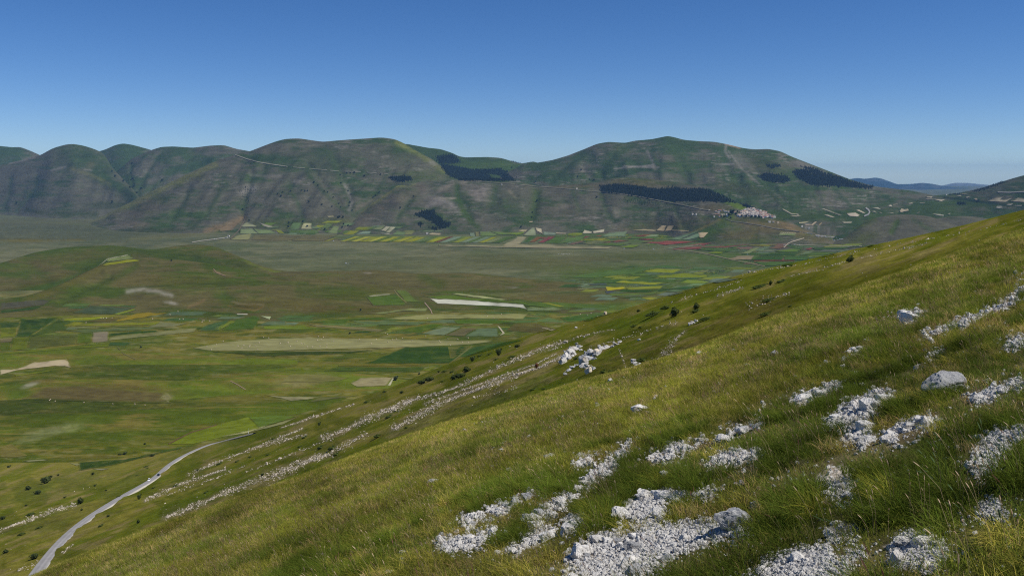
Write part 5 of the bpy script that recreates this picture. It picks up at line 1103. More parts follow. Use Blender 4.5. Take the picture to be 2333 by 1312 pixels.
for x, y in q:
    right = x > 1722
    wl = rng.choice([0, 1, 2, 5], p=[.4, .3, .2, .1]); rf = rng.choice([0, 1, 2, 3], p=[.25, .3, .35, .1] if right else [.08, .3, .6, .02])
    house(x, y, rng.uniform(10, 16), rng.uniform(8, 11), rng.uniform(8, 12), wl, rf, 'pale stone house in the %s of the crowded hilltop village, %s' % (('upper part' if y < 483 else 'middle rows' if y < 490 else 'lowest rows'), ('towards the dark trees' if x < 1708 else 'below the summit' if x < 1736 else 'towards the downhill end')), 'hilltop houses, %s %s' % (('upper' if y < 483 else 'middle' if y < 490 else 'lowest'), ('near the trees' if x < 1708 else 'below the summit' if x < 1736 else 'downhill end')))
for x, y, w, wl, rf, lab in [(1634, 490, 26, 4, 0, 'long orange house at the left end of the village'), (1647, 491, 22, 3, 2, 'yellow house beside the long orange house'), (1640, 481, 20, 2, 3, 'red-roofed house in the left cluster of the village'), (1653, 484, 18, 0, 2, 'white house between the red roof and the dark trees'), (1660, 484, 14, 0, 1, 'small pale house next to the tall dark trees'),
                            (1631, 483, 14, 5, 1, 'grey house at the upper left of the village'), (1637, 486, 14, 5, 2, 'grey house above the long orange house'), (1656, 490, 13, 2, 2, 'white house just left of the tall dark trees'), (1657, 493.5, 9, 2, 2, 'low white building below the left cluster'), (1640, 494.5, 13, 2, 3, 'low house with pinkish roof below the orange house'), (1627, 495, 8, 2, 2, 'tiny white shed left below the orange house'),
                            (1682, 493, 17, 2, 2, 'bright white house right of the tall dark trees'), (1674, 486, 14, 5, 0, 'pinkish house behind the tall dark trees'), (1724, 483, 26, 1, 0, 'house with broad orange roof in the middle of the village'), (1737, 484, 16, 1, 0, 'orange-roofed house near the top right of the village'), (1755, 493, 30, 3, 0, 'long yellow house with red roof at the right end of the village'), (1764, 496, 18, 0, 2, 'pale house at the far right tip of the village'),
                            (1772, 509, 12, 3, 1, 'small yellow farmhouse on the slope below the village'), (1753, 507, 14, 0, 2, 'low pale ruin on the slope below the village'), (1762, 507.5, 11, 5, 2, 'grey ruin beside the pale ruin below the village'), (1827, 517, 12, 2, 2, 'white barn beside the lane right of the village'), (1843, 521, 10, 2, 2, 'smaller white barn right of the lane'), (1578, 489, 10, 0, 2, 'pale shed on the hillside left of the village'), (1586, 489.5, 9, 0, 2, 'second pale shed left of the village, beside a dark bush'),
                            (1649, 480, 11, 0, 1, 'pale house behind the red roof on the left of the village'), (1616, 480.5, 10, 3, 2, 'lone cream house where the gravel road meets the village'), (1143, 422, 9, 0, 2, 'tiny hut beside the gravel road on the front hill'), (1314, 431, 12, 1, 2, 'tiny roadside hut left of the pine wood'), (973, 533, 14, 0, 2, 'pale farm shed at the foot of the front hill'), (521, 539, 12, 0, 2, 'pale shed by the parked vehicles at the foot of the central mountain'), (2156, 445, 12, 2, 2, 'white hut in the pass below the distant blue mountains')]:
    house(x, y, w, 9, 8, wl, rf, lab, None, rz=rng.uniform(-0.25, 0.25))
for x, y in [(1862, 537.5), (1870, 538.5), (1878, 539), (1888, 540.5), (1897, 541.5)]:
    house(x, y, 22, 7, 5, 5, 2, 'long low cabin in the row beside the car park', 'low cabins by the car park', rz=0.05)

# ------------------------------------------------------------------ vehicles, bales, sheep
MAT_TYRE = plain_mat('tyre', (0.02, 0.02, 0.02), rough=0.8)
MAT_GLASS = plain_mat('car_glass', (0.02, 0.025, 0.03), rough=0.08, spec=0.5)
MAT_RIM = plain_mat('alloy', (0.5, 0.5, 0.52), rough=0.35, metallic=0.8)
MAT_LAMP = plain_mat('lamp_glass', (0.75, 0.75, 0.78), rough=0.15, spec=0.5)
MAT_TAIL = plain_mat('tail_lamp', (0.35, 0.02, 0.02), rough=0.2, spec=0.5)
def loft(name, sections, smooth=False):
    """closed body from rings of equal length"""
    V = [p for s in sections for p in s]; n = len(sections[0]); Fs = []
    for i in range(len(sections) - 1):
        for k in range(n): Fs.append((i * n + k, i * n + (k + 1) % n, (i + 1) * n + (k + 1) % n, (i + 1) * n + k))
    Fs += [tuple(range(n - 1, -1, -1)), tuple((len(sections) - 1) * n + k for k in range(n))]
    me = bpy.data.meshes.new(name); me.from_pydata(V, [], Fs)
    return me
def ring(x, hw, z0, z1, tuck=0.88):
    return [(x, -hw * 0.96, z0), (x, -hw, z0 + (z1 - z0) * 0.45), (x, -hw * tuck, z1), (x, hw * tuck, z1), (x, hw, z0 + (z1 - z0) * 0.45), (x, hw * 0.96, z0)]
def car(loc, fwd, paint, label, suv=False):
    t = bpy.data.objects.new('car', None); COL.objects.link(t); t.location = loc
    t.rotation_euler = (0, 0, math.atan2(fwd[1], fwd[0]))
    tag(t, label, 'car')
    L_, W, Hh = (2.3, 0.93, 1.62) if suv else (2.1, 0.88, 1.46)
    bz = 0.95 if suv else 0.86
    body = loft('car_body', [ring(-L_, W * .86, .45, bz - .12), ring(-L_ * .93, W * .97, .3, bz), ring(-L_ * .5, W, .26, bz + .03), ring(0, W, .26, bz + .02), ring(L_ * .42, W, .26, bz), ring(L_ * .8, W * .97, .28, bz - .12), ring(L_ * .97, W * .88, .34, bz - .22), ring(L_, W * .8, .42, bz - .32)])
    link('body', body, paint, parent=t)
    link('roof', loft('car_roof', [ring(-L_ * (.78 if suv else .62), W * .72, Hh - .1, Hh - .03), ring(-L_ * .4, W * .76, Hh - .09, Hh + .02), ring(L_ * .02, W * .76, Hh - .09, Hh + .02), ring(L_ * .14, W * .73, Hh - .12, Hh - .03)]), paint, parent=t)
    link('windows', loft('car_windows', [ring(-L_ * .92, W * .84, bz - .03, bz + .02), ring(-L_ * (.8 if suv else .66), W * .82, bz - .03, Hh - .09, .86), ring(L_ * .14, W * .82, bz - .03, Hh - .1, .86), ring(L_ * .44, W * .86, bz - .04, bz + .0)]), MAT_GLASS, parent=t)
    for sx in (-.62, .62):
        for sy in (-1, 1):
            vs_, fs_ = [], []
            for j, (yy, rr) in enumerate(((-.1, .30), (-.08, .33), (.08, .33), (.1, .30))):
                for k in range(14):
                    a = k * 2 * math.pi / 14; vs_.append((rr * math.cos(a), yy, rr * math.sin(a)))
            for j in range(3):
                for k in range(14): fs_.append((j * 14 + k, j * 14 + (k + 1) % 14, (j + 1) * 14 + (k + 1) % 14, (j + 1) * 14 + k))
            fs_ += [tuple(range(14)), tuple(range(55, 41, -1))]
            me = bpy.data.meshes.new('car_wheel'); me.from_pydata(vs_, [], fs_)
            wh = link('wheel', me, MAT_TYRE, parent=t, loc=(sx * L_, sy * W * .93, .33))
            me2 = bpy.data.meshes.new('wheel_rim'); me2.from_pydata([(.2 * math.cos(k * .6283), sy * .104, .2 * math.sin(k * .6283)) for k in range(10)] + [(0, sy * .115, 0)], [], [(k, (k + 1) % 10, 10) for k in range(10)])
            link('rim', me2, MAT_RIM, parent=wh)
    for sy in (-1, 1):
        link('headlight', loft('lamp', [ring(-.05, .16, 0, .13), ring(.05, .14, .01, .11)]), MAT_LAMP, parent=t, loc=(L_ * .955, sy * W * .62, bz - .36))
        link('tail_light', loft('lamp', [ring(-.05, .13, 0, .2), ring(.05, .13, 0, .2)]), MAT_TAIL, parent=t, loc=(-L_ * .975, sy * W * .68, bz - .34))
    return t
PAINT_W = plain_mat('white_paint', (0.78, 0.79, 0.80), rough=0.25, spec=0.5)
PAINT_B = plain_mat('dark_blue_paint', (0.012, 0.018, 0.03), rough=0.22, spec=0.5)
def on_road(px, py, side):
    x, y = proj(road_c)
    i = int(np.argmin((x - px) ** 2 + (y - py) ** 2))
    p = road_c[i] + sdv[i] * side
    return p, tg[i]
p, d = on_road(361, 1087, 1.0); car(p, d, PAINT_B, 'dark blue car on the grey road climbing away', True)
p, d = on_road(343, 1098, -1.0); car(p, -d, PAINT_W, 'white car on the grey road coming towards the viewer')

def small_vehicle_mesh(name, kind):
    if kind == 'van': s = [ring(-2.9, .95, .4, 2.5), ring(-2.8, 1.05, .35, 2.75), ring(1.4, 1.05, .35, 2.75), ring(2.0, 1.03, .35, 2.0), ring(2.7, 1.0, .35, 1.3), ring(2.9, .9, .45, 1.0)]
    else: s = [ring(-2.1, .8, .4, .85), ring(-1.9, .88, .3, 1.0), ring(-1.4, .85, .28, 1.42), ring(.2, .85, .28, 1.44), ring(.9, .87, .28, .95), ring(1.9, .86, .3, .8), ring(2.1, .75, .4, .6)]
    me = loft(name, s)
    bm = bmesh.new(); bm.from_mesh(me)
    for sx in (-1.4, 1.4):
        for sy in (-1, 1):
            r = bmesh.ops.create_cone(bm, cap_ends=True, segments=10, radius1=.34, radius2=.34, depth=.2, matrix=Matrix.Translation((sx, sy * .85, .34)) @ Matrix.Rotation(R(90), 4, 'X'))
    bm.to_mesh(me); bm.free()
    return me
VMAT = [plain_mat('vehicle_paint', c, rough=0.3, spec=0.5) for c in ((0.75, 0.76, 0.78), (0.62, 0.64, 0.68), (0.05, 0.06, 0.09), (0.35, 0.05, 0.05), (0.10, 0.16, 0.26))]
vcache = {}
def vehicle(px, py, kind, mi, label, cat, group, s=1.25, rz=None):
    p, n = hit(px, py)
    if p is None: return
    k = (kind, mi)
    if k not in vcache:
        vcache[k] = small_vehicle_mesh('parked_' + kind, kind); vcache[k].materials.append(VMAT[mi])
    o = link('parked_' + kind, vcache[k], loc=(p.x, p.y, p.z + 0.6)); o.scale = (s, s, s); o.rotation_euler = (0, 0, rng.uniform(-.2, .2) if rz is None else rz)
    tag(o, label, cat, group)
for i in range(13):
    t = i / 12
    vehicle(470 + 53 * t, 547.4 - 5.4 * t, 'van' if i % 3 else 'car', [2, 2, 4, 0, 0, 1, 0, 0, 1, 0, 4, 0, 1][i], 'vehicle in the line parked along the track at the foot of the central mountain', 'vehicle', 'vehicles lined up on the plain track')
for i in range(16):
    t = i / 15
    vehicle(1806 + 43 * t, 526.5 + 7 * t + rng.uniform(-.5, .5), 'van' if rng.random() < .5 else 'car', int(rng.choice([0, 0, 1, 2])), 'vehicle parked in a row on the road below the village', 'vehicle', 'vehicles parked on the road below the village', rz=-0.3)
for i in range(16):
    t = i / 15
    vehicle(1861 + 52 * t, 539 + 3 * t + rng.uniform(-.7, 1.2), 'car' if rng.random() < .7 else 'van', int(rng.choice([0, 1, 2, 4])), 'vehicle parked in front of the low cabins', 'vehicle', 'vehicles parked by the cabins')
for i in range(11):
    vehicle(1898 + 2.2 * i, 548.6 - 0.28 * i + rng.uniform(-1.4, .5), 'van' if i % 2 else 'car', 3 if i == 3 else int(rng.choice([0, 0, 1])), 'white or red vehicle in the small car park below the cabins', 'vehicle', 'vehicles in the lower car park')
for i in range(9):
    vehicle(1784 + 5.4 * i + rng.uniform(-1, 1), 558.3, 'van' if i % 2 else 'car', int(rng.choice([0, 1, 2])), 'vehicle parked along the foot of the village spur', 'vehicle', 'vehicles along the foot of the spur')
for x, y, k, m, lab in [(788, 601, 'van', 0, 'white van alone on the open plain'), (793, 601, 'car', 1, 'grey car just right of the lone white van'), (799, 600.8, 'car', 2, 'dark car in the middle of the plain row'), (806, 600.6, 'car', 2, 'second dark car of the plain row'), (728, 549, 'car', 4, 'blue car at the edge of the yellow strips'), (760, 549.5, 'van', 1, 'grey van beside the yellow strips'), (893, 557.5, 'car', 2, 'dark car on the pale stubble strip'), (1703, 581, 'van', 0, 'white van beside the pale field below the village'), (1710, 581.3, 'car', 4, 'blue car beside the pale field below the village'), (1489, 569, 'van', 0, 'white van at the corner of the valley road'), (1422, 567, 'van', 1, 'grey van at the end of the stubble strip')]:
    vehicle(x, y, k, m, lab, 'van' if k == 'van' else 'car', None)

def bale_mesh():
    V, Fs = [], []
    for j, (x, r) in enumerate(((-.62, .3), (-.62, .86), (-.55, .93), (.55, .93), (.62, .86), (.62, .3))):
        for k in range(16):
            a = k * math.pi / 8; V.append((x, r * math.cos(a), r * math.sin(a) + .88))
    for j in range(5):
        for k in range(16): Fs.append((j * 16 + k, j * 16 + (k + 1) % 16, (j + 1) * 16 + (k + 1) % 16, (j + 1) * 16 + k))
    Fs += [tuple(range(15, -1, -1)), tuple(range(80, 96))]
    me = bpy.data.meshes.new('bale'); me.from_pydata(V, [], Fs); me.materials.append(plain_mat('straw', (0.52, 0.42, 0.30), noise=0.2, scale=3))
    return me
BALE = bale_mesh()
def bales(pts, label, group):
    for x, y in pts:
        p, n = hit(x, y + 0.8)
        if p is None: continue
        o = link('hay_bale', BALE, loc=(p.x, p.y, p.z + 0.4)); s = 1.2 * max(0.8, min(1.2, p.y / 2100)); o.scale = (s, s, s); o.rotation_euler = (0, 0, rng.uniform(0, 3.1))
        z_ = '' if len(pts) < 30 else ', left end' if x < 640 else ', middle' if x < 800 else ', right end'
        tag(o, label + z_, 'hay bale', group + z_)
bales(z5([(370, 1220), (378, 1214), (413, 1227), (627, 1237), (842, 1248), (1008, 1248), (1083, 1256)]), 'round bale along the lower edge of the brown bank', 'bales below the brown bank')
bales(z5([(1545, 820), (1578, 843), (1617, 806), (1668, 780), (1778, 815), (1808, 830), (1822, 810), (1862, 820), (1868, 812), (1910, 815), (1925, 840), (1937, 790), (1970, 752), (2008, 755), (2095, 795), (2153, 788), (2168, 817), (2218, 780), (2255, 797), (2270, 798)])
      + z6([(40, 755), (125, 795), (185, 790), (200, 818), (250, 780), (287, 798), (302, 798), (330, 820), (366, 820), (403, 770), (410, 745), (433, 768), (448, 748), (422, 815), (475, 805), (473, 823), (527, 780), (718, 765), (808, 797), (843, 765), (930, 785), (962, 768), (992, 762), (1040, 757), (1110, 775), (1313, 775), (1323, 790), (1378, 760), (1397, 808), (1453, 765), (1488, 788), (1530, 755), (1530, 788)]), 'round bale lying on the long pale straw field', 'bales on the long straw field')
bales(z5([(643, 640), (755, 608), (772, 607), (795, 607), (838, 605), (1140, 612), (1270, 580), (1330, 557), (1343, 615), (1368, 613), (1510, 627), (1510, 638), (1524, 625), (1567, 628)]), 'round bale on the strips below the brown low hill', 'bales on the strips below the low hill')
bales(z7([(400, 775), (453, 780), (480, 768), (525, 790), (587, 778)]), 'round bale on the green field against the near slope', 'bales on the green field by the slope')
bales(z6([(1225, 608), (1672, 592), (1722, 605), (1780, 577), (910, 720), (928, 728), (1213, 740)]), 'round bale above the long straw field', 'bales above the long straw field')
def sheep_mesh():
    V, Fq = ICO1
    parts = [(V * np.array([.55, .3, .3]) + np.array([0, 0, .62]), Fq), (V * np.array([.18, .11, .13]) + np.array([.62, 0, .78]), Fq)]
    for x in (-.3, .3):
        for y in (-.14, .14): parts.append((V * np.array([.05, .05, .25]) + np.array([x, y, .24]), Fq))
    VV, FF, o = [], [], 0
    for a, b in parts: VV.append(a); FF.append(b + o); o += len(a)
    me = mesh_from('sheep', np.concatenate(VV), np.concatenate(FF)); me.materials.append(plain_mat('fleece', (0.72, 0.69, 0.62)))
    return me
SHEEP = sheep_mesh()
for i in range(46):
    p, n = hit(1268 + 34 * rng.beta(2, 1.6), 579.6 + rng.uniform(-1.2, 1.2))
    o = link('sheep', SHEEP, loc=p); o.scale = (2.2, 2.2, 2.2); o.rotation_euler = (0, 0, rng.uniform(0, 6.3))
    tag(o, 'white sheep of the flock on the open plain', 'sheep', 'flock of sheep on the plain')

# ------------------------------------------------------------------ bushes, trees, rock bands and outcrops on the slope
bush_crowns = [crown_mesh('bush_crown', 300 + i, n=520, leaf=0.12) for i in range(3)]
mat_crowns = [crown_mesh('mat_crown', 320 + i, n=520, leaf=0.10, flat=0.6, lumps=10) for i in range(3)]
bush_trunk = trunk_mesh('bush_trunk', 0.8, 0.06)
def slope_plant(px, py, w, h, label, group, mat=MAT_BUSH, flat=False, name='bush', cat='bush', lean=0.0):
    p, n = hit(px, py + h * 0.42)
    if p is None: return
    k = p.y / F
    t = bpy.data.objects.new(name, None); COL.objects.link(t); t.location = p
    tag(t, label, cat, group)
    src = mat_crowns if flat else bush_crowns
    me = src[int(rng.integers(0, 3))]
    key = (me.name, mat.name)
    if key not in walls:
        m2 = me.copy(); m2.materials.append(mat); walls[key] = m2
    c = link('crown', walls[key], None, parent=t)
    sx, sz = w * k * 0.62, h * k * (0.55 if not flat else 0.75)
    c.scale = (sx, sx, sz)
    c.location = (0, 0, -sz * 0.12)
    c.rotation_euler = (0, -0.22 if flat else lean, 0)
    if not flat:
        tr = link('trunk', bush_trunk, MAT_BARK, parent=t); tr.scale = (sx, sx, sz * 1.2)
for x, y, w, h, lab in [(1535, 712, 20, 24, 'tall dark bush on the slope left of the white boulder pair'), (1585, 699, 14, 18, 'smaller dark bush uphill of the tall dark bush'), (1940, 590, 20, 14, 'wind-leaning dark bush near the slope skyline'), (1755, 645, 8, 12, 'small brown-green bush beside the green mats on the upper slope'),
                        (1137, 802, 14, 20, 'upright dark tree at the left of the slope skyline bushes'), (1178, 788, 12, 10, 'round dark bush just below the slope skyline'), (1077, 817, 12, 14, 'dark bush left of the upright dark tree'), (1062, 842, 18, 15, 'dark upright bush behind the spreading bushes'), (1048, 855, 26, 14, 'spreading green bush below the dark upright bush'), (1033, 860, 16, 12, 'low dark bush at the left of the spreading bush'),
                        (978, 863, 22, 13, 'wide green bush of the pair above the scree bands'), (960, 870, 18, 12, 'dark bush left of the wide green bush'), (902, 861, 11, 12, 'dark bush beside the cream field strip'), (107, 1092, 22, 19, 'largest dark bush in the meadow left of the road'), (64, 1111, 14, 12, 'dark bush left of the largest meadow bush'), (87, 1120, 17, 12, 'dark bush below the largest meadow bush'),
                        (183, 1140, 15, 17, 'dark round bush at the end of the white rock band left of the road'), (318, 1131, 9, 14, 'slim dark conifer right of the road'), (315, 1187, 8, 10, 'small dark bush below the slim conifer'), (79, 1265, 20, 16, 'dark bush at the bottom left beside the road'), (347, 1036, 13, 8, 'bush at the edge of the dark green field above the road'), (286, 1031, 9, 6, 'small bush left of the dark green field edge'),
                        (1487, 713, 10, 10, 'small dark bush in the green mat left of the tall dark bush')]:
    slope_plant(x, y, w, h, lab, None, lean=-0.5 if x == 1940 else 0)
for x, y, w, h in [(133, 1081, 6, 6), (212, 1078, 8, 8), (217, 1105, 6, 6), (148, 1132, 6, 5), (247, 1174, 8, 6), (21, 1062, 8, 6), (7, 1178, 14, 10), (13, 1255, 14, 10), (273, 1034, 9, 4), (728, 965, 7, 10), (915, 893, 9, 8), (955, 851, 5, 6), (598, 1080, 8, 7), (186, 1160, 6, 6), (1000, 846, 7, 6), (1454, 708, 9, 7), (60, 1150, 7, 5), (330, 1010, 6, 4), (450, 1070, 7, 4), (242, 1116, 6, 5)]:
    slope_plant(x, y, w, h, 'small dark bush dotted on the lower slope', 'small bushes on the lower slope')
for x, y, w, h in [(1462, 819, 28, 13), (1519, 817, 24, 11), (1392, 849, 26, 20), (1375, 846, 16, 13), (1749, 683, 32, 9), (1743, 715, 28, 10), (1800, 697, 12, 5), (1444, 742, 18, 8), (1459, 745, 12, 6), (1608, 725, 36, 9), (1517, 700, 30, 12), (1490, 714, 44, 12), (1313, 815, 16, 8), (1585, 708, 22, 8), (1780, 640, 26, 7), (1730, 652, 40, 8), (1013, 845, 16, 6), (1030, 846, 14, 6), (835, 915, 14, 7), (877, 891, 12, 6), (1008, 868, 12, 5), (1094, 809, 16, 5), (1115, 806, 16, 5), (1130, 818, 14, 5), (1167, 812, 24, 7),
                   (860, 992, 18, 11), (730, 1018, 16, 11), (756, 1019, 20, 11), (766, 1034, 16, 8), (886, 948, 20, 8), (694, 995, 14, 6), (623, 998, 10, 5), (682, 1017, 12, 5), (926, 973, 12, 6), (400, 1105, 14, 6), (500, 1055, 16, 6), (540, 1050, 12, 5), (333, 1062, 12, 4), (335, 1066, 9, 3), (312, 1082, 8, 3), (470, 1120, 14, 5), (350, 1110, 10, 5), (270, 1130, 10, 5), (1215, 886, 16, 6), (1240, 885, 14, 5), (610, 1035, 12, 5), (570, 1040, 12, 5), (50, 1215, 20, 8), (90, 1200, 16, 6), (70, 1170, 24, 8), (230, 1196, 14, 6), (1340, 800, 10, 5)]:
    slope_plant(x, y, w, h, *((lambda z_: ('low rounded green juniper mat ' + z_, 'juniper mats ' + z_))('near the road at lower left' if x < 420 else 'between the lower scree bands' if x < 900 else 'between the skyline and the scree bands' if x < 1250 else 'around the big rock outcrop' if y > 780 else 'on the upper slope right of the outcrop')), MAT_MAT, True, 'juniper_mat', 'shrub')
slope_plant(1222, 833, 9, 14, 'rust-brown dead bush on the rock band', None, MAT_RUST)

rocks_lo = [rock_mesh('rock_shape', 400 + i, ICO1, cuts=8) for i in range(6)]
pts, sizes = [], []
for line, w, den in BANDS:
    a = np.array(line, float)
    Ls = np.linalg.norm(np.diff(a, axis=0), axis=1)
    n = int(Ls.sum() * w * den * 0.44)
    if n < 1: continue
    q = rng.uniform(0, Ls.sum(), n)
    k = np.minimum(np.searchsorted(np.cumsum(Ls), q), len(Ls) - 1)
    t = (q - np.concatenate([[0], np.cumsum(Ls)])[k]) / Ls[k]
    xy = a[k] + (a[k + 1] - a[k]) * t[:, None]
    d = (a[k + 1] - a[k]) / Ls[k][:, None]
    wv = w * (0.25 + 0.75 * sstep(0.3, 0.62, fbm(xy[:, 0] / 22, xy[:, 1] / 22, 3, 7)))
    o = rng.normal(size=n) * wv * 0.42 + w * 0.5 * (fbm(xy[:, 0] / 40, xy[:, 1] / 40, 2, 8) - 0.5)
    x, y = xy[:, 0] - d[:, 1] * o, xy[:, 1] + d[:, 0] * o
    keep = fbm(x / 9, y / 5, 3, 27) + 0.35 * rng.random(n) > 0.52
    for X, Y in zip(x[keep], y[keep]):
        p, nn = hit(X, Y)
        if p is None or p.y > 1900: continue
        pts.append(p[:]); sizes.append(p.y / F * rng.lognormal(0.2, 0.45))
lx, ly = rng.uniform(0, 2333, 4000), rng.uniform(480, 1300, 4000)
lk = fbm(lx / 70, ly / 40, 2, 17) > 0.52
for x, y in zip(lx[lk], ly[lk]):                         # loose stones over the whole slope
    p, nn = hit(x, y)
    if p is None or p.y > 900 or p.y < 90: continue
    pts.append(p[:]); sizes.append(p.y / F * rng.lognormal(-0.1, 0.45))
pts, sizes = np.array(pts), np.array(sizes)
n = len(pts)
scatter('scree', pts, rng.uniform(0, 6.3, (n, 3)), sizes[:, None] * rng.uniform(0.7, 1.3, (n, 3)), rng.integers(0, 6, n), [(m, MAT_SCREE) for m in rocks_lo])['label'] = 'bands of pale broken stone running along the slope'

boulder_shapes = [rock_mesh('boulder_shape', 500 + i, ICO3, cuts=16, rough=0.2) for i in range(8)]
cache = {}
def stone(name, px, py, w, h, mat, label=None, cat='boulder', group=None, parent=None, near=False, shape=None, sink=0.28, rot=None, depth=None):
    p, n = hit(px, py + h * 0.5, near)
    if p is None: return None
    k = p.y / F
    me = boulder_shapes[int(rng.integers(0, 8)) if shape is None else shape]
    key = (me.name, mat.name)
    if key not in cache:
        m2 = me.copy(); m2.materials.append(mat); cache[key] = m2
    loc = Vector((p.x, p.y, p.z + h * k * (0.5 - sink)))
    if parent is not None: loc = loc - parent.location
    o = link(name, cache[key], None, parent=parent, loc=loc)
    o.scale = (w * k * 0.64, w * k * (depth or 0.6), h * k * 0.86)
    o.rotation_euler = rot if rot is not None else (rng.uniform(-.25, .25), rng.uniform(-.25, .25), rng.uniform(0, 6.3))
    if label: tag(o, label, cat, group)
    return o
MAT_CRAG = stone_mat('crag_limestone', (0.50, 0.485, 0.46), dark=(0.07, 0.07, 0.07), amt=0.85, scale=1.1)
def outcrop(px, py, label, pieces, mat=MAT_CRAG):
    p, n = hit(px, py)
    t = bpy.data.objects.new('rock_outcrop', None); COL.objects.link(t); t.location = p
    tag(t, label, 'rock outcrop')
    more = []
    for q in pieces:
        for k in range(2): more.append((q[0] + rng.uniform(-.6, .6) * q[2], q[1] + rng.uniform(-.5, .5) * q[3], q[2] * rng.uniform(.35, .6), q[3] * rng.uniform(.35, .6)) + tuple(q[4:]))
    for q in list(pieces) + more: stone('rock', q[0], q[1], q[2] * 1.25, q[3] * 1.1, q[4] if len(q) > 4 else mat, parent=t, sink=0.4, rot=(rng.uniform(-.5, .5), -0.35 + rng.uniform(-.3, .3), rng.uniform(0, 6.3)))
    return t
outcrop(1300, 815, 'left white rock outcrop at the top of the scree bands', [(1283, 818, 16, 18), (1290, 806, 20, 18), (1301, 797, 20, 16), (1312, 790, 20, 14), (1320, 786, 12, 11), (1296, 812, 14, 12), (1307, 803, 16, 12), (1277, 823, 8, 8, MAT_GREYSTONE)])
outcrop(1350, 815, 'big rock outcrop with a dark cleft beside the cream slab', [(1332, 812, 18, 26), (1340, 800, 16, 18, MAT_GREYSTONE), (1350, 796, 14, 20), (1360, 796, 14, 14, MAT_CREAM), (1344, 812, 18, 14, MAT_GREYSTONE), (1330, 826, 16, 12), (1337, 829, 14, 14), (1326, 832, 10, 9), (1372, 791, 18, 11), (1383, 788, 18, 9), (1394, 787, 12, 8), (1403, 782, 12, 7), (1412, 778, 9, 5), (1355, 806, 14, 12), (1364, 801, 12, 9), (1352, 836, 9, 10, MAT_GREYSTONE)])
stone('cream_slab', 1342, 838, 16, 22, MAT_CREAM, 'cream-coloured slab leaning below the big rock outcrop', 'rock')
outcrop(1300, 838, 'thin grey rock rib left below the big outcrop', [(1288, 849, 9, 6, MAT_GREYSTONE), (1297, 841, 11, 6, MAT_GREYSTONE), (1306, 834, 12, 6, MAT_GREYSTONE), (1314, 830, 9, 5, MAT_GREYSTONE)])
outcrop(1450, 835, 'white rock rib beside the two round juniper mats', [(1443, 818, 10, 8), (1448, 824, 12, 6), (1438, 843, 8, 12), (1444, 836, 10, 9), (1453, 829, 12, 6), (1460, 833, 8, 6)])
outcrop(1578, 733, 'white boulder pair in the dark hollow of the slope', [(1573, 735, 9, 10), (1580, 733, 9, 8), (1586, 730, 8, 6)])
stone('boulder', 1456, 772, 8, 7, MAT_STONE, 'small white boulder above the dark juniper mats', 'boulder')
stone('boulder', 1374, 858, 8, 7, MAT_STONE, 'small white boulder under the dark juniper mats', 'boulder')
stone('boulder', 1312, 745, 8, 5, MAT_GREYSTONE, 'small grey boulder just below the slope skyline', 'boulder')

# roadside post
p, n = hit(566, 987)
post = bpy.data.objects.new('roadside_post', None); COL.objects.link(post); post.location = p
tag(post, 'thin white post standing beside the yellow-green field', 'post')
V = [(r * math.cos(a), r * math.sin(a), z) for z, r in ((-.3, .09), (6.0, .07)) for a in [k * math.pi / 4 for k in range(8)]]
link('pole', mesh_from('pole', V, [(k, (k + 1) % 8, 8 + (k + 1) % 8, 8 + k) for k in range(8)]), VMAT[1], parent=post)
link('box', loft('post_box', [ring(-.35, .35, .3, 1.5), ring(.35, .35, .3, 1.5)]), VMAT[0], parent=post)

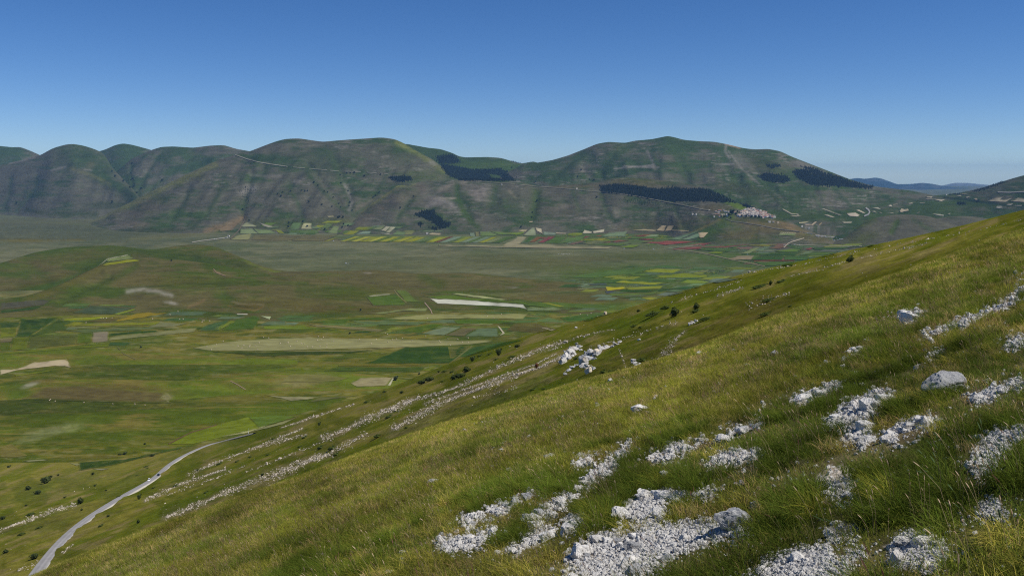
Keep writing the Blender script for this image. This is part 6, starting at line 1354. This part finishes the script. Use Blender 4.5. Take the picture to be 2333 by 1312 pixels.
# ------------------------------------------------------------------ stones and gravel of the near slope
PATCH = {
 'long diagonal strip': ([(1195, 1190), (1230, 1150), (1300, 1120), (1345, 1075), (1395, 1045), (1425, 1000), (1455, 1000), (1440, 1020), (1400, 1070), (1350, 1105), (1300, 1140), (1245, 1180), (1210, 1200)], 50, 'white stone in the long diagonal strip left of the scree'),
 'pile on the left': ([(992, 1240), (1000, 1215), (1050, 1225), (1120, 1195), (1130, 1202), (1090, 1240), (1040, 1258), (1005, 1252)], 16, 'white stone in the leftmost pile of the near slope'),
 'strip beside the pile': ([(1155, 1258), (1180, 1232), (1220, 1208), (1262, 1196), (1262, 1215), (1210, 1240), (1170, 1265)], 14, 'white stone in the short strip right of the leftmost pile'),
 'broad scree': ([(1285, 1318), (1300, 1262), (1330, 1225), (1390, 1210), (1440, 1210), (1520, 1196), (1600, 1180), (1660, 1178), (1700, 1190), (1690, 1215), (1640, 1225), (1560, 1255), (1510, 1280), (1480, 1318)], 80, 'white stone in the broad scree below the dark grey boulder'),
 'small heap': ([(1285, 1195), (1300, 1175), (1345, 1170), (1345, 1190), (1310, 1202)], 8, 'white stone in the small heap above the broad scree'),
 'middle heap': ([(1398, 1175), (1420, 1145), (1470, 1115), (1550, 1112), (1560, 1130), (1500, 1145), (1450, 1175), (1415, 1185)], 20, 'white stone in the heap between the long strip and the dark boulder'),
 'right scree': ([(1880, 965), (1925, 915), (1990, 895), (2030, 878), (2005, 915), (1985, 945), (1985, 975), (1975, 1025), (1955, 1022), (1920, 995)], 40, 'white stone in the tall scree patch on the right'),
 'right tail': ([(2005, 1000), (2060, 960), (2090, 945), (2145, 950), (2125, 968), (2060, 985), (2030, 1010)], 16, 'white stone in the tail right of the tall scree patch'),
 'upper strip': ([(1795, 920), (1825, 895), (1885, 880), (1880, 892), (1810, 922)], 8, 'white stone in the strip left of the tall scree patch'),
 'far right scree': ([(2205, 1060), (2250, 985), (2330, 965), (2335, 990), (2290, 1020), (2265, 1070), (2225, 1090)], 24, 'white stone in the scree at the right edge'),
 'bottom right heap': ([(2028, 1285), (2040, 1225), (2110, 1205), (2150, 1235), (2160, 1270), (2130, 1300), (2060, 1300)], 12, 'white stone in the heap at the bottom right'),
 'bottom scree': ([(1690, 1320), (1740, 1275), (1800, 1250), (1880, 1235), (1900, 1262), (1880, 1320)], 24, 'small white stone in the fine scree at the bottom'),
 'thin strip': ([(1615, 1005), (1680, 970), (1750, 948), (1745, 960), (1680, 985), (1630, 1008)], 8, 'white stone in the thin strip above the middle tussocks'),
 'upper heap': ([(2035, 735), (2060, 708), (2105, 698), (2100, 720), (2060, 738)], 8, 'white stone in the heap high on the right'),
 'edge heap': ([(2290, 795), (2300, 768), (2340, 765), (2340, 800)], 6, 'white stone in the heap at the upper right edge'),
 'edge strip': ([(2310, 660), (2335, 625), (2340, 650), (2330, 665)], 4, 'white stone near the skyline at the right edge'),
 'link strip': ([(1435, 1208), (1470, 1170), (1500, 1150), (1520, 1156), (1480, 1200)], 3, 'white stone between the middle heap and the broad scree'),
 'short trail': ([(1560, 1128), (1610, 1105), (1640, 1110), (1600, 1135)], 2, 'white stone in the short trail right of the middle heap'),
 'lower right trail': ([(1890, 1300), (1930, 1255), (1975, 1240), (1960, 1275), (1915, 1312)], 3, 'white stone in the short trail right of the fine bottom scree'),
 'centre trail': ([(1470, 1045), (1530, 1010), (1600, 990), (1605, 1004), (1540, 1030), (1490, 1060)], 3, 'white stone in the broken trail left of the rounded pale boulder'),
 'upper trail': ([(2100, 760), (2180, 728), (2235, 712), (2235, 724), (2170, 748), (2110, 775)], 2, 'white stone in the faint trail high on the right'),
 'right trail': ([(2210, 905), (2270, 880), (2335, 860), (2335, 876), (2270, 900), (2220, 920)], 3, 'white stone in the trail below the grey weathered boulder'),
 'left trail': ([(1110, 1160), (1150, 1140), (1185, 1128), (1190, 1140), (1130, 1172)], 2, 'white stone in the short trail left of the long strip'),
 'small patch': ([(1595, 1060), (1640, 1035), (1720, 1020), (1745, 1028), (1690, 1050), (1620, 1065)], 0, ''),
 'lower patch': ([(1865, 1135), (1890, 1110), (1950, 1108), (1955, 1125), (1900, 1140)], 0, ''),
 'bare patch': ([(1850, 1090), (1900, 1060), (1960, 1075), (1940, 1110), (1880, 1105)], -1, ''),
 'bare patch two': ([(1880, 1200), (1960, 1190), (1950, 1230), (1890, 1240)], -1, ''),
 'upper right': ([(1925, 845), (1935, 825), (1950, 828), (1945, 848)], 0, ''), 'upper right two': ([(1850, 905), (1900, 870), (1935, 858), (1930, 872), (1870, 905)], 0, ''), 'upper right three': ([(2100, 820), (2150, 790), (2160, 800), (2120, 825)], 0, ''),
 'upper right four': ([(1930, 805), (1960, 790), (1970, 798), (1940, 812)], 0, ''), 'upper right five': ([(2230, 715), (2260, 690), (2330, 665), (2330, 680), (2260, 712)], 0, ''), 'left bits': ([(1040, 1190), (1055, 1165), (1085, 1165), (1120, 1180), (1080, 1185), (1065, 1205)], 5, 'white stone above the leftmost pile'),
 'mid bits': ([(1310, 1040), (1340, 1028), (1365, 1030), (1330, 1058), (1300, 1070)], 4, 'white stone beside the upper end of the long strip'), 'bits': ([(1195, 1125), (1225, 1110), (1245, 1115), (1215, 1130)], 3, 'white stone left of the long strip'), 'right edge': ([(2220, 1170), (2260, 1130), (2300, 1170), (2280, 1190)], 0, ''),
}
def patch_mask(px, py, grow=0.0):
    n = (fbm(px / 11, py / 7, 3, 131) - 0.5)
    m = np.zeros(np.shape(px), bool)
    for poly, k, lab in PATCH.values():
        m |= inpoly(px + n * 46, py + n * 26, poly)
    return m
# pale grit under the stones
vp = proj(near_V)
pm = patch_mask(*vp) & (near_V[:, 1] > 2.5)
near_c = np.where(pm[:, None], np.array([0.46, 0.40, 0.32]) * (0.75 + 0.5 * fbm(near_V[:, 0] * 9, near_V[:, 1] * 9, 2, 5))[:, None], near_c)
stones_small, stones_size = [], []
for key, (poly, big, lab) in PATCH.items():
    a = np.array(poly, float)
    x0, x1, y0, y1 = a[:, 0].min(), a[:, 0].max(), a[:, 1].min(), a[:, 1].max()
    area = 0.5 * abs(np.dot(a[:, 0], np.roll(a[:, 1], 1)) - np.dot(a[:, 1], np.roll(a[:, 0], 1)))
    got = 0
    while got < big:
        x, y = rng.uniform(x0, x1), rng.uniform(y0, y1)
        if not inpoly(np.array([x]), np.array([y]), poly)[0]: continue
        w = float(np.clip(rng.lognormal(2.7, 0.5), 10, 46))
        o = stone('stone', x, y, w, w * rng.uniform(0.55, 0.9), MAT_STONE if rng.random() < .82 else MAT_GREYSTONE, *((lambda z_: (lab + z_, 'stone', 'stones of the ' + key + z_))('' if big < 40 else ', lower end' if x < x0 + (x1 - x0) * .33 else ', middle part' if x < x0 + (x1 - x0) * .66 else ', upper end')), near=True, sink=0.3, depth=rng.uniform(.45, .75))
        got += 1
    m = int(area * (0.24 if big >= 0 else 0.03))
    cx_, cy_ = rng.uniform(x0 - 8, x1 + 8, m * 6 + 50), rng.uniform(y0 - 6, y1 + 6, m * 6 + 50)
    kk = np.nonzero(patch_mask(cx_, cy_))[0][:m]
    cx_, cy_ = cx_[kk], cy_[kk]
    mu = np.full(len(cx_), 1.3)
    e = max(6, m // 3)                                    # strays rolled out of the patch into the turf
    b = rng.integers(0, len(cx_), e) if len(cx_) else np.zeros(0, int)
    cx_ = np.concatenate([cx_, cx_[b] + rng.normal(0, 26, len(b))]); cy_ = np.concatenate([cy_, cy_[b] + rng.normal(4, 14, len(b))]); mu = np.concatenate([mu, np.full(len(b), 1.15)])
    for x, y, u_ in zip(cx_, cy_, mu):
        p, nn = hit(x, y, True)
        if p is None: continue
        stones_small.append(p[:]); stones_size.append(p.y / F * float(np.clip(rng.lognormal(u_ - 0.15, 0.6), 1.2, 10)))
sx_, sy_ = rng.uniform(500, 2333, 5200), rng.uniform(560, 1312, 5200)
su_ = (sx_ * 0.85 - sy_ * 0.53) / 110; sv_ = (sx_ * 0.53 + sy_ * 0.85) / 20
sk_ = (fbm(su_, sv_, 3, 19) > 0.545) & ((sx_ > 1050) & (sy_ > 800) | (rng.random(5200) < 0.25))
for x, y in zip(sx_[sk_], sy_[sk_]):                     # strays in the turf
    p, nn = hit(x, y, True)
    if p is None or p.y > 50: continue
    stones_small.append(p[:]); stones_size.append(p.y / F * float(np.clip(rng.lognormal(1.25, 0.55), 1.2, 10)))
q, s = np.array(stones_small), np.array(stones_size)
n = len(q)
rocks_mid = [rock_mesh('gravel_shape', 450 + i, ICO1, cuts=7, rough=.08) for i in range(7)]
q[:, 2] += s * 0.2
scatter('gravel', q, rng.uniform(0, 6.3, (n, 3)), s[:, None] * rng.uniform(0.65, 1.2, (n, 3)), rng.integers(0, 7, n), [(m_, MAT_STONE) for m_ in rocks_mid])['label'] = 'white limestone gravel in patches between the grass tussocks'

for x, y, w, h, mt, lab in [
    (1670, 1167, 60, 46, 'g', 'dark grey boulder with a lit top above the broad scree'), (1459, 927, 44, 30, 's', 'white boulder standing alone on the blond grass brow'), (1478, 938, 16, 10, 's', 'small white stone touching the lone white boulder'), (2157, 862, 70, 42, 'g', 'grey weathered boulder with shaded front on the right'), (1645, 996, 44, 22, 's', 'rounded pale boulder sunk in grass left of the thin strip'),
    (987, 1093, 22, 18, 's', 'white stone alone in the left grass'), (908, 1137, 14, 10, 's', 'small white stone left of the lone white stone'), (1510, 1122, 44, 26, 's', 'large white stone on the middle heap'), (1463, 1127, 30, 24, 's', 'white block at the upper left of the middle heap'), (1418, 1165, 44, 24, 's', 'broad white block at the lower end of the middle heap'), (1765, 802, 24, 14, 's', 'pale stone on the blond brow left of the upper right rocks'),
    (1822, 776, 10, 12, 's', 'small upright white stone near the far brow'), (1721, 1148, 26, 24, 's', 'white stone right behind the dark grey boulder'), (1210, 1176, 36, 30, 's', 'large white stone at the bottom of the long strip'), (1253, 1037, 24, 16, 's', 'white stone left of the upper end of the long strip'), (1513, 1077, 22, 18, 's', 'white stone in the grass above the middle heap'), (1145, 1023, 14, 8, 's', 'small white stone high on the left grass'),
    (1158, 1067, 14, 10, 's', 'small white stone below another in the left grass'), (1122, 1062, 10, 12, 's', 'tiny upright white stone in the left grass'), (1914, 1104, 24, 22, 'g', 'grey-white stone on the bare litter between tussocks'), (1888, 1121, 26, 14, 's', 'flat white stone below the grey-white stone'), (1935, 1123, 32, 16, 's', 'flat white stone right of the flat pair'), (1892, 1212, 30, 20, 's', 'white stone above the fine bottom scree'),
    (2055, 1226, 36, 32, 's', 'upper left block of the bottom right heap'), (2096, 1226, 40, 34, 's', 'upper right block of the bottom right heap'), (2044, 1262, 34, 36, 's', 'lower left block of the bottom right heap'), (2070, 966, 26, 26, 's', 'upright white stone at the tail of the tall scree'), (2092, 952, 28, 16, 's', 'flat white stone at the top of the scree tail'), (2028, 985, 26, 16, 's', 'white stone at the lower end of the scree tail'),
    (736, 1262, 20, 14, 's', 'white stone near the bottom left grass'), (622, 1263, 16, 10, 's', 'small white stone far left in the bottom grass'), (915, 1255, 18, 14, 's', 'white stone half hidden by grass left of the pile'), (917, 1272, 16, 10, 's', 'lower white stone half hidden by grass left of the pile'), (1002, 1226, 20, 26, 's', 'upright white stone at the left end of the leftmost pile'), (1310, 1312, 34, 26, 's', 'white block at the bottom of the broad scree'),
    (1440, 1238, 36, 26, 'g', 'grey block on the left part of the broad scree'), (1360, 1222, 30, 26, 's', 'white block at the upper left of the broad scree'), (1405, 1230, 24, 18, 'g', 'grey stone between the white block and the grey block'), (2235, 1052, 30, 26, 's', 'white block in the scree at the right edge'), (1250, 1215, 36, 26, 's', 'white block at the upper end of the short strip'), (1975, 775, 16, 10, 's', 'white stone on the upper right grass'), (1780, 815, 10, 6, 's', 'tiny white stone beside the pale brow stone'), (1705, 830, 16, 7, 's', 'flat pale stone in the blond grass of the brow'), (885, 1300, 22, 10, 's', 'flat white stone at the bottom edge of the grass')]:
    stone('boulder' if w > 30 else 'stone', x, y, w * (1.3 if mt == 'g' and w > 50 else 1.05), h * (1.6 if mt == 'g' and w > 50 else 1.0), MAT_STONE if mt == 's' else MAT_GREYSTONE, lab, 'boulder' if w > 30 else 'stone', near=True, sink=0.2, rot=(0.12, 0.1, 0.4) if w >= 60 else None)

# ------------------------------------------------------------------ grass of the near slope
def blades(r, n, rad, h0, h1, lean, wid, bias=(-0.16, -0.05), straw=0.12, spread=0.5):
    ang = r.uniform(0, 2 * math.pi, n); rr = rad * np.sqrt(r.random(n))
    base = np.stack([rr * np.cos(ang), rr * np.sin(ang), np.full(n, -0.02)], 1)
    a2 = ang + r.normal(0, spread, n)
    ln = lean * r.uniform(0.3, 1.3, n)
    d = np.stack([np.cos(a2) * ln + bias[0] * r.uniform(.3, 1.4, n), np.sin(a2) * ln + bias[1], 0 * ln], 1)
    h = r.uniform(h0, h1, n)
    sd_ = np.stack([-np.sin(a2), np.cos(a2), 0 * a2], 1)
    f = r.uniform(0, 2 * math.pi, n)
    sd_ = np.stack([np.cos(f), np.sin(f), 0 * f], 1)
    w = wid * r.uniform(0.7, 1.3, n)
    V = []
    for t, ww in ((0, 1), (.4, .9), (.75, .6)):
        c = base + d * (h * t * t)[:, None] + np.array([0, 0, 1.0]) * (h * (t - 0.22 * t * t))[:, None]
        V += [c - sd_ * (w * ww / 2)[:, None], c + sd_ * (w * ww / 2)[:, None]]
    V.append(base + d * h[:, None] * 1.05 + np.array([0, 0, 1.0]) * (h * 0.76)[:, None])
    V = np.stack(V, 1).reshape(-1, 3)
    o = (np.arange(n) * 7)[:, None]
    Fs = np.concatenate([o + np.array([q_]) for q_ in ((0, 1, 3), (0, 3, 2), (2, 3, 5), (2, 5, 4), (4, 5, 6))], 0)
    c = np.ones((n, 3)) * r.uniform(0.42, 1.5, (n, 1)) * np.array([1, 1, 1])
    c[:, 0] *= r.uniform(0.85, 1.2, n)
    m = r.random(n) < straw
    c[m] = np.array([1.8, 1.45, 2.2]) * r.uniform(0.6, 1.2, (m.sum(), 1))
    return V, Fs, np.repeat(c, 7, 0)
def stalks(r, n, rad, h0, h1, head, hw, colr, lean=0.35):
    VV, FF, CC, o = [], [], [], 0
    for i in range(n):
        a = r.uniform(0, 6.3); b = np.array([rad * r.random() * math.cos(a), rad * r.random() * math.sin(a), -0.02])
        h = r.uniform(h0, h1); d = np.array([math.cos(a), math.sin(a), 0]) * lean * r.uniform(.2, 1) + np.array([-0.22, -0.05, 0])
        P_ = lambda t: b + d * h * t * t + np.array([0, 0, h * (t - .15 * t * t)])
        hl = head * r.uniform(.7, 1.3) / h
        seq_ = [(0, .0014), (.5, .0012), (1 - hl, .001), (1 - hl * .8, hw * .8), (1 - hl * .5, hw), (1 - hl * .2, hw * .7), (1.0, .0006)]
        for t, w in seq_:
            c = P_(t)
            for k in range(3): VV.append(c + w * np.array([math.cos(k * 2.094), math.sin(k * 2.094), 0]))
            CC += [[1.1, 1.1, .9] if t < .4 else [1.3, 1.2, 1.2] if t <= 1 - hl + 1e-6 else colr] * 3
        for j in range(len(seq_) - 1):
            for k in range(3):
                p0, p1, p2, p3 = o + j * 3 + k, o + j * 3 + (k + 1) % 3, o + j * 3 + 3 + (k + 1) % 3, o + j * 3 + 3 + k
                FF += [(p0, p1, p2), (p0, p2, p3)]
        o += len(seq_) * 3
    return np.array(VV), np.array(FF), np.array(CC, float)
MAT_GRASS = leaf_mat('grass_blades', (1, 1, 1), inst=True, trans=0.35)
kinds = []
def add_kind(V, Fs, c):
    kinds.append((mesh_from('grass_shape', V, Fs, c, smooth=False), MAT_GRASS))
gr = np.random.default_rng(21)
for i in range(5): add_kind(*blades(gr, 300, 0.15, 0.07, 0.21, 0.95, 0.0030, straw=0.10, spread=1.1))            # 0-4 tussock
for i in range(4): add_kind(*blades(gr, 120, 0.20, 0.03, 0.085, 0.9, 0.0028, straw=0.25, spread=3))   # 5-8 turf
for i in range(4): add_kind(*blades(gr, 90, 0.18, 0.07, 0.19, 0.7, 0.0026, straw=0.32, spread=3))   # 9-12 meadow
for i in range(3): add_kind(*stalks(gr, 5, 0.15, 0.26, 0.46, 0.045, 0.0038, [1.9, 1.7, 2.0]))          # 13-15 pale seed heads
for i in range(2): add_kind(*stalks(gr, 4, 0.15, 0.24, 0.42, 0.06, 0.0034, [0.9, 0.5, 0.7]))          # 16-17 purple-brown heads
for i in range(2): add_kind(*stalks(gr, 3, 0.10, 0.34, 0.48, 0.06, 0.0052, [1.5, 1.45, 2.2]))          # 18-19 green spikes
for i in range(4): add_kind(*blades(gr, 80, 0.30, 0.10, 0.29, 0.45, 0.0075, straw=0.20, spread=3))      # 20-23 distant meadow
for i in range(3): add_kind(*blades(gr, 130, 0.11, 0.05, 0.15, 1.5, 0.0030, straw=0.92, spread=1.5))      # 24-26 dead litter
G, Yl, St, Dk = np.array([0.108, 0.156, 0.018]), np.array([0.215, 0.228, 0.028]), np.array([0.37, 0.30, 0.10]), np.array([0.072, 0.105, 0.012])
HD = np.array([0.21, 0.18, 0.105])
gp, gk, gs, gt = [], [], [], []
def sow(n, y0, y1, kind, smin, smax, keep, tints, patch=True, umax=0.82):
    n = int(n * 1.24)
    y = np.sqrt(rng.uniform(y0 * y0, y1 * y1, n)); u = rng.uniform(-umax, umax, n)
    x = u * y
    z = near_z(x, y)
    p = np.stack([x, y, z], 1)
    px, py = proj(p)
    k = (py < 4000) & (py > np.interp(px, [a for a, _ in BROW], [b_ for _, b_ in BROW]) - 12)
    if patch:
        tu_ = (px * 0.85 - py * 0.53) / 110; tv_ = (px * 0.53 + py * 0.85) / 20
        k &= (fbm(tu_, tv_, 3, 19) < 0.56) | (rng.random(n) < 0.35) | (px < 1050)
        k &= (rng.random(n) < 0.12) | ~patch_mask(px, py - 14)
        pk = rng.random(n) < (0.10 if kind[0] > 4 else 0.04)
        for hh in (0.0, 0.06, 0.11, 0.16, 0.21): k &= pk | ~patch_mask(*proj(p + np.array([-0.03, 0, hh]))) | ((hh > 0.13) & ((y > 11) | (kind[0] > 4)))
    k &= rng.random(n) < keep(x, y, px, py)
    p, x, y, px, py = p[k], x[k], y[k], px[k], py[k]
    m = len(p)
    gp.append(p); gk.append(rng.integers(kind[0], kind[1] + 1, m)); gs.append(rng.uniform(smin, smax, m)); gt.append(tints(x, y, px, py) * rng.uniform(0.7, 1.3, (m, 1)) * (1.0 + 0.16 * sstep(9, 22, y) - 0.26 * sstep(1000, 500, px) * sstep(9, 22, y))[:, None] * (0.46 + 1.14 * fbm(x / (0.5 + 0.02 * y), y / (0.5 + 0.05 * y), 3, 171))[:, None])
tuss = lambda x, y: fbm(x / 1.1, y / 1.1, 3, 141)
dry = lambda x, y, px, py: np.clip(sstep(0.42, 0.62, fbm(x / 3.5, y / 3.5, 3, 151)) * 0.75 + 0.45 * sstep(14, 34, y) - 0.25 * sstep(1500, 2200, px) * sstep(900, 1100, py), 0, 1)
def tint_fn(a, b, c=None, cw=0.0):
    def f(x, y, px, py):
        t = dry(x, y, px, py)[:, None]
        q_ = a[None] * (1 - t) + b[None] * t
        if c is not None:
            m = (rng.random(len(x)) < cw)[:, None]
            q_ = np.where(m, c[None], q_)
        return q_
    return f
one = lambda x, y, px, py: np.ones(len(x))
def sow_around(n, kind, smin, smax, tints):
    """turf round the photographer's feet and to both sides"""
    x, y = rng.uniform(-9, 12, n), rng.uniform(-2, 9, n)
    k = (np.abs(x) > 0.64 * np.maximum(y, 0)) | (y < 2.7)
    x, y = x[k], y[k]
    p = np.stack([x, y, near_z(x, y)], 1); m = len(p)
    gp.append(p); gk.append(rng.integers(kind[0], kind[1] + 1, m)); gs.append(rng.uniform(smin, smax, m)); gt.append(tints(x, y, 2000 + 0 * x, 1300 + 0 * y) * rng.uniform(0.7, 1.3, (m, 1)))
sow_around(5000, (5, 8), .8, 1.3, tint_fn(G, Yl, St, .12))
sow_around(2600, (0, 4), .7, 1.3, tint_fn(Dk, G, Yl, .08))
sow(9000, 2.6, 15, (5, 8), .8, 1.3, one, tint_fn(G, Yl, St, .12))
sow(5200, 2.6, 16, (0, 4), .7, 1.35, lambda x, y, px, py: sstep(0.46, 0.60, tuss(x, y)), tint_fn(Dk, G, Yl, .08))
sow(5200, 3.0, 18, (9, 12), .7, 1.2, lambda x, y, px, py: 0.25 + 0.75 * sstep(0.55, 0.42, tuss(x, y)), tint_fn(G, Yl, St, .18))
sow(700, 2.8, 18, (13, 15), .75, 1.2, one, tint_fn(HD, HD))
sow(420, 2.8, 22, (16, 17), .8, 1.2, one, tint_fn(HD, HD))
sow(1400, 2.6, 16, (24, 26), .7, 1.3, lambda x, y, px, py: sstep(0.5, 0.42, tuss(x, y)), tint_fn(Yl, Yl))
sow(9000, 14, 30, (9, 12), .9, 1.5, one, tint_fn(G, Yl, St, .2))
sow(9000, 14, 30, (20, 23), .45, .8, one, tint_fn(G, Yl, St, .1))
sow(5000, 14, 30, (0, 4), .7, 1.2, lambda x, y, px, py: sstep(0.47, 0.58, tuss(x, y)), tint_fn(G, Yl))
sow(1500, 16, 40, (13, 15), .9, 1.4, one, tint_fn(HD, HD))
sow(1000, 16, 40, (16, 17), .9, 1.4, one, tint_fn(HD, HD))
sow(42000, 28, 72, (20, 23), .7, 1.2, one, tint_fn(G, Yl, St, .2))
for x, y in [(2195, 1075), (2172, 1110), (2160, 1130), (2250, 1085), (2160, 1150), (2275, 1135), (2000, 1290), (2275, 1320), (1962, 1340), (2225, 1240)]:
    p, nn = hit(x, y, True)
    if p is not None: gp.append(np.array([p[:]])); gk.append(np.array([rng.integers(18, 20)])); gs.append(np.array([1.0])); gt.append(np.array([[0.07, 0.11, 0.03]]))
gp, gk, gs, gt = np.concatenate(gp), np.concatenate(gk), np.concatenate(gs), np.concatenate(gt)
n = len(gp)
rot = np.stack([rng.normal(0, .08, n), rng.normal(-.10, .08, n), rng.uniform(-0.9, 0.9, n)], 1)
scatter('grass', gp, rot, np.stack([gs, gs, gs * rng.uniform(.85, 1.15, n)], 1), gk, kinds, tint=gt)['label'] = 'green and blond mountain grass in tussocks on the near slope'
print('grass clumps', n)
link('near_slope', mesh_from('near_slope', near_V, near_F, near_c), MAT_NEAR, kind='structure')

# ------------------------------------------------------------------ the air
hz, nt, b_ = newmat('haze')
nt.nodes.remove(b_)
pv = N(nt, 'ShaderNodeVolumePrincipled')
pv.inputs['Color'].default_value = (0.25, 0.50, 0.88, 1)
pv.inputs['Density'].default_value = HAZE
pv.inputs['Anisotropy'].default_value = 0.0
nt.links.new(pv.outputs[0], nt.nodes['Material Output'].inputs['Volume'])
allz = [SURF_V2[:, 2].min() - 1, max(SURF_V2[:, 2].max(), 0) + 25]
bx = [SURF_V2[:, 0].min() - 50, SURF_V2[:, 0].max() + 50]
byy = [-60.0, SURF_V2[:, 1].max() + 50]
vb = [(x, y, z) for z in allz for y in byy for x in bx]
haze = link('haze', mesh_from('haze', vb, [(0, 2, 3, 1), (4, 5, 7, 6), (0, 1, 5, 4), (2, 6, 7, 3), (0, 4, 6, 2), (1, 3, 7, 5)], smooth=False), hz, kind='stuff')
